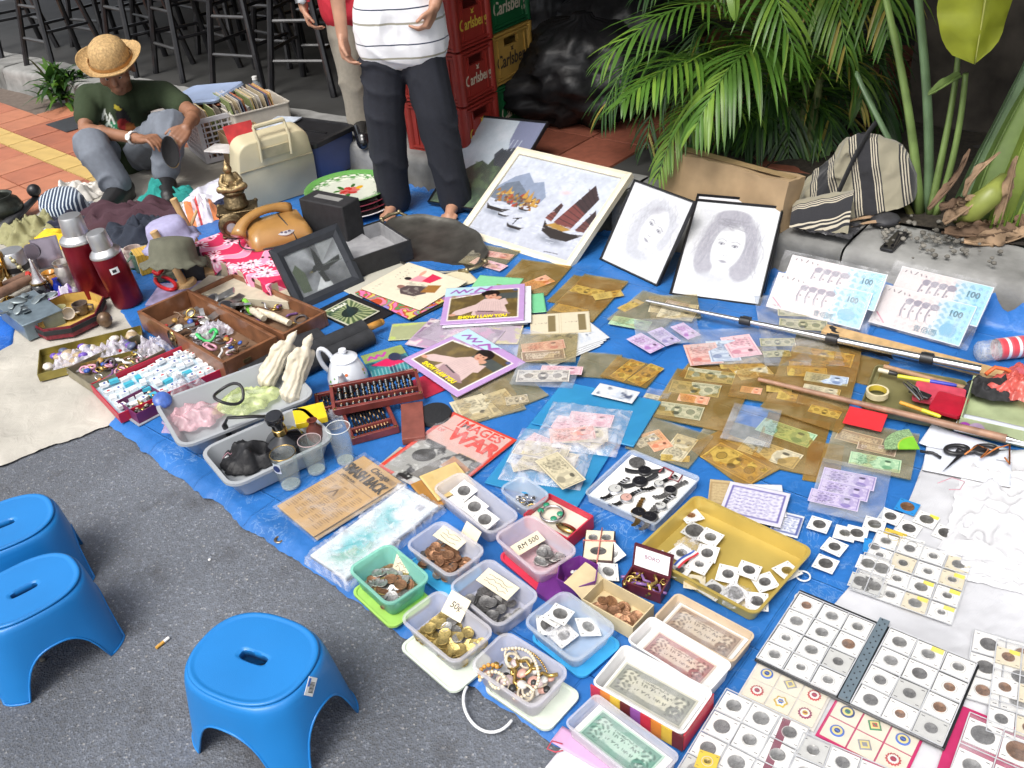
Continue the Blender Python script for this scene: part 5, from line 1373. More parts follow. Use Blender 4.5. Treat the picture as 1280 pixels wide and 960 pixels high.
def mountain(w,h,p):
 cv=Cv(w,h,p,(.74,.78,.82));X=lambda x:x/100*w;Y=lambda y:y/100*h
 n=cv.noise(10,2);cv.put(np.clip((n-.5)*3,0,1),(.84,.85,.88),.8)
 cv.poly([(X(60),Y(100)),(X(62),Y(78)),(X(70),Y(62)),(X(100),Y(60)),(X(100),Y(100))],(.42,.44,.56),.9)
 cv.poly([(0,0),(0,Y(26)),(X(14),Y(32)),(X(28),Y(44)),(X(40),Y(52)),(X(52),Y(48)),(X(56),Y(60)),(X(62),Y(66)),(X(80),Y(60)),(X(100),Y(62)),(X(100),0)],(.20,.27,.20))
 n2=cv.noise(5,7);m=np.clip((n2-.5)*6,0,1)*(cv.Y<Y(50))*(cv.X<X(70));cv.put(m,(.36,.46,.30),.7)
 cv.poly([(X(52),Y(60)),(X(58),Y(68)),(X(62),Y(66)),(X(75),Y(70)),(X(86),Y(62)),(X(100),Y(66)),(X(100),Y(46)),(X(60),Y(48))],(.16,.18,.22),.9)
 for x in(66,72,78):cv.line([(X(x),Y(66)),(X(x+1),Y(78))],.5,(.8,.82,.86),.7)
 return cv
def face_art(kind):
 """pale pencil portrait of an anonymous woman: shading built from strokes"""
 def f(w,h,p):
  cv=Cv(w,h,p,(.85,.85,.86));X=lambda x:x/100*w;Y=lambda y:y/100*h;r=RR_(4+kind)
  lt,md,dk,pap=(.75,.75,.78),(.62,.61,.65),(.5,.49,.53),(.86,.86,.87)
  cv.rect(X(7),Y(6),X(93),Y(93),(.825,.825,.84));n=cv.noise(7,5+kind);cv.put(np.clip((n-.48)*3,0,1)*(cv.X>X(8))*(cv.X<X(92))*(cv.Y>Y(7))*(cv.Y<Y(92)),(.78,.78,.81),.6)
  fx,fy,tl=((50,54,-.12),(60,56,-.32))[kind==0]
  for cx,cy,rx,ry in(((50,62,35,30),(28,44,15,24),(70,42,18,24),(48,84,24,10)),((56,66,29,26),(38,44,14,26),(80,58,10,24)))[kind==0]:cv.ell(X(cx),Y(cy),X(rx),Y(ry),(md if kind else lt),0,.95,.16)
  for k in range(150):
   a_=r.uniform(-.35,3.5);R0=r.uniform(.55,1.1);x0,y0=fx+33*R0*cos(a_),fy+8+30*R0*sin(a_);pts=[];ph=r.uniform(0,6)
   for q in range(5):pts.append((X(x0+(x0-fx)*.05*q+2.6*sin(q*1.7+ph)),Y(y0-q*(5+2*kind))))
   cv.line(pts,r.uniform(.15,.5),r.choice((md,dk,lt))if kind else r.choice((lt,md,lt)),r.uniform(.12,.35))
  cv.ell(X(fx-2),Y(fy-26),X(12),Y(12),pap,0,.9,.3);cv.ell(X(fx),Y(fy),X(19),Y(26),pap,tl,1,.12)
  cv.ell(X(fx+13),Y(fy-4),X(6),Y(18),lt,tl,.5,.9);cv.ell(X(fx-6),Y(fy+21),X(15),Y(7),md,.3,.55,.6);cv.ell(X(fx+1),Y(fy-24),X(10),Y(3.5),lt,0,.8,.9);cv.ell(X(fx-8),Y(fy-33),X(24),Y(8),(.74,.74,.77),0,.9,.6)
  c_,s_=cos(tl),sin(tl);T=lambda u,v:(X(fx+u*c_-v*s_),Y(fy+u*s_+v*c_))
  for u in(-8.5,7.5):
   x,y=T(u,2);cv.ell(x,y,X(4.8),Y(2.3),lt,tl,.9,.8);cv.ell(x,y,X(3.9),Y(1.25),dk,tl);cv.ell(x,y-.05,X(3.0),Y(.75),pap,tl);cv.ell(x,y,X(1.35),Y(1.1),(.36,.35,.4));cv.line([T(u-5.4,5.6),T(u,7.2),T(u+5.2,5.4)],.34,dk,.75);cv.line([T(u-4.4,2.8),T(u,4.2),T(u+4.4,2.8)],.22,dk,.8)
  cv.line([T(2,0),T(2.8,-7),T(1.4,-9)],.3,lt);cv.ell(*T(.2,-9.2),X(3),Y(1),lt,tl,.9,.7);cv.ell(*T(-1.4,-9.3),X(.8),Y(.4),dk);cv.ell(*T(1.8,-9.3),X(.8),Y(.4),dk)
  cv.ell(*T(.3,-15.4),X(5.2),Y(2),md,tl,1,.5);cv.line([T(-5,-15.2),T(-1,-14.8),T(.6,-15.3),T(5.4,-14.9)],.24,dk,.9);cv.ell(*T(.3,-19),X(4),Y(.9),lt,tl,.8,.6)
  if kind:
   for k in range(40):cv.line([(X(r.uniform(30,44)),Y(r.uniform(76,84))),(X(r.uniform(50,70)),Y(r.uniform(70,82)))],.25,dk,.3)
  cv.mottle(.05,.8,3);return cv
 return f
# the mountain picture lies just behind the junk painting, at the same slope
M,n,w_,h_,u,E=Sf_((570,290),(710,335),(641,183),(788,213));bk_=n.cross(u);bk_=bk_ if bk_.y>0 else-bk_
Q=M+bk_*.05
def onp(x,y):d=ray(x,y);return EYE+d*((Q-EYE).dot(bk_)/d.dot(bk_))
a_,b_,c_=onp(600,143),onp(685,151),onp(573,258);n=(b_-a_).normalized();u=bk_.cross(n);u=u if u.z>0 else-u
h_=(a_-c_).dot(u);w_=(b_-a_).length;pre=(a_-u*h_+n*w_/2,n,w_,h_,u,Matrix((n,bk_,u)).transposed().to_euler())
Pc_("framed_painting","framed mountain scene in a thin dark frame behind the junk painting","picture",None,.008,.02,BLKF,mountain,glass=True,ppc=2.6,pre=pre)
Pc_("framed_painting","cream framed painting of a sailing junk and harbour boats","picture",((570,290),(710,335),(641,183),(788,213)),.032,.03,CREAMF,junk_scene,ppc=3.6)
Pc_("framed_portrait","black framed pale portrait drawing tilted beside the junk painting","picture",((748,324),(820,358),(795,226),(862,247)),.008,.018,BLKF,face_art(0),glass=True,ppc=3.6)
Pc_("framed_portrait","black framed pale portrait of a woman with dark curly hair","picture",((836,367),(950,382),(867,246),(981,258)),.009,.018,BLKF,face_art(1),glass=True,ppc=3.6)
# the frame hidden behind it
M,n,w_,h_,u,E=Sf_((840,362),(954,377),(868,240),(984,251))
Pc_("framed_portrait","black frame almost hidden behind the curly haired woman's portrait","picture",((842,352),(956,366),(868,240),(984,251)),.009,.018,BLKF,lambda w,h,p:Cv(w,h,2,(.8,.8,.82)),ppc=2)
def bird(w,h,p):
 cv=Cv(w,h,p,(.46,.47,.48));X=lambda x:x/100*w;Y=lambda y:y/100*h
 a=np.arctan2(cv.Y-Y(50),cv.X-X(50));st=np.sin(a*3+1)+.5*np.sin(a*7)
 cv.a=cv.a*(1+.45*st[...,None]*.5);cv.mottle(.15,4,2)
 cv.poly([(X(30),Y(4)),(X(55),Y(40)),(X(62),Y(2))],(.85,.86,.86),.8);cv.poly([(X(62),Y(98)),(X(98),Y(95)),(X(60),Y(55))],(.7,.72,.72),.5)
 D=(.17,.18,.17)
 cv.ell(X(55),Y(46),X(15),Y(8),D,-.3);cv.poly([(X(46),Y(50)),(X(52),Y(94)),(X(57),Y(80)),(X(60),Y(52))],D);cv.poly([(X(60),Y(50)),(X(95),Y(58)),(X(92),Y(46)),(X(66),Y(40))],D);cv.poly([(X(46),Y(40)),(X(50),Y(14)),(X(60),Y(12)),(X(56),Y(38))],D)
 cv.ell(X(41),Y(46),X(5),Y(4),D);cv.poly([(X(37),Y(47)),(X(30),Y(44)),(X(38),Y(43))],(.4,.36,.2))
 for i in range(7):cv.line([(X(60+i*4),Y(48)),(X(72+i*4),Y(52-i))],.25,(.34,.36,.34))
 cv.poly([(X(6),Y(10)),(X(4),Y(60)),(X(14),Y(72)),(X(24),Y(48)),(X(22),Y(8))],(.30,.34,.26));cv.mottle(.1,2,8)
 return cv
Pc_("framed_picture","black framed silvery picture of a dark bird with spread wings","picture",((375,389),(457,352),(336,313),(425,277)),.04,.02,mat("dark_grey_frame",(.03,.033,.04),.4,var=.15),bird,glass=True,ppc=3.6)
# --- pink cloth over a low crate
M,n,w_,h_,u,E=Sf_((268,352),(352,396),(262,322),(352,360))
q0,q1,q3=P(248,312,.11),P(352,362,.11),P(300,272,.11)
ax=atan2((q1-q0).y,(q1-q0).x);c_=(q1+q3)/2
t=T_("wooden_crate","low pale wooden crate under the pink flowered cloth","crate",(c_.x,c_.y,ZB),ax)
CW,CD=(q1-q0).length*.97,(q3-q0).length*.9
b=MB();
for cy in(-CD/2,CD/2):b.box((0,cy,.04),(CW,.012,.075))
for cx in(-CW/2,CW/2):b.box((cx,0,.04),(.012,CD,.075))
b.build("side_board",mat("raw_pine",(.52,.43,.3),.75,var=.15,scale=20,bump=.2),t);b=MB();b.box((0,0,.079),(CW,CD,.008));b.build("top_board",PALEWOOD,t)
def pinkcv():
 cv=Cv(60,46,4,(.80,.16,.34));r=RR_(6)
 cv.put((np.sin(cv.X*.55+1.5*np.sin(cv.Y*.3))>.35).astype(float),(.92,.62,.74),.9)
 cv.put((np.abs(np.sin(cv.X*.55+1.5*np.sin(cv.Y*.3))-.35)<.08).astype(float),(.93,.86,.88))
 for i in range(34):
  x,y=r.uniform(0,60),r.uniform(0,46);s_=r.uniform(1.2,2.6)
  for k in range(9):a=k*.7;cv.ell(x+s_*cos(a),y+s_*sin(a),s_*.55,s_*.22,(.95,.84,.88),a)
  cv.ell(x,y,s_*.3,s_*.3,(.25,.05,.12))
 for i in range(30):x,y=r.uniform(0,60),r.uniform(0,46);cv.ell(x,y,.9,.6,(.25,.06,.12),r.random()*3)
 return cv
cv=pinkcv();me=print_mesh("cloth_print",cv,Pr_("pink_cotton",.85))
co=np.empty(len(me.vertices)*3,np.float32);me.vertices.foreach_get('co',co);co=co.reshape(-1,3)
TW,TDp=CW+.012,CD+.012
for i in range(len(co)):
 x,y=co[i,0]*(TW+.1)/.6,co[i,1]*(TDp+.12)/.46
 z=.0025
 ox,oy=max(0,abs(x)-TW/2),max(0,abs(y)-TDp/2)
 dr=max(ox,oy)*(1.0+.35*sin(x*40)*(oy>0))
 if ox:x=math.copysign(TW/2+.004+.006*sin(y*60),x)
 if oy:y=math.copysign(TDp/2+.004+.008*sin(x*50),y)
 co[i]=(x,y,z-dr+.0015*sin(x*30+y*23))
me.vertices.foreach_set('co',co.reshape(-1));me.update()
o=put("table_cloth",me,None,(c_.x,c_.y,ZB+.0845),ax);tag(o,"pink and white flowered cloth draped over the low crate","cloth")
ZC=ZB+.09
# --- tan retro telephone
p=P(348,296,ZC)
WOODP=mat("tan_glossy_plastic",(.38,.2,.06),.3,var=.12,scale=14,bump=.05,coat=.4)
pa=atan2(*(P(390,288,ZC)-P(305,312,ZC)).yx)
t=T_("telephone","tan rotary telephone with its handset resting on top, on the pink cloth","telephone",(p.x,p.y,ZC),pa)
b=MB();b.loft([rrect(.26,.19,.03,5,0),rrect(.26,.19,.03,5,.02),[(x*.9,y*.82+.012,.055+.012*(y>0))for x,y,z in rrect(.26,.19,.03,5)],[(x*.55,y*.5+.02,.075)for x,y,z in rrect(.26,.19,.03,5)]]);b.build("phone_body",WOODP,t,Sm=.9)
b=MB();b.lathe([(.001,0),(.046,0),(.048,.006),(.03,.009),(.001,.009)],28,M=MT_((.02,-.045,.05))@MR_(rad(24),4,'X'));dl=b.build("dial",mat("dial_silver",(.55,.53,.55),.3,.4,var=.2),t)
b=MB();b.lathe([(.001,.0095),(.016,.0095),(.016,.0125),(.001,.0127)],16,M=MT_((.02,-.045,.05))@MR_(rad(24),4,'X'));b.build("dial_centre",mat("dial_mauve",(.35,.25,.4),.4),dl)
hb=MB()
for k in range(10):
 a=rad(40+28*k);hb.lathe([(.001,.0088),(.0062,.0088),(.001,.0098)],10,M=MT_((.02,-.045,.05))@MR_(rad(24),4,'X')@MT_((.033*cos(a),.033*sin(a),0)))
hb.build("finger_hole",mat("dial_hole",(.1,.08,.12),.4),dl)
b=MB();b.tube(bez([(-.16,.0,.05),(-.12,.05,.12),(.02,.075,.118),(.09,.085,.075)],12),[.034,.03,.026,.024,.022,.022,.022,.022,.022,.023,.026,.03,.033],12,Fl_=.75);b.build("handset",WOODP,t,Sm=9)
b=MB();b.tube(bez([(.05,.09,.06),(.0,.02,.11),(.04,-.05,.08),(.05,-.1,.01)],14),.003,6);b.tube(bez([(-.16,0,.03),(-.2,-.08,.0),(-.06,-.12,.004),(.1,-.11,.004)],14),.0035,6);b.build("cord",BLACK,t,Sm=9)
# --- brass camera-shaped ornament with a figure on top
p=P(304,288,ZC)
t=T_("brass_ornament","dark brass box ornament with a round lens front","ornament",(p.x,p.y,ZC),pa-.25)
b=MB();b.box((0,0,.05),(.16,.11,.1));b.box((0,0,.104),(.17,.12,.008));b.box((0,0,.004),(.17,.12,.008))
for sx in(-1,1):
 for sy in(-1,1):b.ball((sx*.078,sy*.053,.104),.01,8)
b.build("ornament_body",BRASS,t,Bv=.003)
b=MB();b.lathe([(.055,0),(.055,.012),(.047,.018),(.05,.024),(.043,.04),(.035,.042),(.033,.036),(.001,.034)],28,M=MT_((-.035,-.055,.055))@MR_(PI/2,4,'X'));ln=b.build("lens_ring",BRASS,t)
b=MB();b.lathe([(.001,.0345),(.033,.0345),(.001,.0365)],20,M=MT_((-.035,-.055,.055))@MR_(PI/2,4,'X'));b.build("lens",mat("grey_lens",(.35,.38,.4),.15,bump=0),ln)
t=T_("brass_statuette","small seated brass figure on a fluted pedestal atop the brass ornament","statuette",(p.x,p.y,ZC+.109),pa-.2)
b=MB();b.lathe([(.03,0),(.05,.003),(.052,.012),(.045,.02),(.043,.05),(.034,.058),(.046,.064),(.05,.07),(.046,.078),(.001,.08)],28)
for i in range(len(b.v)):
 x,y,z=b.v[i]
 a=atan2(y,x);k=1+(.05*cos(14*a)if .01<z<.052 else 0);b.v[i]=(x*k,y*k,z)
b.build("pedestal",BRASS,t,Sm=9)
b=MB();limb(b,[(0,.005,.085),(0,0,.125),(0,-.002,.15)],[.034,.028,.014]);b.ball((0,-.006,.168),.019,10);b.ball((0,-.004,.186),.011,8);limb(b,[(-.005,0,.19),(0,0,.208)],[.006,.003],6)
for s_ in(-1,1):limb(b,[(.026*s_,0,.14),(.043*s_,-.012,.115),(.02*s_,-.035,.108)],[.011,.009,.008],8);limb(b,[(.018*s_,0,.09),(.05*s_,-.028,.094),(.005*s_,-.042,.088)],[.018,.017,.011],8)
put("figure",melt(b,"figure_shape",mat("pale_brass",(.3,.22,.11),.4,.8,var=.4,scale=60,bump=.5),.003,2),t)
# ================================================================== GOODS: hats, clothes, flasks, tins, trays
def cloth_m(n,c,**k):return mat("cloth_"+n,c,.9,var=.1,scale=40,bump=.35,bscale=300,**k)
Hp_("jacket","crumpled dark maroon jacket behind the red flasks","jacket",cloth_m("maroon",(.055,.022,.032)),(168,276),.62,.30,.12,rad(-8),2,2.6)
Hp_("folded_cloth","bright teal cloth bundle in front of the squatting man's shoes","cloth",cloth_m("teal",(.02,.27,.24)),(206,250),.28,.16,.10,.2,4,2.4)
Hp_("folded_cloth","dark navy cloth heap between the maroon jacket and the olive cap","cloth",cloth_m("darknavy",(.02,.026,.042)),(172,294),.36,.26,.11,.3,6,2.8)
Hp_("folded_cloth","bright yellow cloth spread behind the taller red flask","cloth",cloth_m("yellow",(.72,.48,.02)),(78,300),.38,.24,.05,.2,7,2.2)
Hp_("folded_cloth","crumpled khaki green cloth beside the yellow cloth","cloth",cloth_m("khaki",(.27,.26,.13)),(40,292),.30,.3,.1,.4,9,3.2)
Hp_("folded_cloth","orange and white printed cloth behind the wooden hat stand","cloth",St_("orange_cloth",[(0,(.65,.6,.66)),(.45,(.7,.22,.07)),(.75,(.6,.5,.55)),(.9,(.5,.05,.05))],9,'X'),(252,272),.22,.2,.1,.3,12,2.4)
Hp_("white_cloth","soft white cloth cap lying behind the striped bucket hat","hat",cloth_m("offwhite",(.66,.63,.58)),(100,246),.26,.2,.13,.3,14,1.6)
NV,WH=(.012,.03,.07),(.55,.62,.68)
def Bk_(name,Lb,px,m,R0,h,brim,rot,z=ZB,mb_=None,cat="hat"):
 p=P(*px,z)
 t=T_(name,Lb,cat,(p.x,p.y,z),rot=rot)
 b=MB();n=56
 prof=[(.001,h),(R0*.6,h*.99),(R0*.85,h*.93),(R0*.95,h*.6),(R0,h*.12),(R0+brim*.5,-h*.02),(R0+brim,-h*.1),(R0+brim-.002,-h*.13),(R0+brim*.5,-h*.06),(R0-.003,h*.08),(R0*.9,h*.6),(.001,h*.95)]
 rings=[]
 for r_,z_ in prof:
  rings.append([(r_*cos(a)*(1+.05*fbm(cos(a)*2,sin(a)*2,z_*9)),r_*sin(a)*(1+.05*fbm(cos(a)*2+4,sin(a)*2,z_*9)),z_+.16*r_*fbm(cos(a)*1.7,sin(a)*1.7,2)*(r_>R0))for a in[2*PI*i/n for i in range(n)]])
 b.loft(rings);b.build("hat_body",m,t,Sm=9);return t
hs=St_("navy_white_stripe",[(0,NV),(.62,WH),(.98,NV)],62,'X',.9)
Bk_("bucket_hat","navy and white striped bucket hat lying on the heap of clothes",(84,270),hs,.11,.12,.055,(rad(14),0,.15))
Hp_("striped_scarf","navy scarf with white wavy edging under the striped bucket hat","scarf",St_("navy_scarf",[(0,(.012,.014,.035)),(.82,(.5,.52,.6)),(.95,(.012,.014,.035))],16,'Y',.9),(84,285),.34,.18,.07,.1,31,3)
# wooden hat stand
def stand(Lb,px,h,lean_,sm=1.0):
 p=P(*px,ZB);t=T_("wooden_stand",Lb,"hat stand",(p.x,p.y,ZB),rot=(lean_[0],lean_[1],.3))
 b=MB();b.lathe([(.001,0),(.05*sm,0),(.052*sm,.008),(.048*sm,.018),(.001,.02)],20);b.build("base",PALEWOOD,t)
 b=MB();b.tube([(0,0,.015),(.002,0,h*.5),(0,.003,h)],[.017*sm,.014*sm,.016*sm],10);b.build("post",PALEWOOD,t)
 for k,(a,z_)in enumerate(((.4,.45),(2.6,.4),(4.4,.62))):
  b=MB();b.tube([(0,0,h*z_),(.07*cos(a),.07*sin(a),h*(z_+.22))],[.009,.006],8);b.build("peg",PALEWOOD,t)
stand("pale wooden hat stand on a round foot holding the olive cap",(232,358),.26,(0,rad(-12)))
stand("taller pale wooden post stand behind the olive cap",(252,318),.27,(0,rad(-10)),.95)
def hangcap(Lb,px,z,m,R0,rot):Bk_("cap",Lb,px,m,R0,R0*.95,R0*.42,rot,z,cat="cap").scale=(1,1,1.05)
hangcap("olive green cap hung over the wooden hat stand",(217,326),.215,cloth_m("olive",(.12,.12,.085)),.088,(rad(-14),rad(8),.2))
hangcap("lavender cap hung behind the olive cap",(214,300),.20,cloth_m("lavender",(.36,.34,.52)),.085,(rad(4),rad(-6),-.5))
# vacuum flasks
REDM=mat("red_metal",(.2,.008,.018),.3,.55,var=.35,scale=10,bump=.25,bscale=40)
def flask(Lb,px,top,R0,sc_,lean_):
 p=P(*px,ZB);t=T_("vacuum_flask",Lb,"flask",(p.x,p.y,ZB),rot=(lean_[0],lean_[1],.4));h=sc_
 b=MB();b.lathe([(.001,0),(R0*.92,0),(R0,.01),(R0,h*.7),(R0*.99,h*.715)],36);b.build("flask_body",REDM,t,Sm=.6)
 b=MB();b.lathe([(R0*1.01,h*.7),(R0*1.03,h*.71),(R0*1.0,h*.735),(R0*.8,h*.77),(R0*.7,h*.785),(R0*.66,h*.79)],36,cap0=False);b.build("shoulder",ALU,t,Sm=.6)
 b=MB();b.lathe([(R0*.68,h*.785),(R0*.69,h*.80),(R0*.64,h*.98),(R0*.6,h),(.001,h*1.003)],32);b.build("cup_lid",ALU,t,Sm=.6)
 return t
f1=flask("tall red metal vacuum flask, the larger of two",(123,368),0,.068,.345,(0,0))
f2=flask("smaller red metal vacuum flask with a white sticker",(162,378),0,.058,.315,(0,rad(-6)))
b=MB();b.grid(lambda u,v:(.0587*cos(-1.75+u*.55),.0587*sin(-1.75+u*.55),.155+v*.025),6,2);st=b.build("sticker",WHITE,f2)
b=MB();b.grid(lambda u,v:(.0592*cos(-1.62+u*.25),.0592*sin(-1.62+u*.25),.161+v*.012),4,2);b.build("sticker_mark",INK,f2)
# dark pot, mallet
p=P(4,275,ZB);t=T_("metal_pot","dark bronze pot with a flared rim at the edge of the cream cloth","pot",(p.x,p.y,ZB))
b=MB();b.lathe([(.001,0),(.06,0),(.1,.03),(.115,.06),(.1,.095),(.075,.11),(.085,.125),(.08,.126),(.07,.112),(.09,.09),(.001,.02)],32);b.build("pot_body",mat("dark_bronze",(.05,.055,.045),.4,.6,var=.4,bump=.3),t,Sm=9)
p=P(30,272,ZB);q=P(50,258,ZB)
t=T_("black_ladle","black lacquered ladle with a round knob end by the striped hat","ladle",(p.x,p.y,ZB))
b=MB();d=q-p;b.tube([-d*1.6+Ve((0,0,.02)),Ve((0,0,.035)),d+Ve((0,0,.05))],[.035,.03,.02],12,Fl_=.5);b.build("handle",BLACK,t,Sm=9)
b=MB();b.ball(tuple(d+Ve((0,0,.085))),.033,14);b.build("knob",BLACK,t,Sm=9)
b=MB();b.tube([(0,0,0),(.02,0,.02),(.07,.01,.03)],.008,6)
# brass candlesticks, tins, mirrors, bottle: small metal wares
def Wr_(name,Lb,cat,px,prof,m,z=ZB,n=20,rot=None,part="vessel",handle=None,rz=0):
 p=P(*px,z);t=T_(name,Lb,cat,(p.x,p.y,z),rz,rot=rot)
 b=MB();b.lathe(prof,n);b.build(part,m,t,Sm=.8)
 if handle:b=MB();b.tube(handle,.005,8);b.build("handle",m,t,Sm=9)
 return t
GOLD=mat("polished_brass",(.5,.34,.12),.22,1.0,var=.2,scale=30,bump=.05)
Wr_("brass_cup","polished brass footed cup at the left edge of the metal wares","cup",(6,366),[(.001,0),(.03,0),(.03,.006),(.008,.015),(.008,.05),(.028,.07),(.035,.11),(.032,.11),(.025,.074),(.001,.07)],GOLD)
Wr_("candlestick","slim brass candlestick beside the dark-banded tin","candlestick",(16,360),[(.001,0),(.035,0),(.032,.008),(.01,.02),(.008,.05),(.014,.06),(.007,.075),(.008,.14),(.017,.15),(.014,.165),(.001,.16)],GOLD)
Wr_("candlestick","second brass candlestick nearest the brown tube","candlestick",(10,376),[(.001,0),(.03,0),(.028,.008),(.008,.018),(.006,.08),(.012,.09),(.006,.1),(.014,.125),(.001,.12)],GOLD)
p=P(28,352,ZB);t=T_("metal_tin","round grey metal tin with a dark strap","tin",(p.x,p.y,ZB))
b=MB();b.lathe([(.001,0),(.05,0),(.052,.005),(.052,.14),(.048,.145),(.001,.146)],28);b.build("tin_body",ALU,t);b=MB();b.lathe([(.0525,.06),(.0535,.06),(.0535,.085),(.0525,.085)],28,cap0=False,cap1=False);b.build("strap",BLACK,t)
for i,(px,r_,lb_,a)in enumerate((((47,340),.035,"round hand mirror with a grey-violet face behind the glass bottle",.1),((66,335),.05,"rectangular grey-violet mirror standing behind the metal wares",.3))):
 p=P(*px,ZB);t=T_("hand_mirror" if i==0 else "standing_mirror",lb_,"mirror",(p.x,p.y,ZB),rot=(rad(-14),0,a));b=MB()
 if i==0:b.lathe([(.001,0),(r_,0),(r_,.006),(.001,.006)],28,M=MT_((0,0,.09))@MR_(PI/2,4,'X'));b.tube([(0,0,0),(0,0,.06)],.007,8)
 else:b.box((0,0,.07),(.11,.006,.13))
 b.build("mirror_frame",mat("mirror_grey",(.22,.2,.24),.3,.4),t)
 b=MB()
 if i==0:b.lathe([(.001,.0065),(r_*.9,.0065),(.001,.0067)],28,M=MT_((0,0,.09))@MR_(PI/2,4,'X'))
 else:b.box((0,-.0034,.07),(.1,.001,.12))
 b.build("mirror_glass",mat("mirror_glass",(.35,.3,.36),.12,.7,bump=0),t)
t=Wr_("perfume_bottle","black glass bottle with a tall silver cone stopper","bottle",(56,370),[(.001,0),(.04,0),(.044,.008),(.042,.05),(.028,.062),(.024,.066),(.001,.066)],mat("black_glass",(.01,.01,.012),.08,var=.1,bump=0,coat=.5),n=8,part="bottle_body")
b=MB();b.lathe([(.03,.064),(.032,.07),(.024,.076),(.02,.09),(.012,.12),(.004,.165),(.001,.17)],20);b.build("stopper",mat("silver_stopper",(.6,.57,.58),.25,.8),t,Sm=9)
b=MB();b.lathe([(.03,.062),(.036,.064),(.035,.07),(.028,.071)],20,cap0=False,cap1=False);b.build("collar",GOLD,t)
p=P(42,350,ZB+.02);b=MB()
for k in range(9):b.ball((0,.0,.005+k*.016),.006+.004*(k%2),8)
b.build("beaded_wand",mat("striped_bead",(.5,.45,.25),.4,.3,var=.6,scale=70),None,(p.x,p.y,ZB+.01),rot=(rad(5),rad(-22),0),Sm=9,Lb="thin beaded gold and dark wand leaning over the red flower",cat="wand")
b=MB();r_=RR_(2)
for k in range(26):a,e_=r_.uniform(0,6.28),r_.uniform(-.4,1.4);b.ball((.02*cos(a)*cos(e_),.02*sin(a)*cos(e_),.03+.02*sin(e_)),.008,5)
p=P(42,360,ZB);b.build("red_flower",mat("red_petal",(.55,.03,.02),.6,var=.3),None,(p.x,p.y,ZB+.02),Sm=9,Lb="small red fabric flower on the metal wares",cat="flower")
p=P(20,372,ZB)
for k,(dx,lb_)in enumerate(((0,"brown leather tube lying in the metal wares"),(.045,"second brown leather tube, slightly nearer the grey metal box"))):
 b=MB();b.tube([(-.13,-.09,.03),(0,0,.035),(.09,.05,.04)],[.018,.02,.018],12);b.build("leather_tube",mat("brown_leather",(.2,.11,.07),.55,var=.3,bump=.3),None,(p.x-.02+dx*.4,p.y+.01-dx,ZB+.02),rad(20),Sm=.9,Lb=lb_,cat="tube")
Wr_("orange_vase","small orange ceramic pot with a dark spout behind the bottle","pot",(69,362),[(.001,0),(.03,0),(.042,.03),(.038,.06),(.025,.075),(.028,.082),(.022,.082),(.001,.06)],mat("orange_glaze",(.5,.22,.03),.25,var=.3,coat=.4))
Wr_("blue_bottle","tiny cobalt blue glass bottle beside the taller flask","bottle",(75,366),[(.001,0),(.018,0),(.02,.03),(.012,.045),(.009,.06),(.012,.066),(.001,.066)],mat("cobalt_glass",(.01,.03,.3),.1,coat=.4))
Wr_("metal_jug","dull silver jug with a loop handle beside the taller flask","jug",(88,358),[(.001,0),(.035,0),(.045,.03),(.04,.08),(.03,.1),(.036,.115),(.03,.115),(.025,.1),(.001,.05)],mat("old_silver",(.5,.46,.42),.35,.8,var=.25),handle=[(.03,0,.105),(.075,0,.09),(.07,0,.05),(.04,0,.03)])
Hp_("purple_pouch","small white and purple patterned pouch in front of the taller flask","pouch",St_("purple_pouch",[(0,(.55,.5,.6)),(.55,(.25,.12,.5)),(.8,(.6,.56,.62))],22,'X'),(82,374),.14,.1,.07,.3,22,2)
# grey metal box with trays of bits
p0,p1,p3=(25,430),(64,412),(-12,392)
c,a,w_,d_=Fr_((27,408),(75,388),(-2,384),.09)
t=T_("metal_box","grey-blue metal box with loose steel bits on its lid","box",(c.x,c.y,ZB),a)
b=MB();b.box((0,0,.033),(w_,d_*1.1,.065));b.box((0,0,.0665),(w_+.006,d_*1.1+.006,.008));b.build("box_body",mat("grey_blue_metal",(.2,.26,.3),.4,.5,var=.15),t,Bv=.003)
b=MB();b.box((-w_*.1,-d_*.55-.003,.045),(.02,.006,.025));b.build("latch",STEEL,t)
r_=RR_(5)
for k in range(14):
 b=MB();b.lathe([(.001,0),(.012,0),(.015,.003),(.012,.005),(.001,.004)],12,sx=1.5)
 if k==0:sme=b.mesh("steel_scrap",mat("grey_steel_bits",(.3,.35,.36),.35,.8,var=.3),.7)
 o=put("steel_dish",sme,None,(c.x+r_.uniform(-.07,.07),c.y+r_.uniform(-.07,.09),ZB+.073+.003*(k%4)),rot=(r_.uniform(-.3,.3),r_.uniform(-.3,.3),r_.uniform(0,6)),sc=r_.uniform(.7,1.4));tag(o,"small grey steel dish on the grey-blue metal box","dish","steel dishes on the metal box")
# octagonal lacquer box
def octo(w,d,z,k=.3):
 x,y=w/2,d/2;c_=min(x,y)*2*k
 return[(x-c_,-y,z),(x,-y+c_,z),(x,y-c_,z),(x-c_,y,z),(-x+c_,y,z),(-x,y-c_,z),(-x,-y+c_,z),(-x+c_,-y,z)]
c,a,w_,d_=Fr_((42,418),(110,416),(62,378),.075)
c,a,w_,d_=Fr_((36,412),(118,404),(52,374),.07)
t=T_("lacquer_box","eight-sided dark red lacquer box with a mustard lining","box",(c.x,c.y,ZB),a)
LQ=mat("dark_red_lacquer",(.16,.012,.022),.4,var=.5,scale=90,bump=.6,bscale=120)
W,D_=w_*1.0,d_*1.15
b=MB();b.loft([octo(W*.95,D_*.95,0),octo(W,D_,.004),octo(W,D_,.05),octo(W-.008,D_-.008,.05),octo(W-.008,D_-.008,.01)],cap1=True);b.build("box_wall",LQ,t,Sm=0)
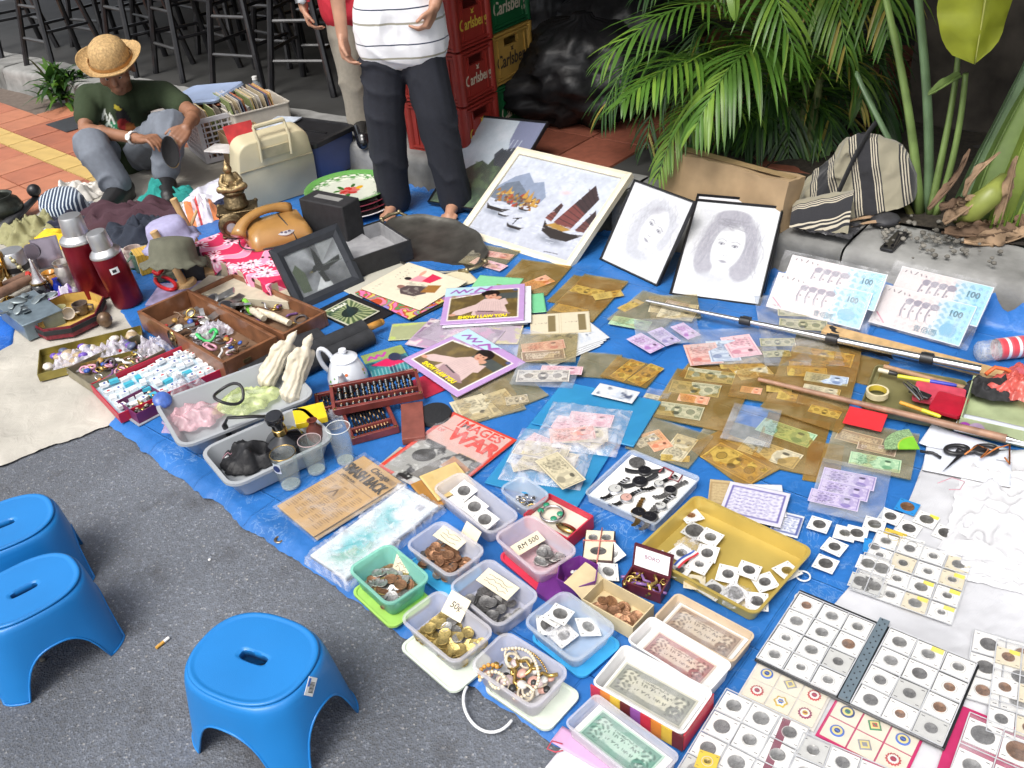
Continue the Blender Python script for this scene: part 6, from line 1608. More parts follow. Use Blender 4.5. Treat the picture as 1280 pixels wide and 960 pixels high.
b=MB();b.loft([octo(W+.006,D_+.006,.022),octo(W+.008,D_+.008,.024),octo(W+.008,D_+.008,.04),octo(W+.002,D_+.002,.041)],cap0=False,cap1=False);b.build("black_band",BLACKM,t,Sm=0)
b=MB();b.loft([octo(W-.009,D_-.009,.0495),octo(W-.012,D_-.012,.012)],cap0=False);b.build("lining",mat("mustard_lining",(.5,.33,.08),.7,var=.12),t,Sm=0)
for i,(dx,dy,m,lb_,cr_)in enumerate(((-.07,-.03,CARD_W,"white porcelain cup lying in the lacquer box",.026),(-.035,.03,mat("green_glaze",(.4,.38,.2),.3),"pale green cup in the lacquer box",.024),(0,.0,mat("cream_glaze",(.62,.55,.45),.3,var=.15),"cream cup tipped on its side in the lacquer box",.024),(.045,.02,mat("dark_brown_glaze",(.12,.09,.075),.3,var=.5,scale=60),"dark patterned brown cup in the lacquer box",.03))):
 t2=T_("cup",lb_,"cup",(c.x+dx*cos(a)-dy*sin(a),c.y+dx*sin(a)+dy*cos(a),ZB+.014),rot=((0,.5,0),(0,0,0),(1.2,.2,.4),(0,0,0))[i])
 if i==2:t2.location.z+=.02
 if i==0:t2.location.z+=.008
 b=MB();r0=cr_;b.lathe([(.001,0),(r0*.7,0),(r0*.9,r0*.3),(r0,r0*1.5),(r0*.9,r0*1.5),(r0*.8,r0*.4),(.001,r0*.2)],20);b.build("bowl",m,t2,Sm=.9)
 b=MB();b.tube([(r0*.95,0,r0*1.2),(r0*1.6,0,r0*1.1),(r0*1.5,0,r0*.5),(r0*.9,0,r0*.4)],r0*.16,6);b.build("handle",m,t2,Sm=9)
c2=P(134,408,ZB);b=MB();b.ball((0,0,.03),.028,12,sz=1.1);b.build("brown_stone",mat("brown_pebble",(.15,.09,.05),.3,.2,var=.5,scale=30),None,(c2.x,c2.y,ZB),Sm=9,Lb="small rounded brown carving beside the lacquer box",cat="carving")
# gilt tins
TINM=mat("gilt_tin",(.36,.3,.09),.35,.75,var=.3,scale=14,bump=.15)
def tray4(t,w,d,h,m,th=.003,flare=1.0,name="tray_wall"):
 b=MB();f_=flare
 R4=lambda ww,dd,z:[(-ww/2,-dd/2,z),(ww/2,-dd/2,z),(ww/2,dd/2,z),(-ww/2,dd/2,z)]
 b.loft([R4(w*f_,d*f_,0),R4(w,d,h),R4(w-2*th,d-2*th,h),R4(w*f_-2*th,d*f_-2*th,th)]);return b.build(name,m,t,Sm=0)
def Tk_(Lb,Gp,c,a,w,d,z,n,kinds,sd_,cat="trinket",name="trinket",h=.02):
 """loose small jewellery: every piece its own object"""
 r_=RR_(sd_);out=[]
 for i in range(n):
  u,v=r_.uniform(-.5,.5)*w,r_.uniform(-.5,.5)*d
  me=r_.choice(kinds)
  o=put(name,me,None,(c.x+u*cos(a)-v*sin(a),c.y+u*sin(a)+v*cos(a),z+r_.random()*h),rot=(r_.uniform(-.5,.5),r_.uniform(-.5,.5),r_.uniform(0,6.28)),sc=r_.uniform(.75,1.25))
  tag(o,me.get('desc','small trinket')+' '+Lb,cat,Gp);out.append(o)
 return out
def D_(me,m,kind):me['desc']=m.name.replace('trinket_','').replace('_',' ')+' '+kind;return me
def ringmesh(R0,r_,m,nm="ring"):b=MB();b.tube([(R0*cos(k*PI/8),R0*sin(k*PI/8),0)for k in range(16)],r_,6,closed=True);return D_(b.mesh(nm,m,9),m,"ring")
def gem(m,s=.012):b=MB();b.ball((0,0,0),s,6,sz=.6);return D_(b.mesh("gem",m,9),m,"stone")
def barm(m,L_=.05):b=MB();b.tube([(-L_/2,0,0),(-L_/6,.006,.002),(L_/6,-.006,.004),(L_/2,.003,0)],.004,6);return D_(b.mesh("chain_piece",m,9),m,"chain piece")
def watchmesh(mm,fm):
 b=MB();b.lathe([(.001,0),(.016,0),(.017,.005),(.013,.007),(.001,.0072)],16);b.box((.03,0,.002),(.034,.014,.004));b.box((-.03,0,.002),(.034,.014,.004));b.lathe([(.001,.0073),(.012,.0073),(.001,.0076)],14,mi=1)
 return D_(b.mesh("bit_watch",[mm,fm],.6),mm,"watch")
def colm(n,c,r=.35,me=0.0):return mat("trinket_"+n,c,r,me,var=.3,scale=60,bump=.1)
JK=[ringmesh(.012,.0025,colm("silver",(.6,.6,.6),.25,.9)),ringmesh(.02,.004,colm("dark",(.06,.05,.05))),ringmesh(.016,.003,colm("gold",(.55,.38,.12),.25,.9)),barm(colm("white",(.7,.68,.66))),barm(colm("purple",(.18,.09,.25))),barm(colm("polished silver",(.55,.55,.56),.25,.9)),gem(colm("blue",(.04,.1,.4))),gem(colm("red",(.4,.03,.03))),gem(colm("amber",(.4,.22,.05))),ringmesh(.014,.004,colm("pink",(.6,.3,.38))),barm(colm("brown",(.16,.09,.05)))]
c,a,w_,d_=Fr_((58,478),(152,446),(44,452),.03)
c,a,w_,d_=Fr_((44,474),(182,434),(50,452),.034)
t=T_("gilt_tin","shallow gilt tin full of cellophane-wrapped shells","tin",(c.x,c.y,ZB),a);tray4(t,w_*.95,d_*1.5,.03,TINM)
WR=film("cellophane_wrap",(.95,.93,.97),(.8,.77,.84),.35,.18,.5,26)
Hp_("shell_packet","cellophane packet of pale shells in the front gilt tin","packet",WR,(96,455),.19,.13,.055,a,17,3,ZB+.006)
Hp_("shell_packet","cellophane packet with purple ribbon at the far end of the front gilt tin","packet",WR,(142,442),.16,.11,.06,a,19,3,ZB+.006)
SH=[gem(colm("cream shell",(.66,.6,.52)),.02),gem(colm("dark shell",(.1,.12,.2)),.018),gem(colm("tan shell",(.4,.3,.18)),.02),gem(colm("ribbon",(.15,.08,.42)),.016)]
Tk_("under the cellophane in the gilt tin","shells in the gilt tin",c,a,w_*.8,d_*1.0,ZB+.014,26,SH,3,"shell","shell",.018)
c,a,w_,d_=Fr_((92,487),(190,432),(88,466),.038)
c,a,w_,d_=Fr_((117,492),(204,444),(90,468),.038)
t=T_("gilt_tin","deeper old gilt tin of mixed brooches beside the red game box","tin",(c.x,c.y,ZB),a);tray4(t,w_,d_,.036,mat("old_grey_gilt_tin",(.3,.27,.19),.4,.6,var=.3,scale=14,bump=.2))
Tk_("in the old gilt tin","brooches in the old gilt tin",c,a,w_*.82,d_*.7,ZB+.008,44,JK,8)
Hp_("plastic_bag","crumpled clear plastic bag at the end of the old gilt tin","bag",WR,(194,440),.12,.1,.07,.3,24,3,ZB+.01)
# red game box with tiles
c,a,w_,d_=Fr_((153,522),(288,470),(110,490),.03)
t=T_("game_box","red box lid full of small white game tiles","box",(c.x,c.y,ZB),a);tray4(t,w_,d_*1.05,.035,mat("red_box_card",(.45,.012,.04),.4,var=.1),.004)
b=MB();b.box((0,0,.012),(w_-.012,d_-.012,.012));b.build("inlay",mat("inlay_blue_white",(.5,.62,.7),.5),t)
TB=MB();TB.box((0,0,.006),(.026,.02,.012));TW1=TB.mesh("tile_white",mat("tile_white",(.8,.8,.8),.3,bump=0),0)
TB=MB();TB.box((0,0,.006),(.03,.018,.012));TW2=TB.mesh("tile_cyan",mat("tile_cyan",(.06,.42,.55),.35,bump=0),0)
TB=MB();TB.box((0,0,.006),(.026,.02,.012));TB.box((0,0,.0123),(.01,.008,.0006),mi=1);TW3=TB.mesh("tile_marked",[mat("tile_white",(.8,.8,.8)),mat("tile_mark_red",(.5,.03,.05),.5)],0)
TB=MB();TB.box((0,0,.006),(.026,.02,.012));TB.box((.003,0,.0123),(.007,.011,.0006),mi=1);TW4=TB.mesh("tile_marked_b",[mat("tile_white",(.8,.8,.8)),mat("tile_mark_blue",(.04,.08,.3),.5)],0)
r_=RR_(1)
for i in range(10):
 for j in range(5):
  u=(i-4.5)*(w_-.03)/10+r_.uniform(-.004,.004);v=(j-2)*(d_-.03)/5+r_.uniform(-.004,.004)
  o=put("game_tile",r_.choice((TW1,TW3,TW4,TW4,TW2 if r_.random()<.4 else TW1)),None,(c.x+u*cos(a)-v*sin(a),c.y+u*sin(a)+v*cos(a),ZB+.0185+.008*(r_.random()<.25)),a+r_.uniform(-.25,.25)+(PI/2 if r_.random()<.2 else 0))
  tag(o,{TW1:"plain white",TW2:"cyan",TW3:"red marked white",TW4:"blue marked white"}[o.data]+" tile lying in the red game box","game tile","tiles in the red game box")
c,a,w_,d_=Fr_((172,527),(206,506),(158,512),.035)
t=T_("trinket_box","small purple box of gold beads beside the grey tray","box",(c.x,c.y,ZB),a);tray4(t,w_*1.1,d_*1.3,.04,mat("purple_card",(.14,.02,.09),.5));b=MB();b.box((0,0,.001),(w_*1.25,d_*1.5,.003));b.build("base_card",mat("grey_card",(.3,.32,.36),.5),t)
GB=[gem(colm("gold bead",(.5,.36,.12),.25,.8),.007),gem(colm("black bead",(.06,.05,.05)),.007),gem(colm("cream bead",(.6,.52,.38)),.008)]
Tk_("in the small purple box","beads in the purple box",c,a,w_*.8,d_*.9,ZB+.012,40,GB,2,"bead","bead",.016)
# wooden chest, two halves
def chest(Lb,c4,z,depth_,brass=True):
 c,a,w_,d_=Fr_(*c4,z);t=T_("wooden_chest",Lb,"chest",(c.x,c.y,ZB),a);h=z-ZB
 b=MB()
 for cx,cy,L_,r_ in((0,-d_/2+.006,w_,0),(0,d_/2-.006,w_,PI)):
  b=MB();b.box((cx,cy,h/2),(L_,.012,h),r_);b.build("long_side",LACQ,t,Bv=.0015)
 for cx,L_ in((-w_/2+.006,d_-.025),(w_/2-.006,d_-.025)):
  b=MB();b.box((cx,0,h/2),(.012,L_,h-.001));b.build("short_side",LACQ,t,Bv=.0015)
 b=MB();b.box((0,0,.005),(w_-.026,d_-.026,.008));b.build("bottom",mat("chest_lining",(.16,.09,.05),.8,var=.3,scale=12),t)
 if brass:
  b=MB();b.lathe([(.001,0),(.028,0),(.027,.003),(.001,.004)],24,M=MT_((0+brass*w_,-d_/2-.001,h*.62))@MR_(PI/2,4,'X'),sy=1.25);l_=b.build("lock_plate",GOLD,t)
  b=MB();b.lathe([(.001,.004),(.01,.004),(.008,.009),(.001,.01)],14,M=MT_((brass*w_,-d_/2-.001,h*.6))@MR_(PI/2,4,'X'));b.build("latch",BRASS,l_)
  b=MB();b.box((w_/2+.002,-d_*.1,h*.6),(.004,.03,.012));b.build("hinge_plate",BRASS,t)
 return c,a,w_,d_,t
# front half (with the lock) and its open lid half behind
c,a,w_,d_,t=chest("brown wooden chest tray with a brass lock plate, full of bangles",((160,392),(286,447),(228,366)),.105,0,-.08)
Tk_("heaped in the brown chest with the lock plate","bangles in the brown chest",c,a,w_*.7,d_*.7,ZB+.015,48,JK+[watchmesh(colm("steel",(.5,.5,.5),.3,.9),colm("facew",(.6,.6,.55)))],21,"bangle","bangle",.03)
Hp_("plastic_bag","clear plastic bag in the corner of the brown chest","bag",WR,(266,420),.14,.1,.06,.6,26,3,ZB+.02)
b=MB();b.tube([(.035*cos(k*PI/10),.026*sin(k*PI/10),.03+.012*sin(k*.7))for k in range(20)],.006,8,closed=True);p=P(262,428,ZB+.02)
b.build("hair_band",colm("greenband",(.05,.45,.12)),None,(p.x,p.y,ZB+.02),Sm=9,Lb="bright green coiled hair band in the brown chest",cat="hair band")
c,a,w_,d_,t=chest("brown wooden chest half without a lock, holding watches and figurines",((236,366),(356,416),(290,342)),.085,0,0)
WT=watchmesh(colm("steel",(.5,.5,.5),.3,.9),colm("facek",(.03,.03,.035)))
Tk_("at the bottom of the chest half without a lock","trinkets in the unlocked chest half",c,a,w_*.75,d_*.6,ZB+.012,26,JK,23)
for i,(px,sc_,lb_)in enumerate((((266,380),2.2,"large steel wristwatch nearest the corner of the chest half"),((284,386),2.0,"black-faced wristwatch in the middle of the chest half"),((300,384),2.0,"steel wristwatch beside the green figurine"))):
 p=P(*px,.06);o=put("wristwatch",WT,None,(p.x,p.y,.066),rot=(.3,-.4+i*.4,i*1.1),sc=sc_);tag(o,lb_,"watch")
for i,(a_,b_,m,lb_)in enumerate((((308,384),(330,398),colm("bone",(.62,.56,.44)),"long bone-white carved rod in the chest half"),((322,388),(362,404),colm("boneb",(.64,.56,.42)),"thicker bone-white roller at the corner of the chest half"),((306,376),(314,390),colm("lime",(.2,.55,.06)),"lime green toy figure in the chest half"))):
 p,q=P(*a_,.07),P(*b_,.07);b=MB();b.tube([(0,0,0),(q-p)*.5+Ve((0,0,.004)),q-p],[.011,.014,.012],12);b.build(("carved_rod","carved_rod","toy_figure")[i],m,None,tuple(p),Sm=.9,Lb=lb_,cat=("rod","rod","toy")[i])
# boxes and odd bits between flasks and chest
def Sb_(name,Lb,cat,c3,z0,h,m,bev=.0015,part=None):
 c,a,w_,d_=Fr_(*c3,z0+h);b=MB();b.box((0,0,h/2),(w_,d_,h));return b.build(name,m,None,(c.x,c.y,z0),a,Bv=bev,Lb=Lb,cat=cat)
Sb_("picture_book","purple and grey picture book half under the wooden chest","book",((172,385),(242,372),(205,358)),ZB,.012,mat("purple_print",(.3,.26,.42),.45,var=.5,scale=16))
Sb_("wooden_tray","shallow empty wooden tray beside the hat stand","tray",((232,349),(268,338),(236,340)),ZB,.02,PALEWOOD)
Sb_("chalkboard","small black slate with a pale wooden edge by the red beads","slate",((190,326),(222,322),(192,312)),ZB,.06,BLACKM)
Sb_("glass_case","little wooden display case with grey-green pieces behind the red beads","case",((190,346),(220,338),(193,336)),ZB,.035,mat("grey_green_case",(.2,.22,.16),.4,var=.5,scale=60))
Sb_("yellow_box","bright orange-yellow ribbed box behind the smaller flask","box",((168,322),(190,314),(166,312)),ZB,.09,St_("yellow_ribs",[(0,(.6,.36,.03)),(.8,(.42,.24,.02))],70,'X'))
Sb_("white_board","cream card box lying in front of the pink clothed crate","box",((272,350),(345,394),(276,330)),ZB,.04,mat("cream_board",(.5,.45,.34),.7,var=.1))
Sb_("black_box","dark box in the shade behind the hat stand","box",((226,330),(250,325),(226,312)),ZB,.09,BLACKM)
RB=mat("red_beads",(.5,.015,.02),.3,var=.2)
b=MB();p=P(215,355,ZB)
for k in range(40):
 t_=k/40;b.ball(tuple(P(192+40*t_,340-26*t_+6*sin(t_*9),ZB+.05)-p),.0085,6)
b.build("bead_string",RB,None,tuple(p),Sm=9,Lb="string of red beads lying over the small display case",cat="beads")
b=MB();b.tube([tuple(P(207+13*cos(k*PI/12),354-7*sin(k*PI/12)+4*cos(k*PI/12),ZB+.02)-p)for k in range(24)],.008,8,closed=True);b.build("red_bangle",RB,None,tuple(p),Sm=9,Lb="bright red bangle at the foot of the hat stand",cat="bangle")
for i,(px,m,lb_)in enumerate((((172,332),colm("pinkcup",(.5,.4,.36)),"mauve glass mug beside the smaller flask"),((180,338),colm("greencup",(.14,.25,.18)),"green-rimmed ceramic mug behind the mauve one"))):
 Wr_("mug",lb_,"mug",px,[(.001,0),(.03,0),(.034,.01),(.036,.085),(.031,.085),(.03,.012),(.001,.01)],m,handle=[(.034,0,.075),(.06,0,.06),(.055,0,.03),(.034,0,.02)],rz=-2.4)
# --- enamelled grey trays
TRG=mat("grey_tray_plastic",(.36,.38,.4),.35,var=.06,scale=10,bump=.05,coat=.2)
def grey_tray(Lb,c3,h):
 c,a,w_,d_=Fr_(*c3,ZB+h);t=T_("washing_tray",Lb,"tray",(c.x,c.y,ZB),a)
 b=MB();rtub(b,w_,d_,h,.04,.003,.85,.009);b.build("tray_body",TRG,t,Sm=.9);return c,a,w_,d_
T1=grey_tray("grey plastic tray holding the two cream statues",((230,553),(397,495),(190,502)),.07)
T2=grey_tray("grey plastic tray holding black gear and the black bottle",((291,603),(422,548),(247,562)),.07)
STONE=mat("cream_resin_statue",(.62,.56,.44),.6,var=.1,scale=20,bump=.35,bscale=70,dirt=(.45,.36,.22),dirt_amt=.4)
def statue(Lb,px,top,sd_,mir=1):
 p=P(*px,ZB+.03);q=V(*top,p.y+.06);ax=(q-p);L_=ax.length
 t=T_("statue",Lb,"statue",tuple(p),rot=ax.to_track_quat('Z','X').to_euler())
 b=MB();s=L_/.30
 b.lathe([(.001,0),(.045*s,0),(.05*s,.012*s),(.046*s,.02*s)],20,cap1=True)
 limb(b,[(0,0,.015*s),(0,0,.1*s),(0,0,.17*s),(0,0,.215*s),(0,.004*s,.245*s)],[.045*s,.04*s,.034*s,.035*s,.016*s],16)
 b.ball((0,-.004*s,.262*s),.023*s,12,sz=1.2);b.ball((0,.004*s,.285*s),.017*s,10);limb(b,[(0,.004*s,.29*s),(0,.006*s,.31*s)],[.01*s,.006*s],8)
 for k in(-1,1):
  limb(b,[(k*.034*s,0,.218*s),(k*.046*s,-.012*s,.17*s),(k*.012*s,-.045*s,.165*s)],[.019*s,.018*s,.012*s],10)
  limb(b,[(k*.042*s,-.01*s,.165*s),(k*.05*s,-.012*s,.07*s)],[.016*s,.01*s],8)
 limb(b,[(mir*.02*s,-.03*s,.16*s),(mir*.03*s,-.03*s,.05*s)],[.018*s,.022*s],8)
 put("robed_figure",melt(b,"statue_shape",STONE,.0045,3,lambda x,y,z:.0022*sin(atan2(y,x)*9+z*30+3*fbm(x*20,y*20,z*12))*(z<.2*s)),t)
statue("cream robed statue, the one farther from the teapot",(332,478),(369,415),1,1)
statue("cream robed statue, the one nearer the teapot",(362,495),(388,419),2,-1)
Hp_("plastic_bag","lime and clear plastic bag packing around the statues","bag",film("lime_bag",(.9,.96,.7),(.66,.74,.36),.34,.25,.45,22),(308,502),.2,.14,.05,.3,33,1.6,ZB+.02)
Hp_("plastic_bag","pink and clear plastic bag at the end of the statue tray","bag",film("pink_bag",(.97,.88,.9),(.8,.5,.55),.36,.25,.4,16),(243,522),.2,.14,.055,.3,35,1.6,ZB+.02)
Hp_("plastic_bag","torn clear plastic bag sticking up from the statue tray","bag",BAGF,(236,492),.13,.11,.09,.8,37,1.4,ZB+.03)
b=MB();b.tube([(.045*cos(k*PI/12),.04*sin(k*PI/12),.012*sin(k*.5))for k in range(24)],.005,8,closed=True);p=P(286,493,.11);b.build("black_bangle",BLACK,None,tuple(p),rot=(.3,.1,0),Sm=9,Lb="thin black bangle resting on the plastic bags in the statue tray",cat="bangle")
b=MB();b.ball((0,0,0),.03,12,sz=.5);p=P(203,500,.1);b.build("blue_toy",colm("bluetoy",(.06,.13,.42)),None,tuple(p),rot=(.6,.2,.4),Sm=9,Lb="blue and pink oval trinket at the tip of the statue tray",cat="trinket")
# tray 2
Hp_("black_pouch","black nylon pouch in the grey tray","pouch",mat("black_nylon",(.01,.01,.012),.6,var=.3,bump=.5),(315,573),.18,.14,.075,.3,41,1.4,ZB+.012)
Hp_("black_strap","black strap with white stripes coiled in the grey tray","strap",St_("striped_strap",[(0,(.012,.012,.015)),(.7,(.5,.5,.52)),(.78,(.012,.012,.015)),(.88,(.4,.2,.25)),(.94,(.012,.012,.015))],28,'Y'),(290,560),.13,.09,.055,.5,43,1.2,ZB+.02)
p=P(290,545,.08);q=P(345,520,.11)
b=MB();d=q-p;b.tube([Ve((0,0,-.05)),Ve((-.02,.02,.03)),Ve((0,.01,.06)),d*.5+Ve((0,0,.035)),d],[.009,.009,.009,.009,.008],8,Fl_=.5);b.build("camera_strap",BLACK,None,tuple(p),Sm=9,Lb="stiff black carrying strap arching over the grey tray",cat="strap")
GLB=mat("black_bottle_glass",(.008,.008,.01),.1,var=.1,bump=0,coat=.6)
p=P(362,566,ZB+.004);t=T_("black_bottle","squat black bottle with a gold collar in the grey tray","bottle",(p.x,p.y,ZB+.004),rot=(.12,-.08,0))
b=MB();b.lathe([(.001,0),(.05,0),(.062,.012),(.064,.04),(.05,.065),(.02,.078),(.017,.085)],30);b.build("bottle_body",GLB,t,Sm=9)
b=MB();b.lathe([(.0185,.083),(.021,.085),(.021,.103),(.0185,.105)],20);b.build("gold_collar",GOLD,t);b=MB();b.lathe([(.018,.105),(.0185,.11),(.0185,.128),(.026,.132),(.027,.15),(.024,.154),(.001,.155)],24);b.build("stopper",GLB,t)
Sb_("yellow_packet","bright yellow plastic packet leaning at the end of the grey tray","packet",((368,532),(407,520),(367,512)),ZB+.05,.02,mat("yellow_gloss",(.75,.55,.02),.3,var=.08))
Wr_("gourd_vase","small maroon gourd-shaped vase beside the drinking glasses","vase",(396,550),[(.001,0),(.016,0),(.026,.02),(.024,.042),(.012,.058),(.011,.066),(.016,.074),(.01,.074),(.001,.05)],mat("maroon_glaze",(.12,.03,.02),.3,var=.2,coat=.3),z=ZB+.03)
Hp_("plastic_bag","small clear bag of white bits behind the tallest glass","bag",BAGF,(415,530),.08,.07,.05,.3,45,3,ZB+.01)
# drinking glasses
def glass(Lb,px,h,r0,r1,rz,rim=None):
 p=P(*px,ZB);t=T_("drinking_glass",Lb,"glass",(p.x,p.y,ZB),rz)
 b=MB();b.lathe([(.001,0),(r0*.94,0),(r0,.004),(r1,h),(r1-.0025,h),(r0-.003,.012),(.001,.012)],32);b.build("glass_wall",GLASS,t,Sm=.8)
 b=MB();b.tube([((r1-.001)*cos(k*PI/16),(r1-.001)*sin(k*PI/16),h)for k in range(32)],.0014,6,closed=True);b.build("rim",rim or film("glass_rim",(.9,.93,.92),(.85,.87,.88),.5,.05,.1),t,Sm=9)
 b=MB();b.lathe([(.001,.0),(r0*.9,.001),(r0*.92,.006),(.001,.004)],24);b.build("thick_base",film("glass_base",(.85,.88,.88),(.7,.74,.75),.35,.06,.3),t)
 return t
g1=glass("drinking glass with a dark crest and amber rim, nearest the newspaper",(364,606),.115,.029,.037,0,GOLD)
b=MB();b.grid(lambda u,v:(.0352*cos(-2.5+u*.75),.0352*sin(-2.5+u*.75),.068+v*.032),8,3);b.build("crest_ground",mat("crest_pale",(.55,.58,.66),.4),g1)
b=MB();b.lathe([(.007,0),(.011,0),(.011,.0008),(.007,.0008)],16,M=MT_((.0355*cos(-2.1),.0355*sin(-2.1),.084))@Ve((cos(-2.1),sin(-2.1),0)).to_track_quat('Z','Y').to_matrix().to_4x4());b.build("crest_ring",mat("crest_navy",(.02,.03,.1),.4),g1)
glass("plain drinking glass in the middle of the three",(396,588),.11,.027,.034,0,mat("pink_glass_rim",(.4,.3,.3),.2))
glass("plain tall drinking glass beside the abacus",(432,576),.122,.026,.035,0)
# black rolled mat with wooden handle, teapot
p,q=P(345,462,ZB+.035),P(456,412,ZB+.035)
t=T_("rolled_mat","black rolled mat wrapped around an orange wooden handle","roll",tuple(p))
b=MB();d=q-p;b.tube([Ve((0,0,0)),d*.5,d],.038,18);b.tube([Ve((.03,-.03,-.01)),d*.55+Ve((.03,-.03,-.01)),d*.98+Ve((.03,-.03,-.01))],.03,16);b.build("mat_roll",mat("black_canvas",(.02,.021,.024),.8,var=.3,bump=.4),t,Sm=.9)
Sb_("black_folder","flat black canvas folder under the rolled mat","folder",((300,468),(410,425),(290,448)),ZB,.03,mat("black_canvas",(.02,.021,.024),.8))
b=MB();n_=d.normalized();b.tube([d*.96,d+n_*.07],[.014,.013],14);b.ball(tuple(d+n_*.07),.013,10);b.build("handle",mat("orange_wood",(.5,.24,.05),.4,var=.2,scale=30),t,Sm=9)
p=P(436,477,ZB);t=T_("teapot","white enamel teapot with small orange flowers","teapot",(p.x,p.y,ZB),rad(150))
ENW=mat("white_enamel",(.74,.77,.82),.2,var=.05,bump=.03,coat=.5)
b=MB();b.lathe([(.001,0),(.062,0),(.068,.008),(.066,.03),(.05,.075),(.042,.088),(.044,.091),(.001,.095)],36);b.build("pot_body",ENW,t,Sm=.9)
b=MB();b.lathe([(.043,.091),(.045,.094),(.03,.104),(.012,.108),(.009,.112),(.014,.118),(.012,.126),(.001,.128)],30);b.build("lid",ENW,t,Sm=.9)
b=MB();b.tube(bez([(.05,0,.03),(.1,0,.04),(.085,0,.085),(.115,0,.105)],10),[.02-.0012*k for k in range(11)],12);b.build("spout",ENW,t,Sm=9,rz=rad(-240))
b=MB();b.tube(bez([(-.04,0,.085),(-.06,0,.15),(-.11,0,.14),(-.09,0,.06),(-.06,0,.035)],12),.008,8);b.build("handle",ENW,t,Sm=9,rz=rad(-165))
FL=[mat("flower_orange",(.6,.14,.03),.4),mat("flower_yellow",(.6,.42,.08),.4),mat("flower_green",(.12,.3,.06),.4)]
r_=RR_(3)
for k in range(22):
 a_=rad(150)*0+r_.uniform(-3.14,3.14);z_=r_.uniform(.02,.06);rr_=np.interp(z_,[.03,.075],[.0668,.0508]);n3=Ve((cos(a_),sin(a_),.35)).normalized()
 b=MB();b.lathe([(.001,0),(r_.uniform(.003,.0065),0),(.001,.0006)],8,M=MT_((rr_*cos(a_),rr_*sin(a_),z_))@n3.to_track_quat('Z','Y').to_matrix().to_4x4());b.build("painted_flower",r_.choice(FL),t)
# abaci
def abacus(Lb,c3,z,h,rods=13):
 c,a,w_,d_=Fr_(*c3,z+h);t=T_("abacus",Lb,"abacus",(c.x,c.y,z),a);fr_=.011
 b=MB()
 b.box((0,-d_/2+fr_/2,h/2),(w_,fr_,h));b.box((0,d_/2-fr_/2,h/2),(w_,fr_,h))
 for sx in(-1,1):b.box((sx*(w_/2-fr_/2),0,h/2-.0005),(fr_,d_-2*fr_,h-.001))
 b.box((0,-d_*.16,h/2),(w_-2*fr_,.007,h*.8));b.build("frame",REDWOOD,t,Bv=.0012)
 for sx in(-1,1):
  for sy in(-1,1):b=MB();b.lathe([(.001,0),(.005,0),(.001,.001)],10,M=MT_((sx*(w_/2-.008),sy*(d_/2-.006),h)));b.build("corner_stud",GOLD,t)
 rb=MB();bm=MB();br=(w_-.04)/rods*.46;bl=(d_*.66-.014-fr_)/6.3
 bm.lathe([(.001,-bl*.48),(br*.7,-bl*.48),(br,0),(br*.7,bl*.48),(.001,bl*.48)],10,M=MR_(PI/2,4,'X'));me=bm.mesh("bead",mat("black_bead",(.012,.011,.012),.25,var=.2,bump=0),.6)
 rb.tube([(0,-d_/2+fr_,0),(0,d_/2-fr_,0)],.0018,5);rme=rb.mesh("rod",PALEWOOD,9)
 lo,hi=-d_*.16-.0045,d_/2-fr_
 for k in range(rods):
  x=-w_/2+.02+(w_-.04)*(k+.5)/rods
  put("rod",rme,t,(x,0,h*.5))
  for j in range(2):put("bead",me,t,(x,-d_/2+fr_+bl*(.55+(k%3==1)*.5)+j*bl,h*.5))
  for j in range(5):put("bead",me,t,(x,hi-bl*.6-j*bl-(bl*1.1 if j>=2+(k*7)%3 else 0),h*.5))
 return t
abacus("reddish wooden abacus tucked under the upper one at its left end",((398,520),(455,507),(392,492)),ZB,.022,9)
abacus("reddish wooden abacus propped between the other two, below the upper one",((440,548),(500,533),(424,512)),ZB,.024,11)
t=abacus("reddish wooden abacus lying on top of the others, beads facing up",((417,509),(531,492),(410,484)),ZB+.027,.026,13);t.rotation_euler=(rad(9),0,t.rotation_euler.z)
t.location.z+=.008
Sb_("wooden_case","plain red-brown wooden case beside the abaci","case",((500,550),(529,545),(503,505)),ZB,.022,mat("dusty_red_wood",(.2,.06,.045),.55,var=.2,scale=30))
p=P(544,521,ZB);b=MB();b.lathe([(.001,0),(.05,0),(.054,.005),(.05,.016),(.001,.019)],32,sy=1.1);b.build("black_disc_case",mat("black_leatherette",(.015,.016,.018),.6,bump=.4),None,tuple(p),Sm=.9,Lb="round black leatherette case beside the red-brown wooden case",cat="case")
Sb_("red_folder","red card folder sticking out behind the abacus","folder",((528,503),(552,482),(524,478)),ZB,.004,mat("red_card",(.42,.02,.05),.5))
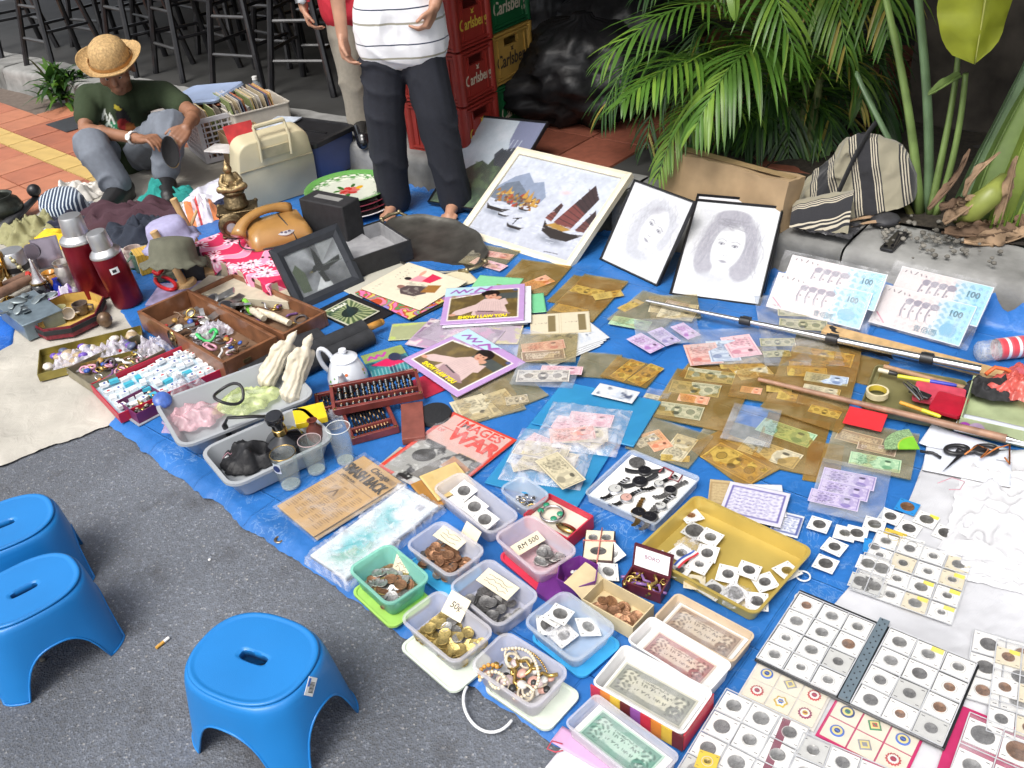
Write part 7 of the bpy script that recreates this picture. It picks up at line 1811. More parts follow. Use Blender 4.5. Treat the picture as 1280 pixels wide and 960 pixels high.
# ================================================================== PAPER: records, prints, banknotes
def A(n):return n
def Fl_(name,Lb,cat,c3,z,th,cv_f,m=None,cu_=0.0,sd_=1,Gp=None,ppc=4,back=(.6,.58,.54),size=None):
 """a printed sheet or sleeve lying flat: c3 = lower-left, lower-right, upper-left as one reads it"""
 c,a,w_,d_=Fr_(*c3,z)
 if size:w_,d_=size
 cv=cv_f(w_*100,d_*100,ppc)
 me=print_mesh(name,cv,m or PRN,cu_,sd_,back=lin(back)if back else None,thick=th)
 o=put(name,me,None,(c.x,c.y,z),a);tag(o,Lb,cat,Gp);return o,c,a,w_,d_
def lady(purple=True,sd_=0):
 def f(w,h,p):
  cv=Cv(w,h,p,(.72,.58,.78));X=lambda x:x/100*w;Y=lambda y:y/100*h
  cv.poly([(0,Y(100)),(X(62),Y(100)),(X(48),Y(80)),(0,Y(74))],(.70,.82,.86))
  cv.line([(X(8),Y(84)),(X(14),Y(92)),(X(18),Y(83)),(X(24),Y(92)),(X(27),Y(84)),(X(34),Y(92))],X(2.4),(.56,.30,.64));cv.line([(X(38),Y(84)),(X(44),Y(94)),(X(52),Y(88)),(X(58),Y(96))],X(3.4),(.62,.36,.66));cv.line([(X(32),Y(80)),(X(50),Y(82))],X(2),(.62,.36,.66))
  x0,y0,x1,y1=X(7),Y(8),X(93),Y(78)
  cv.poly([(x0,y0),(x1,y0),(x1,Y(88)),(X(58),Y(88)),(X(44),y1),(x0,Y(70))],(.90,.88,.86));
  cv.poly([(X(9),Y(10)),(X(91),Y(10)),(X(91),Y(86)),(X(58),Y(86)),(X(44),Y(76)),(X(9),Y(67))],(.36,.30,.18))
  n=cv.noise(3,4+sd_);inn=(cv.X>X(9))&(cv.X<X(91))&(cv.Y>Y(10))&(cv.Y<Y(76));cv.put(inn*np.clip((n-.45)*4,0,1),(.52,.44,.24),.7);cv.put(inn*(cv.Y>Y(60))*.9*(cv.X>X(50)),(.24,.30,.34),.8)
# reclining woman: blouse, skirt, arm, face, dark hair
  B,Sk,H=(.80,.70,.68),(.78,.58,.48),(.10,.08,.07)
  cv.poly([(X(36),Y(20)),(X(40),Y(48)),(X(50),Y(62)),(X(64),Y(64)),(X(74),Y(50)),(X(80),Y(22)),(X(60),Y(14))],B)
  cv.poly([(X(10),Y(22)),(X(16),Y(34)),(X(40),Y(48)),(X(46),Y(36)),(X(24),Y(22))],B);cv.poly([(X(44),Y(14)),(X(40),Y(30)),(X(70),Y(28)),(X(84),Y(20)),(X(70),Y(13))],(.62,.50,.52));cv.line([(X(44),Y(30)),(X(62),Y(27))],X(2),(.25,.18,.2))
  cv.poly([(X(66),Y(56)),(X(76),Y(62)),(X(80),Y(46)),(X(72),Y(40))],B)
  cv.ell(X(58),Y(76),X(11),Y(10.5),H);cv.ell(X(58),Y(70),X(7),Y(8.5),Sk);cv.ell(X(55),Y(78),X(9),Y(5),H);cv.ell(X(67),Y(64),X(4.5),Y(4),Sk,.4);cv.ell(X(13),Y(23),X(4.5),Y(3),Sk)
  cv.ell(X(55.4),Y(71),X(1.2),Y(.7),H);cv.ell(X(60.5),Y(71),X(1.2),Y(.7),H);cv.ell(X(58),Y(65.4),X(1.8),Y(.7),(.6,.2,.2))
  for i in range(10):cv.line([(X(42+i*3.4),Y(22)),(X(46+i*2.6),Y(54))],X(.5),(.66,.55,.56),.6)
  cv.ell(X(88),Y(84),X(3),Y(3),(.30,.33,.5))
  cv.mottle(.03,4,sd_)
  return cv
 return f
YEL_T=mat("yellow_print_ink",(.8,.66,.02),.5,bump=0)
o,c,a,w_,d_=Fl_("record_sleeve","purple record sleeve of a reclining woman, squared to the stall, upper of two alike","record",((551,405),(656,400),(557,360)),ZB+.03,.004,lady(),PRG,back=(.7,.6,.75))
text("lettering","SHOW I LAW YOU",.026,YEL_T,o,(0,-d_*.355,.0006),sx=.8,bold=.0012)
o,c,a,w_,d_=Fl_("record_sleeve","purple record sleeve of a reclining woman, turned askew, nearer the abaci","record",((500,449),(572,494),(585,412)),ZB+.02,.004,lady(sd_=3),PRG,back=(.7,.6,.75))
text("lettering","SHOW I LAW YOU",.026,YEL_T,o,(0,-d_*.355,.0006),sx=.8,bold=.0012)
def blot(cols,sd_,bg):
 def f(w,h,p):
  cv=Cv(w,h,p,bg);
  for i,c_ in enumerate(cols):n=cv.noise(9,sd_+i*5);cv.put(np.clip((n-.52)*30,0,1),c_,.85)
  cv.rim(0,0,w,h,.6,tuple(min(1,x*1.1)for x in bg));cv.mottle(.05,4,sd_);return cv
 return f
PLS=film("record_outer_sleeve",(.95,.95,.96),(.75,.74,.78),.22,.2,.25,9)
def Of_(Lb,c3,z,m,cat="sleeve",name="plastic_sleeve"):
 c,a,w_,d_=Fr_(*c3,z);b=MB();b.grid(lambda u,v:((u-.5)*w_,(v-.5)*d_,.002*fbm(u*4,v*4,z*50)),10,10)
 return b.build(name,m,None,(c.x,c.y,z),a,Sm=9,Lb=Lb,cat=cat)
Fl_("record_sleeve","white record sleeve edge under the upper purple sleeve","record",((553,409),(664,402),(560,364)),ZB+.024,.004,blot([(.8,.7,.8)],3,(.82,.82,.84)),back=(.85,.85,.86))
Fl_("record_sleeve","third record sleeve down, grey, beneath the upper purple one","record",((555,410),(660,404),(562,368)),ZB+.016,.006,blot([(.4,.45,.4)],7,(.55,.56,.55)),back=(.5,.5,.5))
Fl_("record_sleeve","pale mauve record in plastic between the two purple sleeves","record",((496,434),(600,440),(540,404)),ZB+.010,.004,blot([(.78,.55,.7),(.5,.4,.5),(.86,.82,.8)],21,(.66,.58,.66)),PRG)
Of_("loose clear plastic record cover around the pale mauve record",((500,428),(650,440),(560,400)),ZB+.0165,PLS)
Fl_("record_sleeve","yellow patterned record sleeve mostly hidden near the plastic covers","record",((560,432),(640,424),(590,398)),ZB+.006,.003,blot([(.85,.8,.5),(.7,.6,.7)],9,(.76,.72,.52)))
Fl_("record_sleeve","lime and grey record sleeve poking out above the comic","record",((478,432),(540,414),(500,412)),ZB+.004,.003,blot([(.7,.76,.4)],31,(.62,.64,.48)))
def comic(w,h,p):
 cv=Cv(w,h,p,(.20,.52,.55));n=cv.noise(5,3);cv.put(np.clip((n-.5)*8,0,1),(.12,.25,.35),.9);cv.put(((cv.Y>h*.62)*1.0),(.66,.68,.35),.8)
 cv.poly([(w*.1,h*.5),(w*.5,h*.62),(w*.9,h*.3),(w*.5,h*.26)],(.82,.14,.36));cv.line([(w*.12,h*.74),(w*.2,h*.84),(w*.28,h*.72),(w*.36,h*.84),(w*.46,h*.74),(w*.55,h*.86)],w*.07,(.72,.28,.62))
 cv.ell(w*.7,h*.6,w*.14,h*.16,(.14,.2,.3));
 for i in range(12):cv.line([(w*i/12,0),(w*(i+.5)/12,h*.3)],.35,(.65,.8,.8),.7)
 return cv
Fl_("comic_book","teal and magenta comic book beside the teapot","comic",((466,474),(518,458),(452,445)),ZB+.006,.003,comic,PRG)
Fl_("comic_book","second comic book slid under the teal one","comic",((480,480),(524,464),(470,462)),ZB+.002,.002,blot([(.75,.7,.66),(.3,.4,.45)],41,(.70,.62,.60)))
def couple(w,h,p):
 cv=Cv(w,h,p,(.85,.81,.72));X=lambda x:x/100*w;Y=lambda y:y/100*h
 cv.script(X(8),Y(84),X(34),Y(5),(.25,.2,.18),3);
 for k in range(11):cv.script(X(52+(k%6)*7),Y(82-(k//6)*10+(k*7)%5),X(55+(k%6)*7),Y(4),(.14,.12,.12),k)
 cv.ell(X(36),Y(60),X(5),Y(6),(.55,.40,.35));cv.poly([(X(20),Y(48)),(X(30),Y(58)),(X(44),Y(56)),(X(56),Y(34)),(X(40),Y(22)),(X(24),Y(30))],(.30,.25,.25));cv.poly([(X(38),Y(30)),(X(60),Y(34)),(X(70),Y(20)),(X(48),Y(14))],(.58,.40,.18))
 cv.ell(X(60),Y(68),X(4.4),Y(5),(.12,.09,.09));cv.poly([(X(56),Y(64)),(X(76),Y(62)),(X(78),Y(46)),(X(62),Y(46))],(.84,.56,.60));cv.poly([(X(64),Y(48)),(X(90),Y(50)),(X(88),Y(32)),(X(66),Y(36))],(.78,.16,.30));cv.ell(X(84),Y(62),X(9),Y(3),(.85,.50,.42),.2,.7)
 n=cv.noise(2,4);cv.put((n>.62).astype(float)*(cv.Y<Y(60))*(cv.X<X(58))*(cv.X>X(20))*(cv.Y>Y(24)),(.62,.60,.55),.6);cv.mottle(.03,5,2);return cv
Fl_("record_sleeve","cream record sleeve with two painted figures beside the bird picture","record",((525,385),(588,351),(447,361)),ZB+.02,.004,couple,PRN,back=(.7,.66,.58))
def swirl(w,h,p):
 cv=Cv(w,h,p,(.72,.30,.18));n=cv.noise(14,6)
 for i,c_ in enumerate([(.85,.50,.62),(.40,.66,.48),(.55,.50,.75),(.80,.75,.4),(.86,.46,.66),(.3,.55,.35)]):cv.put(((n>.3+.06*i)&(n<.34+.06*i)).astype(float),c_)
 return cv
Fl_("record_sleeve","psychedelic swirled record sleeve under the cream one","record",((512,397),(585,362),(441,366)),ZB+.013,.005,swirl,PRG,back=(.16,.1,.08))
Fl_("record_sleeve","dark record sleeve edge below the swirled one","record",((516,398),(592,364),(452,366)),ZB+.006,.006,blot([(.2,.3,.2)],4,(.16,.16,.14)),back=(.1,.1,.1))
def jungle(w,h,p):
 cv=Cv(w,h,p,(.30,.38,.24));a_=np.arctan2(cv.Y-h/2,cv.X-w/2);cv.put(((np.sin(a_*22)>.2)).astype(float),(.72,.74,.56),.8);n=cv.noise(4,8);cv.put(np.clip((n-.5)*8,0,1),(.14,.24,.2),.8)
 cv.ell(w*.5,h*.5,w*.28,h*.16,(.10,.16,.14),.5);cv.poly([(w*.3,h*.3),(w*.5,h*.6),(w*.75,h*.85),(w*.6,h*.4)],(.10,.18,.18));cv.rim(0,0,w,h,.7,(.74,.74,.66));return cv
o,c,a,w_,d_=Fl_("record_sleeve","jungle green record sleeve lying in a black cover by the bird picture","record",((440,406),(479,388),(396,392)),ZB+.010,.003,jungle,PRG)
text("lettering","JUNGLE",.02,mat("pale_print_ink",(.7,.7,.6),.6),o,(0,d_*.36,.0006),bold=.001);
Fl_("record_cover","black record cover underneath the jungle sleeve","record",((448,412),(497,390),(388,390)),ZB+.004,.005,lambda w,h,p:Cv(w,h,1.5,(.07,.07,.08)),back=(.05,.05,.05))
Fl_("card","pale grey card between the open black case and the records","card",((450,372),(530,338),(420,360)),ZB+.001,.002,lambda w,h,p:Cv(w,h,1.5,(.72,.71,.66)))
Fl_("paper_sheet","mint green paper tucked behind the upper purple record","paper",((585,366),(640,372),(600,344)),ZB+.004,.0005,lambda w,h,p:Cv(w,h,1.5,(.50,.78,.58)),cu_=.004)
Fl_("paper_sheet","mint green paper by the beige photograph cards","paper",((640,396),(676,388),(650,372)),ZB+.005,.0005,lambda w,h,p:Cv(w,h,1.5,(.45,.76,.56)),cu_=.003)
Fl_("paper_sheet","cream paper edge by the pewter tray and records","paper",((548,366),(600,352),(530,350)),ZB+.003,.0005,lambda w,h,p:Cv(w,h,1.5,(.82,.78,.66)),cu_=.003)
# magazine
def warmag(w,h,p):
 cv=Cv(w,h,p,(.80,.26,.20));X=lambda x:x/100*w;Y=lambda y:y/100*h
 cv.rect(X(6),Y(4),X(95),Y(97),(.82,.66,.62));cv.rect(X(6),Y(4),X(95),Y(54),(.60,.60,.58))
 n=cv.noise(5,3);cv.put(np.clip((n-.48)*14,0,1)*(cv.Y<Y(56))*(cv.X>X(6))*(cv.X<X(95)),(.14,.14,.14),.95);n=cv.noise(2.4,9);cv.put(np.clip((n-.55)*12,0,1)*(cv.Y<Y(48))*(cv.X>X(6))*(cv.X<X(95)),(.80,.80,.78),.8)
 cv.ell(X(30),Y(36),X(14),Y(9),(.16,.16,.15),.5);cv.poly([(X(40),Y(10)),(X(50),Y(40)),(X(58),Y(36)),(X(60),Y(10))],(.45,.44,.42));cv.poly([(X(60),Y(50)),(X(92),Y(44)),(X(88),Y(30)),(X(58),Y(34))],(.72,.50,.36),.8)
 cv.rect(X(52),Y(78),X(93),Y(79),(.78,.2,.16));cv.rect(X(8),Y(77),X(93),Y(77.8),(.80,.3,.24));cv.script(X(60),Y(54),X(92),Y(4),(.80,.70,.3),4)
 return cv
o,c,a,w_,d_=Fl_("magazine","red and white war magazine with a grey battle photograph","magazine",((474,577),(560,606),(559,530)),ZB+.008,.004,warmag,PRG,size=(.255,.325),ppc=5)
RI=mat("red_print_ink",(.62,.05,.035),.5,bump=0)
text("lettering","IMAGES",.05,RI,o,(.012,d_*.40,.0006),bold=.0008,sx=1.0)
text("lettering","WAR",.074,RI,o,(.03,d_*.235,.0006),bold=.003,sx=1.05)
text("lettering","OF",.02,RI,o,(-.095,d_*.22,.0006))
Of_("clear plastic sleeve over the war magazine",((472,580),(564,606),(558,527)),ZB+.0135,CLEAR)
Fl_("magazine","second magazine showing just past the war magazine's lower edge","magazine",((466,586),(528,606),(500,560)),ZB+.003,.003,blot([(.3,.3,.3),(.75,.72,.66)],12,(.62,.60,.56)))
def newsp(w,h,p):
 cv=Cv(w,h,p,(.72,.58,.38));X=lambda x:x/100*w;Y=lambda y:y/100*h;r=RR_(2);I=(.30,.22,.14)
 for i in range(5):
  for k in range(22):
   y=Y(8+k*2.4+(i%2)*3)
   if y<Y(62)and not(i in(1,2)and 14<k<21):cv.line([(X(6+i*18),y),(X(20+i*18-r.uniform(0,5)),y)],.16,I,.6)
 cv.rect(X(26),Y(40),X(56),Y(56),(.55,.44,.29),.6);cv.line([(X(34),Y(44)),(X(40),Y(52)),(X(46),Y(44))],.5,I,.8)
 for x,y in((30,34),(44,30),(56,26),(66,34),(40,20),(22,24)):cv.script(X(x),Y(y),X(x+9),Y(2.6),I,x)
 cv.rect(X(3),Y(66),X(97),Y(66.6),I,.6);cv.rect(X(70),Y(89),X(97),Y(95),(.50,.40,.27),.7);cv.mottle(.07,8,5);cv.ell(X(20),Y(80),X(20),Y(12),(.62,.48,.30),0,.25,.6)
 return cv
Fl_("newspaper","old yellowed newspaper lying under the top one, edge showing","newspaper",((346,636),(396,672),(458,575)),ZB+.004,.003,lambda w,h,p:Cv(w,h,2,(.62,.52,.38)),cu_=.002,size=None)
o,c,a,w_,d_=Fl_("newspaper","yellowed old newspaper with a bold war headline","newspaper",((342,632),(392,667),(455,573)),ZB+.011,.003,newsp,PRN,cu_=.0015,ppc=4.5)
NI=mat("newsprint_ink",(.04,.03,.02),.7,bump=0)
text("lettering","SMASH BACK",.052,NI,o,(0,d_*.285,.005),bold=.0012,sx=.62*w_/.2)
text("lettering","Chicago",.03,NI,o,(w_*.12,d_*.42,.005),shear=.2,sx=.8);text("lettering","JAPS ON RUN",.012,NI,o,(-w_*.2,d_*.18,.005),sx=.8)
Of_("clear plastic cover around the old newspapers",((336,633),(394,674),(456,568)),ZB+.0185,CLEAR)
# bag of teal prints
def teal(w,h,p):
 cv=Cv(w,h,p,(.84,.87,.88));n=cv.noise(9,14);m=np.exp(-((cv.X-w*.5)/(w*.34))**2*2)*(np.exp(-((cv.Y-h*.72)/(h*.16))**2)+np.exp(-((cv.Y-h*.28)/(h*.17))**2));cv.put(np.clip((n-.38)*5,0,1)*np.clip(m*1.5,0,1),(.28,.68,.70),.9)
 n=cv.noise(4,5);cv.put(np.clip((n-.5)*9,0,1)*np.clip(m,0,1)*(cv.Y<h*.5),(.40,.62,.42),.8);cv.rect(w*.66,h*.86,w*.84,h*.92,(.55,.55,.6),.6);return cv
Fl_("art_print","stack of white prints with teal pictures by the newspaper","prints",((383,694),(430,720),(506,613)),ZB+.012,.008,teal,PRG,cu_=.004)
c,a,w_,d_=Fr_((376,697),(434,727),(503,611),ZB+.02)
b=MB();b.grid(lambda u,v:((u-.5)*w_*1.04,(v-.5)*d_*1.04,.004+.011*(fbm(u*5,v*7,3)+.6)*(min(u,v,1-u,1-v)>.01)-.018*(min(u,v,1-u,1-v)<.01)),44,60);b.build("plastic_bag",BAGF,None,(c.x,c.y,ZB+.018),a,Sm=9,Lb="crinkled clear plastic bag around the teal prints",cat="bag")
# envelopes and card stacks near the white coin box
Fl_("envelope","brown paper envelope under the long white coin tub","envelope",((540,636),(560,628),(512,606)),ZB+.014,.01,blot([(.66,.46,.22)],5,(.62,.44,.2)),cu_=.002)
Fl_("envelope","buff yellow envelope on top of the brown one","envelope",((546,628),(590,606),(528,596)),ZB+.022,.006,blot([(.80,.70,.48)],5,(.78,.67,.44)),cu_=.002)
# ------------------------------------------------------------------ banknotes: painted once per kind, shared by the copies
NOTE={}
def note_cv(kind):
 W,H=15.5,6.8
 pal=dict(dollar=((.72,.70,.58),(.36,.39,.30)),gold=((.74,.62,.30),(.46,.36,.14)),goldp=((.76,.66,.36),(.52,.42,.2)),cream=((.80,.76,.64),(.46,.44,.38)),green=((.70,.80,.66),(.26,.48,.34)),red=((.84,.70,.66),(.68,.32,.30)),pink=((.86,.74,.76),(.70,.42,.50)),purple=((.76,.72,.82),(.40,.34,.60)),violet=((.80,.74,.84),(.55,.30,.60)),blue=((.76,.80,.84),(.30,.38,.56)),teal=((.66,.76,.70),(.22,.42,.36)),slate=((.74,.73,.66),(.36,.38,.36)),brown=((.76,.70,.62),(.44,.34,.28)),maroon=((.78,.70,.64),(.50,.26,.28)),orange=((.84,.68,.56),(.74,.40,.28)),grey=((.80,.78,.74),(.40,.38,.38)))
 bg,ik=pal[kind];ik=tuple(.72*a_+.28*b_ for a_,b_ in zip(ik,bg));cv=Cv(W,H,6.5,bg,2);dk=tuple(c*.55 for c in ik)
 cv.rim(.45,.45,W-.45,H-.45,.28,ik,.9);cv.guil(.8,.8,W-.8,H-.8,ik,.55,.28,len(kind));cv.guil(.8,.8,W-.8,H-.8,ik,1.3,.16,2)
 if kind in('dollar','gold','grey'):
  cv.ell(W/2,H/2,1.75,2.35,bg);cv.ell(W/2,H/2,1.6,2.2,ik,0,.85);cv.ell(W/2,H*.56,.7,.95,bg);cv.ell(W/2,H*.3,1.1,.8,dk,0,.8);cv.ell(W/2-.1,H*.68,.8,.5,dk,0,.8)
  for x in(3.6,W-3.6):cv.ell(x,H/2,.95,.95,ik,0,.8);cv.ring(x,H/2,1.15,1.15,.08,dk)
  for x,y in((1.5,1.5),(W-1.5,1.5),(1.5,H-1.5),(W-1.5,H-1.5)):cv.ell(x,y,.75,.65,ik);cv.script(x-.25,y-.35,x+.2,.7,bg,3,wd=.2)
  cv.script(4,H-1.4,W-4,.45,dk,5);cv.script(5,.9,W-5,.4,dk,7)
 elif kind in('teal','maroon','brown','slate'):
  cv.rim(.7,.7,W-.7,H-.7,.9,ik,.7);cv.ell(W/2,H/2,4.4,1.9,bg,0,.95);cv.script(4,H/2+.3,W-4,.75,dk,3,wd=.16);cv.script(4.6,H/2-1,W-4.6,.6,dk,4,wd=.14);cv.script(5,H/2+1.25,W-5,.4,dk,6);cv.rect(1.3,H-3,3.6,H-1.2,bg);cv.ell(W-2.6,2.2,1.5,1.1,ik);cv.guil(1,1,3.8,H-1,dk,1.1,.5);cv.guil(W-3.8,1,W-1,H-1,dk,1.0,.5,2)
  cv.script(W-3.2,1.8,W-2,.9,bg,4,wd=.25)
 else:
  cv.ell(W*.74,H*.5,2.3,2.5,tuple(.5*(a_+b_)for a_,b_ in zip(bg,ik)),0,.9);cv.ell(W*.74,H*.56,.85,1.15,bg,0,.9);cv.ell(W*.74,H*.26,1.5,1.0,ik,0,.9);cv.ell(W*.74,H*.72,.95,.55,dk,0,.9)
  cv.ell(W*.3,H*.48,2.2,1.6,ik,0,.35);cv.guil(W*.12,H*.2,W*.5,H*.8,dk,.8,.35,1);cv.script(1.2,H-1.6,W*.55,.55,dk,8,wd=.14);cv.script(1.4,1.0,4.5,.8,dk,2,wd=.22);cv.rect(.5,.5,2.2,H-.5,bg,.75);cv.script(1,H*.4,2,.6,dk,9)
 cv.mottle(.06,4,len(kind));return cv
def note_mesh(kind):
 if kind not in NOTE:NOTE[kind]=print_mesh("banknote_"+kind,note_cv(kind),PRN,.0012,len(kind))
 return NOTE[kind]
def note(parent,kind,a,b_,z,asp=1.0,name="banknote"):
 """a, b_: photo points at the middle of the two short ends"""
 p,q=P(*a,z),P(*b_,z);d=q-p;L_=d.length;c=(p+q)/2;s=L_/.155
 if parent is not None:
  inv=parent.matrix_basis.inverted();c=inv@c;ang=atan2(d.y,d.x)-parent.rotation_euler.z
 else:ang=atan2(d.y,d.x)
 return put(name,note_mesh(kind),parent,(c.x,c.y,c.z),ang,sc=(s,s*asp,1))
FB=film("brown_film",(.8,.63,.34),(.42,.29,.1),.4,.14,.12,5);FBt=film("brown_film_top",(.92,.8,.54),(.55,.44,.24),.1,.1,.34,7)
FO=film("olive_film",(.82,.76,.56),(.36,.32,.2),.36,.14,.14,5);FOt=film("olive_film_top",(.95,.9,.78),(.6,.56,.44),.1,.1,.32,7)
FC=film("clear_pocket",(.92,.94,.97),(.35,.42,.52),.15,.12,.16,6);FCt=film("clear_pocket_top",(.97,.97,.98),(.75,.77,.8),.08,.1,.26,10)
FBL=film("blue_film",(.3,.66,.95),(.06,.36,.62),.55,.14,.14,5)
FG=film("golden_film",(.8,.6,.24),(.5,.33,.08),.5,.14,.12,5)
lay=[0]
def Sv_(Lb,c3,kind,nt_,Gp=None,name="note_sleeve",zz=None,lab=None):
 """a flat plastic pocket: back film, the notes inside, front film"""
 z=zz if zz is not None else ZB+.002+(lay[0]%10)*.0019;lay[0]+=1
 c,a,w_,d_=Fr_(*c3,z);t=T_(name,Lb,"banknotes in a sleeve",(c.x,c.y,z),a,Gp)
 bm_,tm_=dict(b=(FB,FBt),o=(FO,FOt),c=(FC,FCt),g=(FG,FBt),u=(FBL,FCt))[kind];sd=lay[0]*1.7
 wv=lambda u,v:.0022*fbm(u*2.4+sd,v*2.4)+.003*(abs(u-.5)**4+abs(v-.5)**4)*4
 b=MB();b.grid(lambda u,v:((u-.5)*w_,(v-.5)*d_,-.0008+wv(u,v)*.25),10,10);b.build("back_film",bm_,t,Sm=9)
 b=MB();b.grid(lambda u,v:((u-.5)*w_,(v-.5)*d_,.0016+wv(u,v)),12,12)
 b.build("front_film",tm_,t,Sm=9)
 for i,n_ in enumerate(nt_):
  k,p_,q_=n_[:3];note(t,k,p_,q_,z+.0001+.0003*i,n_[3]if len(n_)>3 else 1.0)
 return t
# rows from the pictures towards the viewer
Sv_("clear sleeve with two reddish notes under the junk painting's corner",((574,328),(625,338),(600,305)),'o',[('pink',(592,325),(630,336),.8),('red',(603,316),(640,322),.8)])
Sv_("brown sleeve with one reddish note below the junk painting",((625,358),(686,372),(650,322)),'b',[('orange',(655,360),(688,348),1.3)])
Sv_("brown sleeve with two dull notes in front of the junk painting",((676,392),(736,400),(735,345)),'b',[('goldp',(694,384),(732,392)),('gold',(716,360),(752,368)),('goldp',(742,372),(778,366))])
Sv_("olive sleeve of large notes below the tilted portrait",((752,400),(818,414),(806,366)),'o',[('green',(764,400),(812,408)),('goldp',(776,388),(800,376)),('cream',(812,384),(872,388))])
Sv_("olive sleeve of faded notes under the end of the metal pole",((810,402),(872,396),(815,372)),'o',[('cream',(824,390),(868,396),1.3),('brown',(832,378),(860,384))])
Sv_("blue-tinted sleeve with three violet and red notes",((790,436),(868,424),(800,404)),'c',[('violet',(792,420),(822,438),1.2),('purple',(818,412),(842,430),1.2),('violet',(846,406),(868,422),1.2)])
Sv_("clear sleeve with a red-orange note and two grey-red notes",((862,462),(966,448),(868,418)),'c',[('red',(874,430),(884,456),1.9),('blue',(900,426),(908,452),1.7),('pink',(918,420),(934,446),1.7)])
Sv_("large clear sleeve of dollar notes beside the peopled hundred notes",((935,462),(1028,450),(966,376)),'c',[('dollar',(950,428),(994,428)),('dollar',(954,443),(988,442)),('dollar',(974,404),(1034,408)),('dollar',(972,388),(1036,390))])
def bills(w,h,p):
 cv=Cv(w,h,p,(.82,.78,.68));
 for x in(0,w/2):cv.rim(x+.2,.2,x+w/2-.2,h-.2,.2,(.7,.64,.5));cv.rect(x+w*.3,h*.12,x+w*.42,h*.88,(.40,.34,.2),.8);cv.script(x+w*.08,h*.5,x+w*.26,h*.06,(.35,.25,.22),3)
 return cv
Fl_("photo_card","pair of beige printed cards below the brown sleeves","card",((662,420),(738,414),(664,394)),ZB+.012,.0008,bills,PRN,ppc=4)
Sv_("olive sleeve of a large old note beside the upper purple record",((640,456),(715,450),(655,420)),'o',[('red',(652,436),(706,430),.9),('brown',(652,447),(706,442),1.0)])
def engr(w,h,p,ik=(.20,.24,.34),bg=(.80,.81,.82)):
 cv=Cv(w,h,p,bg);n=cv.noise(5,17);cv.put(np.clip((n-.5)*12,0,1)*(cv.Y>h*.16)*(cv.Y<h*.84)*(cv.X>w*.1)*(cv.X<w*.9),ik,.85);n=cv.noise(1.6,7);cv.put(np.clip((n-.55)*12,0,1)*(cv.Y>h*.16)*(cv.Y<h*.84)*(cv.X>w*.1)*(cv.X<w*.9),(.7,.74,.8),.7);return cv
for k in range(4):Fl_("photograph",("lowest blue-grey photograph print in the fan of four","second blue-grey photograph print in the fan of four","third blue-grey photograph print in the fan of four","topmost blue-grey photograph print in the fan of four")[k],"photograph",((690,458-k*2),(752,432-k*4),(664+k*3,440-k*5)),ZB+.003+.0022*k,.001,engr,PRN,cu_=.001)
Sv_("violet-blue sleeve with a grey portrait note and a pink note",((634,482),(714,484),(650,455)),'c',[('pink',(676,462),(728,464),.8),('grey',(646,470),(712,470),.9)])
Sv_("olive sleeve with two bordered old notes beside the askew record",((585,530),(660,512),(560,490)),'o',[('cream',(582,498),(598,524),2.0),('cream',(612,492),(632,516),2.0)])
Sv_("clear grey sleeve with a large note beside the bordered old notes",((626,522),(676,494),(600,480)),'o',[('grey',(632,502),(660,498),1.4)])
Sv_("brown sleeve with two golden notes side by side",((750,470),(808,486),(772,445)),'b',[('gold',(770,474),(798,452),1.0),('gold',(792,479),(822,458),1.0)])
Sv_("brown sleeve of dollar notes with yellow stickers under the wooden stick",((812,520),(912,542),(846,460)),'b',[('dollar',(858,466),(918,474)),('dollar',(838,482),(900,490)),('orange',(848,496),(886,502)),('dollar',(814,508),(878,518))])
Sv_("long brown sleeve of pale notes below the dollar sheet",((888,472),(958,468),(926,438)),'b',[('goldp',(912,462),(950,452),1.3),('cream',(922,470),(962,462),1.2),('goldp',(900,458),(930,456))])
Sv_("wide brown sleeve with an orange note across the middle of the tarpaulin",((900,500),(990,500),(930,470)),'b',[('orange',(926,486),(952,490),1.2)])
Sv_("brown sleeve with one large golden note under the silver pole",((975,468),(1064,476),(1000,420)),'b',[('gold',(992,440),(1066,452)),('goldp',(986,456),(1032,460),.8)])
Sv_("brown sleeve of blue and gold notes crossed by the wooden stick",((952,500),(1054,512),(985,442)),'b',[('goldp',(984,464),(1034,466)),('blue',(1006,470),(1060,478),.9),('cream',(1004,484),(1050,492),.8)])
Sv_("brown sleeve with small yellow-stickered notes below the wooden stick",((946,510),(1048,538),(972,488)),'b',[('goldp',(972,494),(996,498),1.6),('gold',(1012,510),(1050,520)),('goldp',(958,486),(990,488),1.0)])
Sv_("clear dark sleeve under the crossed brown sleeves",((900,548),(962,560),(918,504)),'c',[])
Sv_("brown sleeve of two pale green-gold notes",((930,580),(1014,592),(966,518)),'b',[('green',(950,530),(1016,552)),('cream',(928,554),(998,578)),('goldp',(910,548),(938,558))])
Sv_("golden brown sleeve with one slanted golden note",((930,610),(976,586),(858,558)),'g',[('gold',(888,562),(952,596),1.2)])
Sv_("olive sleeve with a portrait note and three notes by the watch box",((780,560),(860,586),(815,522)),'o',[('grey',(796,556),(822,546),1.2),('orange',(812,540),(830,562),1.5),('cream',(838,574),(860,546),1.3),('goldp',(826,572),(862,574),.8)])
Sv_("clear sleeve with one purple-stamped note beside the golden ones",((800,500),(830,504),(812,486)),'c',[('cream',(806,494),(826,498))])
Sv_("grey-olive sleeve of a green note and faded brown notes near the red envelope",((1026,578),(1136,598),(1048,525)),'o',[('brown',(1046,542),(1102,556)),('brown',(1072,556),(1120,566),.9),('green',(1062,572),(1126,584))])
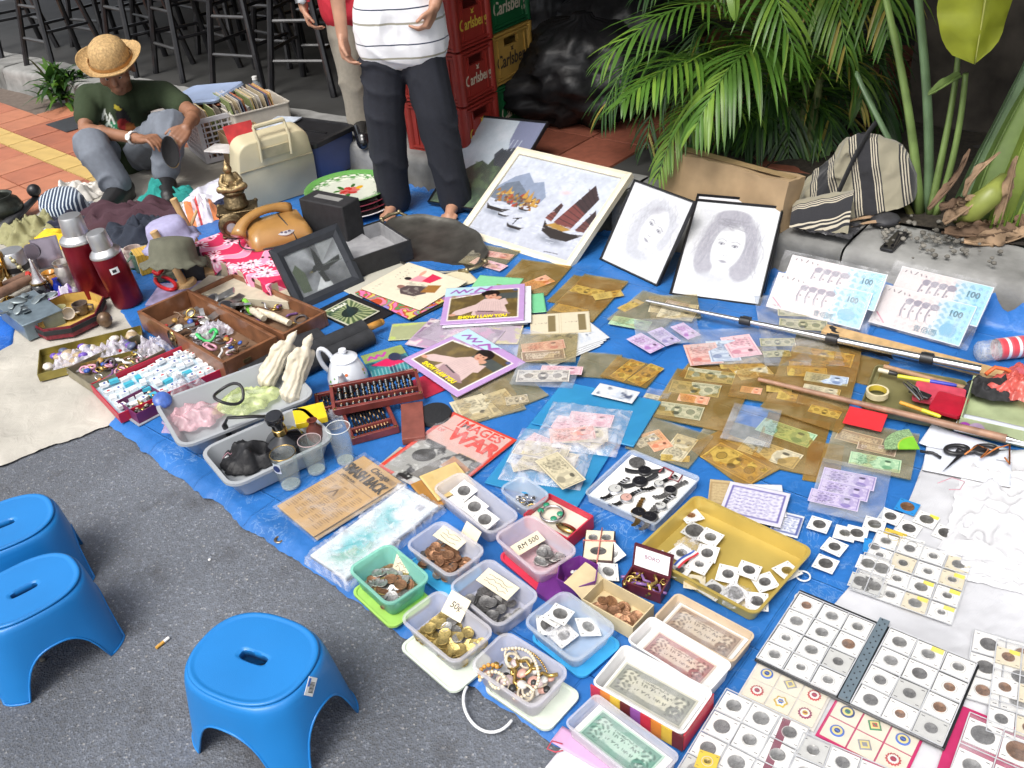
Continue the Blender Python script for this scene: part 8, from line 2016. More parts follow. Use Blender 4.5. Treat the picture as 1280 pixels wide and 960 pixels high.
Sv_("clear sleeve of two purple portrait notes over the tarpaulin",((1000,640),(1092,652),(1036,578)),'c',[('purple',(1028,592),(1094,606)),('purple',(1024,606),(1086,620)),('purple',(1012,618),(1074,632))])
for lb_,c3,k_ in(("empty brown sleeve half under the pair of beige cards",((688,376),(752,392),(716,342)),'b'),("empty golden sleeve between the dollar sheet and the blue-tinted sleeve",((846,470),(900,482),(874,440)),'g'),("empty olive sleeve between the wooden stick and the golden brown sleeve",((862,560),(930,580),(890,520)),'o'),("empty olive sleeve beside the violet-blue sleeve",((716,470),(768,474),(728,440)),'o'),("empty brown sleeve between the silver pole and the tin tray",((1040,470),(1092,484),(1062,440)),'b'),("empty golden sleeve touching the grey-olive sleeve",((1000,600),(1046,606),(1014,552)),'g')):Sv_(lb_,c3,k_,[],zz=ZB+.0005)
# blue folders with plastic packets of notes
def folder(Lb,c3,z,m=FBL):
 c,a,w_,d_=Fr_(*c3,z);b=MB();b.box((0,0,.003),(w_,d_,.006));return b.build("plastic_folder",m,None,(c.x,c.y,z),a,Bv=.002,Lb=Lb,cat="folder")
folder("translucent bright blue folder under the nearer packet of notes",((610,604),(724,638),(672,514)),ZB+.002)
folder("translucent bright blue folder under the farther packet of notes",((664,530),(792,560),(704,478)),ZB+.012)
def packet(Lb,c3,z,ns,sd_):
 c,a,w_,d_=Fr_(*c3,z);t=T_("note_packet",Lb,"packet of banknotes",(c.x,c.y,z),a);r=RR_(sd_)
 for i,k in enumerate(ns):put("banknote",note_mesh(k),t,(r.uniform(-.2,.2)*w_,r.uniform(-.22,.22)*d_,.002+i*.0011),r.uniform(-.5,.5)+(1.57 if r.random()<.2 else 0),sc=(.85,.95,1))
 b=MB();b.grid(lambda u,v:((u-.5)*w_,(v-.5)*d_,(.006+len(ns)*.0011+.007*fbm(u*5+sd_,v*5))*min(1,min(u,v,1-u,1-v)*12)),26,26);b.build("packet_film",film("packet_plastic",(.97,.97,.98),(.84,.82,.86),.16,.15,.34,22),t,Sm=9);return t
packet("clear packet of pinkish notes on the farther blue folder",((668,556),(772,574),(690,500)),ZB+.020,['pink','cream','pink','grey','pink','cream','red'],3)
packet("clear packet of pale notes on the nearer blue folder",((620,600),(724,612),(654,536)),ZB+.012,['pink','cream','cream','pink','blue','cream','grey','cream'],8)
o=put("banknote",note_mesh('cream'),None,tuple(P(700,588,ZB+.036)),atan2(*(P(712,602,ZB)-P(684,574,ZB)).yx),sc=(.95,1.1,1));tag(o,"loose pale note lying across the nearer packet","banknote")
Fl_("paper_sheet","white framed print corner at the top of the farther blue folder","paper",((740,492),(790,505),(750,478)),ZB+.03,.001,engr,PRN)
# hundred notes, enlarged prints
def hundred(w,h,p):
 cv=Cv(w,h,p,(.78,.75,.75),2);X=lambda x:x/100*w;Y=lambda y:y/100*h
 cv.put(np.clip((cv.X/w-.2)*3,0,1)*np.clip((.75-cv.X/w)*4,0,1),(.84,.74,.72),.7);cv.put(np.clip((cv.X/w-.55)*3,0,1),(.46,.72,.82),.9);cv.guil(X(62),Y(6),X(96),Y(94),(.24,.52,.66),.5,.45);cv.guil(X(26),Y(6),X(62),Y(94),(.66,.55,.58),.5,.25)
 for k in range(4):
  x=32+k*9;cv.ell(X(x),Y(56),X(6.4),Y(26),(.80,.76,.76));cv.ell(X(x+1),Y(52),X(5),Y(22),(.62,.59,.62));cv.ell(X(x+1.6),Y(50),X(4.2),Y(19),(.82,.78,.77));cv.line([(X(x-3.4),Y(66)),(X(x-4.6),Y(48)),(X(x-3.2),Y(34))],.35,(.42,.40,.46));cv.ell(X(x+1),Y(73),X(5),Y(8),(.48,.46,.52));cv.ell(X(x-1),Y(52),X(1.2),Y(3),(.5,.47,.5))
 for k in range(5):cv.script(X(5+k*6),Y(85),X(7+k*6),Y(8),(.22,.2,.24),k,wd=.3)
 cv.line([(X(4),Y(30)),(X(16),Y(8))],.35,(.72,.40,.50));cv.script(X(4),Y(8),X(12),Y(5),(.3,.2,.25),5);cv.ell(X(82),Y(30),X(9),Y(16),(.36,.60,.72));cv.rim(0,0,w,h,.3,(.88,.87,.88));return cv
def propped(labels,BL,BR,TL,TR):
 """two enlarged note prints leaning on the planter edge, the front one lower"""
 M,n,w_,h_,u,E=Sf_(BL,BR,TL,TR,ZB);fw_=n.cross(u).normalized();fw_=-fw_ if fw_.z<0 else fw_
 R3=Matrix((n,u,n.cross(u))).transposed()
 for i,(lb_,v,off,sx)in enumerate(zip(labels,(.70,.35),(.004,.012),(.01,-.012))):
  ww,hh=w_*.98,h_*.62
  me=print_mesh("note_print",hundred(ww*100,hh*100,5),PRG,0,1,back=lin((.8,.8,.82)),thick=.002)
  c=M+u*(h_*v)+n*sx+R3.col[2]*off
  o=put("note_print",me,None,tuple(c),rot=R3.to_euler());tag(o,lb_,"print")
  TI=mat("dark_teal_ink",(.03,.13,.19),.5,bump=0);text("lettering","100",hh*.2,TI,o,(ww*.33,hh*.2,.0006),bold=.001)
  text("lettering","壹佰圆",hh*.17,TI,o,(ww*.1,-hh*.36,.0006))
 b=MB();b.grid(lambda a_,c_:tuple(M+n*(a_-.5)*w_*1.08+u*(c_*h_*1.05)+R3.col[2]*(.016+.003*fbm(a_*4,c_*4))),10,8);return b
propped(["enlarged hundred note print at the back, propped nearest the curly haired portrait","enlarged hundred note print in front, propped nearest the curly haired portrait"],(960,388),(1080,418),(990,317),(1100,345)).build("plastic_sleeve",CLEAR,None,Sm=9,Lb="clear plastic sleeve over the prints nearest the portrait",cat="sleeve")
propped(["enlarged hundred note print at the back, propped by the plastic bottle","enlarged hundred note print in front, propped by the plastic bottle"],(1088,408),(1204,440),(1120,330),(1240,362)).build("plastic_sleeve",CLEAR,None,Sm=9,Lb="clear plastic sleeve over the prints by the plastic bottle",cat="sleeve")
# ================================================================== TUBS OF COINS, FLIPS, ALBUMS
def coin_mesh(i,R0=.0135):
 b=MB();b.lathe([(.0001,0),(R0*.97,0),(R0,.0003),(R0,.0016),(R0*.97,.0019),(R0*.9,.0017),(R0*.86,.0014),(.0001,.0014)],18)
 return b.mesh("coin",COIN_M[i],.6)
COINS=[coin_mesh(0),coin_mesh(1),coin_mesh(2),coin_mesh(3),coin_mesh(0,.016),coin_mesh(1,.0155),coin_mesh(2,.0148),coin_mesh(3,.015)]
for q_,nm in zip(COINS,('silver','bronze','brass','dark grey','large silver','large bronze','large brass','large dark grey')):q_['desc']=nm+' coin'
def holed():
 b=MB();b.lathe([(.003,0),(.0115,0),(.0118,.0008),(.0115,.0017),(.003,.0017)],18,cap0=False,cap1=False);b.lathe([(.003,.0017),(.003,0)],18,cap0=False,cap1=False);return b.mesh("coin",COIN_M[3],.6)
def Mo_(Lb,Gp,c,a,w,d,z,n,kinds,sd_,hmax=.02,off=(0,0)):
 r=RR_(sd_)
 for i in range(n):
  u,v=r.uniform(-.41,.41),r.uniform(-.41,.41)
  h=hmax*max(0,1-1.7*hypot(u,v))*(i/n)+.0021*(i%5)
  x,y=u*w+off[0],v*d+off[1]
  o=put("coin",r.choice(kinds),None,(c.x+x*cos(a)-y*sin(a),c.y+x*sin(a)+y*cos(a),z+h),rot=(r.gauss(0,.2),r.gauss(0,.2),r.uniform(0,6.28)),sc=1.02)
  tag(o,o.data.get('desc','grey holed coin')+' '+Lb,"coin",Gp)
LIDC=dict(lime=mat("lime_lid",(.34,.58,.12),.4,var=.06),sky=mat("sky_lid",(.05,.36,.68),.35,var=.06),red=mat("red_lid",(.62,.04,.08),.4,var=.06),pale=mat("pale_green_lid",(.62,.68,.58),.45,var=.05),yellow=mat("yellow_lid",(.7,.5,.08),.4),white=mat("white_lid",(.72,.73,.74),.45,var=.04))
LASTLID=[None]
def tub(Lb,c3,m,h=.06,lid=None,z=ZB,liplabel=None,taper=.86,rc=.022,lidoff=(0,0),bot=None):
 c,a,w,d=Fr_(*c3,z+h);w-=.008;d-=.008
 if lid:
  lc,ll=lid;b=MB();lw,ld=w*1.0,d*1.0
  b.loft([rrect(lw,ld,rc,5,0),rrect(lw+.006,ld+.006,rc,5,.003),rrect(lw+.006,ld+.006,rc,5,.009),rrect(lw-.004,ld-.004,rc,5,.0095),rrect(lw-.008,ld-.008,rc,5,.006),rrect(lw-.03,ld-.03,rc,5,.006)])
  x,y=lidoff
  LASTLID[0]=b.build("tub_lid",LIDC[lc],None,(c.x+x*cos(a)-y*sin(a),c.y+x*sin(a)+y*cos(a),ZB-.002),a,Sm=.8,Lb=ll,cat="lid")
  z=z+.007;h=h-.007
 t=T_("plastic_tub",Lb,"tub",(c.x,c.y,z),a)
 b=MB();rtub(b,w,d,h,rc,.0022,taper,.005);b.build("tub_body",m,t,Sm=.9)
 return c,a,w*taper,d*taper,z+.004
def tag_card(Lb,px,z,c,a,wh,rot,body=None,sz=.016):
 t=T_("price_card",Lb,"card",tuple(P(*px,z)),rot=rot)
 b=MB();b.box((0,0,0),(wh[0],wh[1],.0012));b.build("card",CARD_C,t)
 if body:text("lettering",body,sz,INK,t,(0,0,.0009),shear=.2)
 return t
def ax(a_,b_,z=.07):
 d_=P(*b_,z)-P(*a_,z);return atan2(d_.y,d_.x)
def scrawl(t,w,sd_,z=.0009):
 r=RR_(sd_);b=MB()
 for k in range(3):
  pts=[((-.35+.7*i/7)*w[0],(r.uniform(-.1,.1)+.25-.25*k)*w[1],z)for i in range(8)]
  b.tube(pts,.0006,4)
 b.build("scribble",INK,t)
c,a,w,d,z=tub("teal plastic tub full of mixed silver and bronze coins",((486,758),(541,722),(432,711)),FROSTT,.065,("lime","lime green tub lid under the teal tub"),lidoff=(-.012,-.012))
Mo_("heaped in the teal tub","coins in the teal tub",c,a,w,d,z,70,[COINS[0],COINS[0],COINS[4],COINS[1],COINS[3],COINS[2],COINS[5]],1,.03)
t=tag_card("brown price card standing among the teal tub's coins",(503,706),ZB+.04,c,a,(.05,.05),(rad(62),.1,ax((500,690),(540,712))));scrawl(t,(.05,.05),1)
c,a,w,d,z=tub("clear plastic tub of brown bronze coins on a sky blue lid",((562,724),(607,688),(507,680)),FROST,.06,("sky","sky blue tub lid under the bronze coin tub"),lidoff=(-.018,-.008))
Mo_("heaped in the clear tub on the blue lid","coins in the bronze coin tub",c,a,w,d,z,68,[COINS[1],COINS[1],COINS[5],COINS[1],COINS[3]],2,.028,(-.01,0))
t=tag_card("long buff price card lying on the bronze coins",(563,672),ZB+.048,c,a,(.085,.042),(.08,.05,ax((545,664),(592,690))));scrawl(t,(.08,.04),2)
t=tag_card("buff price card standing at the end of the bronze coin tub",(588,668),ZB+.045,c,a,(.06,.045),(rad(50),0,ax((568,660),(606,690))))
c,a,w,d,z=tub("clear plastic tub of grey holed coins",((622,788),(673,745),(562,732)),FROST,.06)
HC=holed()
Mo_("heaped in its clear tub","holed coins in the clear tub",c,a,w,d,z,54,[HC,HC,COINS[3],COINS[7]],3,.022,(-.012,-.004))
t=tag_card("long buff price card lying over the grey holed coins",(622,730),ZB+.047,c,a,(.1,.045),(.1,.05,ax((593,712),(655,750))));scrawl(t,(.1,.045),3)
c,a,w,d,z=tub("clear plastic tub of golden brass coins, nearest the asphalt",((567,834),(617,790),(501,772)),FROST,.06,("pale","pale green lid under the golden coin tub"),lidoff=(-.03,-.022))
Mo_("heaped in the clear tub nearest the asphalt","coins in the golden coin tub",c,a,w,d,z,76,[COINS[2],COINS[2],COINS[6],COINS[2],COINS[0]],4,.026,(0,-.006))
t=tag_card("buff price card propped against the wall of the golden coin tub",(570,758),ZB+.055,c,a,(.06,.055),(rad(38),0,ax((545,745),(596,775))),"50¢",.022)
c,a,w,d,z=tub("frosted tub on a red lid holding a handwritten price card",((675,720),(725,688),(615,670)),FROSTP,.062,("red","bright red tub lid under the pinkish tub"),lidoff=(-.004,-.014))
Mo_("in the pinkish tub","coins in the pinkish tub",c,a,w*.6,d*.6,z,16,[COINS[0],COINS[3],COINS[4]],5,.02,(.02,-.01))
t=tag_card("buff card handwritten with a ringgit price",(660,679),ZB+.045,c,a,(.085,.034),(.2,0,ax((638,694),(682,668))),"RM 500",.02)
c,a,w,d,z=tub("frosted tub heaped with ivory bead necklaces and jewellery",((668,886),(716,838),(583,832)),FROST,.066,("pale","pale green lid under the bead necklace tub"),lidoff=(.004,-.026))
def nec(Lb,pts,n,r_,m,name="bead_necklace"):
 b=MB();cv_=bez(pts,n*3);L_=[0]
 for p,q in zip(cv_,cv_[1:]):L_.append(L_[-1]+(q-p).length)
 o0=cv_[0];d_=0;i=0
 while d_<L_[-1]:
  while L_[i+1]<d_:i+=1
  p=cv_[i].lerp(cv_[i+1],(d_-L_[i])/max(1e-6,L_[i+1]-L_[i]));b.ball(tuple(p-o0),r_,6);d_+=r_*1.95
 return b.build(name,m,None,tuple(o0),Sm=9,Lb=Lb,cat="necklace")
IV=mat("ivory_bead",(.7,.62,.46),.3,var=.1,bump=0)
zz=ZB+.05
def PP(x,y,dz=0):return P(x,y,zz+dz)
nec("ivory bead necklace looping across the top of the jewellery tub",[PP(628,812,.012),PP(690,800),PP(650,850,.02),PP(702,842,.01),PP(660,878),PP(640,872)],60,.0038,IV)
nec("ivory bead necklace coiled at the end of the jewellery tub",[PP(600,850),PP(612,828,.01),PP(650,838,.02),PP(640,872,.015),PP(606,872),PP(612,838)],55,.0042,IV)
nec("orange yellow bead bracelet at the edge of the jewellery tub",[PP(600,846),PP(596,836),PP(612,826),PP(622,834)],18,.005,mat("amber_bead",(.6,.3,.06),.3))
nec("gold chain at the rim of the jewellery tub",[PP(640,812),PP(662,808,.01),PP(676,822,.01),PP(684,840)],50,.0028,GOLD)
JJ=[gem(colm("rose",(.6,.34,.28)),.012),gem(colm("pearl",(.68,.66,.62),.25),.01),gem(colm("gold",(.55,.38,.12),.25,.9),.009),ringmesh(.014,.003,colm("ivory",(.66,.58,.44))),gem(colm("clearpink",(.66,.52,.52)),.014),barm(colm("gold",(.55,.38,.12),.25,.9)),gem(colm("black",(.03,.03,.03)),.009)]
Tk_("in the jewellery tub","trinkets in the jewellery tub",c,a,w*.85,d*.85,z+.004,40,JJ,6,h=.026)
# handle loop on its lid
b=MB();p=P(600,885,ZB);b.tube(bez([P(x,y,zc)-p for x,y,zc in((584,858,.03),(568,880,.02),(590,925,.008),(622,926,.006),(640,900,.02))],16),.0035,8);o=b.build("handle",LIDC['white'],LASTLID[0],Sm=9);o.matrix_local=LASTLID[0].matrix_basis.inverted()@MT_(p)
# flips
def flip_mesh(col,R0=.0125,win=True):
 b=MB();b.box((0,0,.0008),(.05,.05,.0016));n=18
 b.lathe([(R0*1.12,.0017),(R0*1.12,.0019),(R0*1.0,.0018)],n,mi=1,cap0=False,cap1=False)
 for x,y in((.019,.019),(-.019,.019),(-.019,-.019),(.019,-.019)):b.box((x,y,.0018),(.006,.0012,.0006),mi=2)
 return b.mesh("flip_card",[mat("flip_"+col[0],col[1],.55,var=.05,scale=60,bump=.08),mat("flip_ring",(.5,.5,.48),.3),STEEL],.5)
FW_=("white",(.74,.73,.70));FLIP={k:flip_mesh((k,c_))for k,c_ in(("white",(.74,.73,.70)),("cream",(.64,.57,.42)),("yellow",(.62,.44,.06)),("blue",(.02,.22,.55)),("grey",(.5,.5,.48)))}
def fc(i):
 b=MB();R0=.0118;b.lathe([(.0001,.0021),(R0*.9,.0021),(R0,.0026),(R0*.94,.003),(R0*.86,.0026),(.0001,.0025)],18);return b.mesh("flip_coin",COIN_M[i],.6)
FCN=[fc(i)for i in range(4)]
YST=mat("yellow_sticker",(.75,.62,.08),.5,bump=0);YS=MB().box((.012,.018,.0022),(.022,.012,.0006)).mesh("sticker",YST,0)
def Fp_(parent,loc,rz,kind='white',coin=0,s=1.0,cs=1.0,rot=None,Lb=None,Gp=None,sticker=False,name="coin_holder"):
 o=put(name,FLIP[kind],parent,loc,rz,rot,s)
 put("coin",FCN[coin],o,(0,0,0),0,None,(cs,cs,1))
 if sticker:put("sticker",YS,o)
 if Lb:tag(o,Lb,"coin holder",Gp)
 return o
# long white tub with three flips
c,a,w,d,z=tub("long frosted tub with three white coin cards lined up",((607,675),(641,647),(549,607)),FROST,.055)
for i,(x,y,lb_)in enumerate(((580,614,"white coin card at the far end of the long frosted tub"),(593,634,"white coin card in the middle of the long frosted tub"),(606,650,"white coin card at the near end of the long frosted tub"))):
 p=P(x,y,ZB+.035);Fp_(None,tuple(p),a+rad(28)-rad(20),'white',3,1.1,1.35,Lb=lb_,rot=(.15,-.12,a+rad(5)))
b=MB();b.box((0,0,0),(.05,.16,.016));p=P(588,640,ZB+.016);b.build("card_bundle",CARD_W,None,tuple(p),a,Bv=.002,Lb="bundle of white cards under the three coin cards",cat="cards")
# small clear tub with rings; cream box with jade
c,a,w,d,z=tub("small bluish tub of rings and a white tag",((657,642),(684,620),(628,610)),FROSTB,.05)
RG=[ringmesh(.011,.0016,colm("silver",(.6,.6,.6),.25,.9)),ringmesh(.011,.0018,colm("gold",(.55,.38,.12),.25,.9)),gem(colm("pearl",(.68,.66,.62),.25),.007),gem(colm("black",(.03,.03,.03)),.006)]
Tk_("in the small bluish tub","rings in the small bluish tub",c,a,w*.7,d*.7,z+.004,18,RG,7,"ring","ring",.02)
c,a,w,d=Fr_((709,676),(736,646),(660,642),ZB+.04)
t=T_("jewel_box","cream box lid with red sides holding a jade bangle","box",(c.x,c.y,ZB),a)
b=MB()
for cx,cy,L_,r_ in((0,-d/2,w,0),(w/2,0,d,PI/2),(0,d/2,w,PI),(-w/2,0,d,-PI/2)):b.box((cx,cy,.02),(L_,.004,.04),r_)
b.build("red_side",mat("red_side_card",(.5,.03,.06),.45),t);b=MB();b.box((0,0,.012),(w-.006,d-.006,.022));b.build("cream_bed",mat("cream_bed",(.66,.6,.5),.6),t)
JADE=mat("jade_green",(.03,.26,.14),.2,var=.3,scale=40,bump=0,coat=.4)
p=P(690,642,ZB+.035);b=MB();b.tube([(.03*cos(k*PI/14),.03*sin(k*PI/14),0)for k in range(28)],.003,8,closed=True);b.build("silver_bangle",STEEL,None,tuple(p),Sm=9,Lb="thin silver bangle with jade in the cream and red box",cat="bangle")
for k,(x,y)in enumerate(((676,638),(683,631),(700,642),(692,648))):p=P(x,y,ZB+.034);b=MB();b.ball((0,0,0),.009,10,sz=.5);tag(b.build("jade_stone",JADE,None,tuple(p),.4*k,Sm=9),("jade stone at the edge of the silver bangle nearest the coin tubs","jade stone at the top of the silver bangle","jade stone in the middle of the silver bangle, larger pair","jade stone at the bottom of the silver bangle")[k],"gem")
p=P(708,662,ZB+.032);b=MB();b.lathe([(.001,0),(.022,.002),(.024,.006),(.001,.01)],20,sx=1.3,sy=.6);b.build("brass_brooch",GOLD,None,tuple(p),rad(-40),Sm=9,Lb="oval brass brooch beside the jade bangle",cat="brooch")
# banded coin frame
c,a,w,d=Fr_((727,700),(766,702),(732,661),ZB+.03)
t=T_("coin_case","small dark-edged case of coin cards held by a rubber band","coin case",(c.x,c.y,ZB),a)
b=MB();b.box((0,0,.014),(w,d,.028));b.build("case_body",mat("maroon_black_case",(.05,.02,.02),.4),t,Bv=.002);b=MB();b.box((0,0,.0285),(w*.92,d*.92,.003));b.build("case_card",CARD_C,t)
for sx,sy in((-.22,.22),(.22,.24),(0,-.2)):put("coin",FCN[0 if sy>0 else 3],t,(sx*w,sy*d,.0285),0,None,(1.0,1.0,1)if sy>0 else(1.7,1.2,1))
b=MB();b.tube([(-w/2-.002,d*.1,.0),(-w/2-.002,d*.1,.033),(w/2+.002,d*.12,.033),(w/2+.002,d*.12,0)],.0016,6);b.tube([(0,-d/2-.002,0),(0,-d/2-.002,.034),(.004,d/2+.002,.034),(.004,d/2+.002,0)],.0016,6);b.build("rubber_band",mat("pink_rubber",(.6,.2,.16),.5),t,Sm=9)
# purple hexagonal box, burgundy open case, cream carton
p=P(723,735,ZB);t=T_("hexagonal_box","deep purple six-sided box of small studs","box",(p.x,p.y,ZB),.3)
PUR=mat("purple_glossy_card",(.14,.03,.2),.3,var=.15)
hx=lambda r_,z_:[(r_*cos(PI/3*k),r_*sin(PI/3*k),z_)for k in range(6)]
b=MB();b.loft([hx(.042,0),hx(.054,.055),hx(.051,.055),hx(.04,.006)]);b.build("box_wall",PUR,t,Sm=0)
Tk_("inside the purple six-sided box","studs in the purple box",p,0,.06,.06,ZB+.028,26,[gem(colm("gold",(.55,.38,.12),.25,.9),.005),gem(colm("black",(.03,.03,.03)),.005),gem(colm("pearl",(.68,.66,.62),.25),.005)],9,"stud","stud",.01)
b=MB();b.loft([hx(.048,0),hx(.048,.012)]);q=P(694,738,ZB);b.build("tub_lid",PUR,None,tuple(q),.2,Sm=0,Lb="purple six-sided lid peeking out behind the pinkish tub",cat="lid")
c,a,w,d=Fr_((778,726),(826,744),(790,706),ZB+.03)
t=T_("jewel_case","open burgundy hinged case with a white lined lid","case",(c.x,c.y,ZB),a);BUR=mat("burgundy_leatherette",(.09,.015,.025),.4,var=.2)
tray4(t,w,d,.03,BUR,.004,name="case_base")
b=MB();b.box((0,.004,.03),(w,.008,.06));ld=b.build("case_lid",BUR,t,(0,d/2,.03),rot=(rad(-14),0,0));b=MB();b.box((0,-.0008,.03),(w*.88,.002,.05));b.build("lid_lining",CARD_W,ld);text("lettering","BORO",.014,mat("mauve_ink",(.3,.15,.25),.5),ld,(0,-.0022,.036),rot=(PI/2,0,0))
Tk_("in the burgundy case","pins in the burgundy case",c,a,w*.8,d*.7,ZB+.012,22,[barm(colm("purple",(.18,.09,.25))),barm(colm("gold",(.55,.38,.12),.25,.9)),ringmesh(.01,.002,colm("gold",(.55,.38,.12),.25,.9))],11,"pin","pin",.014)
c,a,w,d=Fr_((791,786),(817,757),(727,749),ZB+.04)
t=T_("card_carton","small cream carton of copper coins with its flap open","carton",(c.x,c.y,ZB),a);CRM=mat("cream_carton",(.58,.47,.28),.65,var=.08)
tray4(t,w,d,.042,CRM,.003,name="carton_wall");b=MB();b.grid(lambda u,v:((u-.5)*w,d/2+v*.05,.042+.02*v+.006*sin(v*3)),8,5);b.build("flap",CRM,t,Sm=9)
Mo_("heaped in the cream carton","coins in the cream carton",c,a,w*.8,d*.8,ZB+.006,26,[COINS[1],COINS[1],COINS[5]],12,.02,(-.008,0))
p=P(752,705,ZB+.02)
for i,(x,y,k,lb_)in enumerate(((765,692,'white',"white coin card half under the rubber banded case"),(760,715,'white',"white coin card leaning on the cream carton"))):Fp_(None,tuple(P(x,y,ZB+.02)),.6+i,k,0,1.0,1.2,rot=(.2,-.15,.5+i),Lb=lb_)
# tub of big flips
c,a,w,d,z=tub("large bluish tub of tilted white coin cards on a sky blue lid",((719,833),(769,785),(656,776)),FROSTB,.055,("sky","sky blue lid under the tub of coin cards"),lidoff=(.004,-.012))
for i,(x,y,rt_,lb_)in enumerate(((700,768,(.12,.1,.3),"topmost white coin card in the bluish tub"),(684,782,(.3,-.2,.9),"white coin card leaning at the end of the bluish tub"),(735,784,(.1,.3,-.5),"white coin card lying apart at the far side of the bluish tub"),(705,795,(-.2,.1,1.4),"white coin card lowest in the pile in the bluish tub"),(694,772,(.0,.1,.1),"white coin card just under the topmost one in the bluish tub"))):
 Fp_(None,tuple(P(x,y,ZB+(.05,.03,.03,.022,.036)[i])),0,'white',(0,3,0,0,3)[i],1.0,1.4 if i<2 else 1.2,rot=(rt_[0],rt_[1],a+rt_[2]),Lb=lb_)
Hp_("plastic_bag","scrap of clear plastic in the tub of coin cards","bag",BAGF,(700,792),.07,.06,.02,.3,51,2.2,ZB+.03)
c,a,w,d=Fr_((640,800),(664,782),(622,790),ZB);
# gilt tray with flips
c,a,w,d=Fr_((946,776),(1013,688),(798,688),ZB+.04)
GT=mat("gilt_tray_lacquer",(.58,.43,.11),.3,.35,var=.12,scale=8,bump=.06)
t=T_("gilt_tray","large shallow gold-coloured tray of loose coin cards","tray",(c.x,c.y,ZB),a)
b=MB();rtub(b,w-.01,d-.01,.042,.02,.003,.94,.004);b.build("tray_body",GT,t,Sm=.9)
fl=[(864,645,'white',1,.9),(868,664,'grey',3,1.9),(888,672,'white',0,1.2),(852,692,'white',3,1.1),(884,692,'white',3,1.2),(822,700,'white',0,1.2),(850,714,'white',3,1.0),(910,718,'white',3,1.1),(936,713,'white',3,1.2),(956,728,'white',3,1.1),(984,714,'white',2,1.1),(946,752,'white',3,1.2),(918,742,'white',0,1.7),(892,738,'grey',3,1.5),(874,706,'white',0,.9),(868,728,'cream',2,1.0)]
r=RR_(9);where=["at the far corner","ringed with dark metal near the far corner","beside the dark ringed one","over the striped ribbon","right of the ribbon","at the end nearest the burgundy case","under the ribbon's end","in the middle of the near row","behind the slanted one","slanted toward the plain corner","alone by the plain corner","at the near rim","in a crumpled bag","round and dark by the near rim","in clear wrap at the heart of the heap","cream with a gold piece"]
for i,(x,y,k,ci,cs)in enumerate(fl):
 Fp_(None,tuple(P(x,y,ZB+.014+.004*(i%3))),0,k,ci,1.02,cs,rot=(r.gauss(0,.1),r.gauss(0,.1),a+r.uniform(-.7,.7)),Lb="coin card in the gold tray, "+where[i])
b=MB();p=P(858,698,ZB+.035)
for k,m_ in enumerate(range(3)):b.grid(lambda u,v,k=k:((u-.5)*.075,(-.5+(k+v)/3)*.018,.004*sin(u*5)),10,1,k)
b.build("striped_ribbon",[mat("ribbon_red",(.55,.04,.05),.6),mat("ribbon_white",(.7,.7,.7),.6),mat("ribbon_blue",(.04,.1,.4),.6)],None,tuple(p),a-.1,Sm=9,Lb="short red, white and blue medal ribbon in the gold tray",cat="ribbon")
Hp_("plastic_bag","crumpled clear bag around a coin card in the gold tray","bag",BAGF,(920,745),.08,.07,.025,.3,53,2.2,ZB+.025)
Hp_("plastic_bag","clear plastic wrapper below the medal ribbon in the gold tray","bag",BAGF,(862,682),.07,.06,.025,.3,55,2.2,ZB+.025)
# watch box
c,a,w,d=Fr_((820,660),(874,598),(732,617),ZB+.03)
t=T_("watch_box","clear shallow box of wristwatches on white card","display box",(c.x,c.y,ZB),a)
b=MB();rtub(b,w-.006,d-.006,.034,.012,.0025,.97,.003);b.build("box_wall",FROSTB,t,Sm=.9);b=MB();b.box((0,0,.02),(w*.92,d*.92,.004));b.build("card_bed",CARD_W,t)
def wristwatch(Lb,px,ang,mm,fm,links=True,s=1.0,cu_=.5):
 p=P(*px,ZB+.03);t2=T_("wristwatch",Lb,"watch",(p.x,p.y,ZB+.0225),ang)
 b=MB();b.lathe([(.001,0),(.015*s,0),(.0175*s,.003),(.0175*s,.007),(.0155*s,.0095),(.001,.0095)],22);b.tube([(.0175*s,0,.005),(.0205*s,0,.005)],.002,6);b.build("watch_case",mm,t2,Sm=.7)
 b=MB();b.lathe([(.001,.0097),(.0145*s,.0097),(.001,.0101)],20);dd=b.build("dial",fm,t2)
 b=MB();b.box((0,.005,.0103),(.001,.009,.0004));b.box((.003,0,.0103),(.007,.001,.0004));b.build("hand",INK,dd)
 for sg in(-1,1):
  b=MB();n=5
  if links:
   for k in range(n):b.box((.0006*k*k*sg,sg*(.021+k*.0075),.003+.0022*k*cu_*k/3),(.015-.0006*k,.0072,.0028))
  else:b.grid(lambda u,v:((u-.5)*.015,sg*(.017+v*.036),.003+.016*cu_*v*v),2,8)
  o=b.build("bracelet",mm if links else BLACKM,t2,Sm=.5)
  if not links:md=o.modifiers.new("thick",'SOLIDIFY');md.thickness=.002
SWF,DKF,PKF=mat("silver_dial",(.5,.5,.48),.3),mat("black_dial",(.015,.015,.018),.2),mat("pink_dial",(.55,.33,.28),.3)
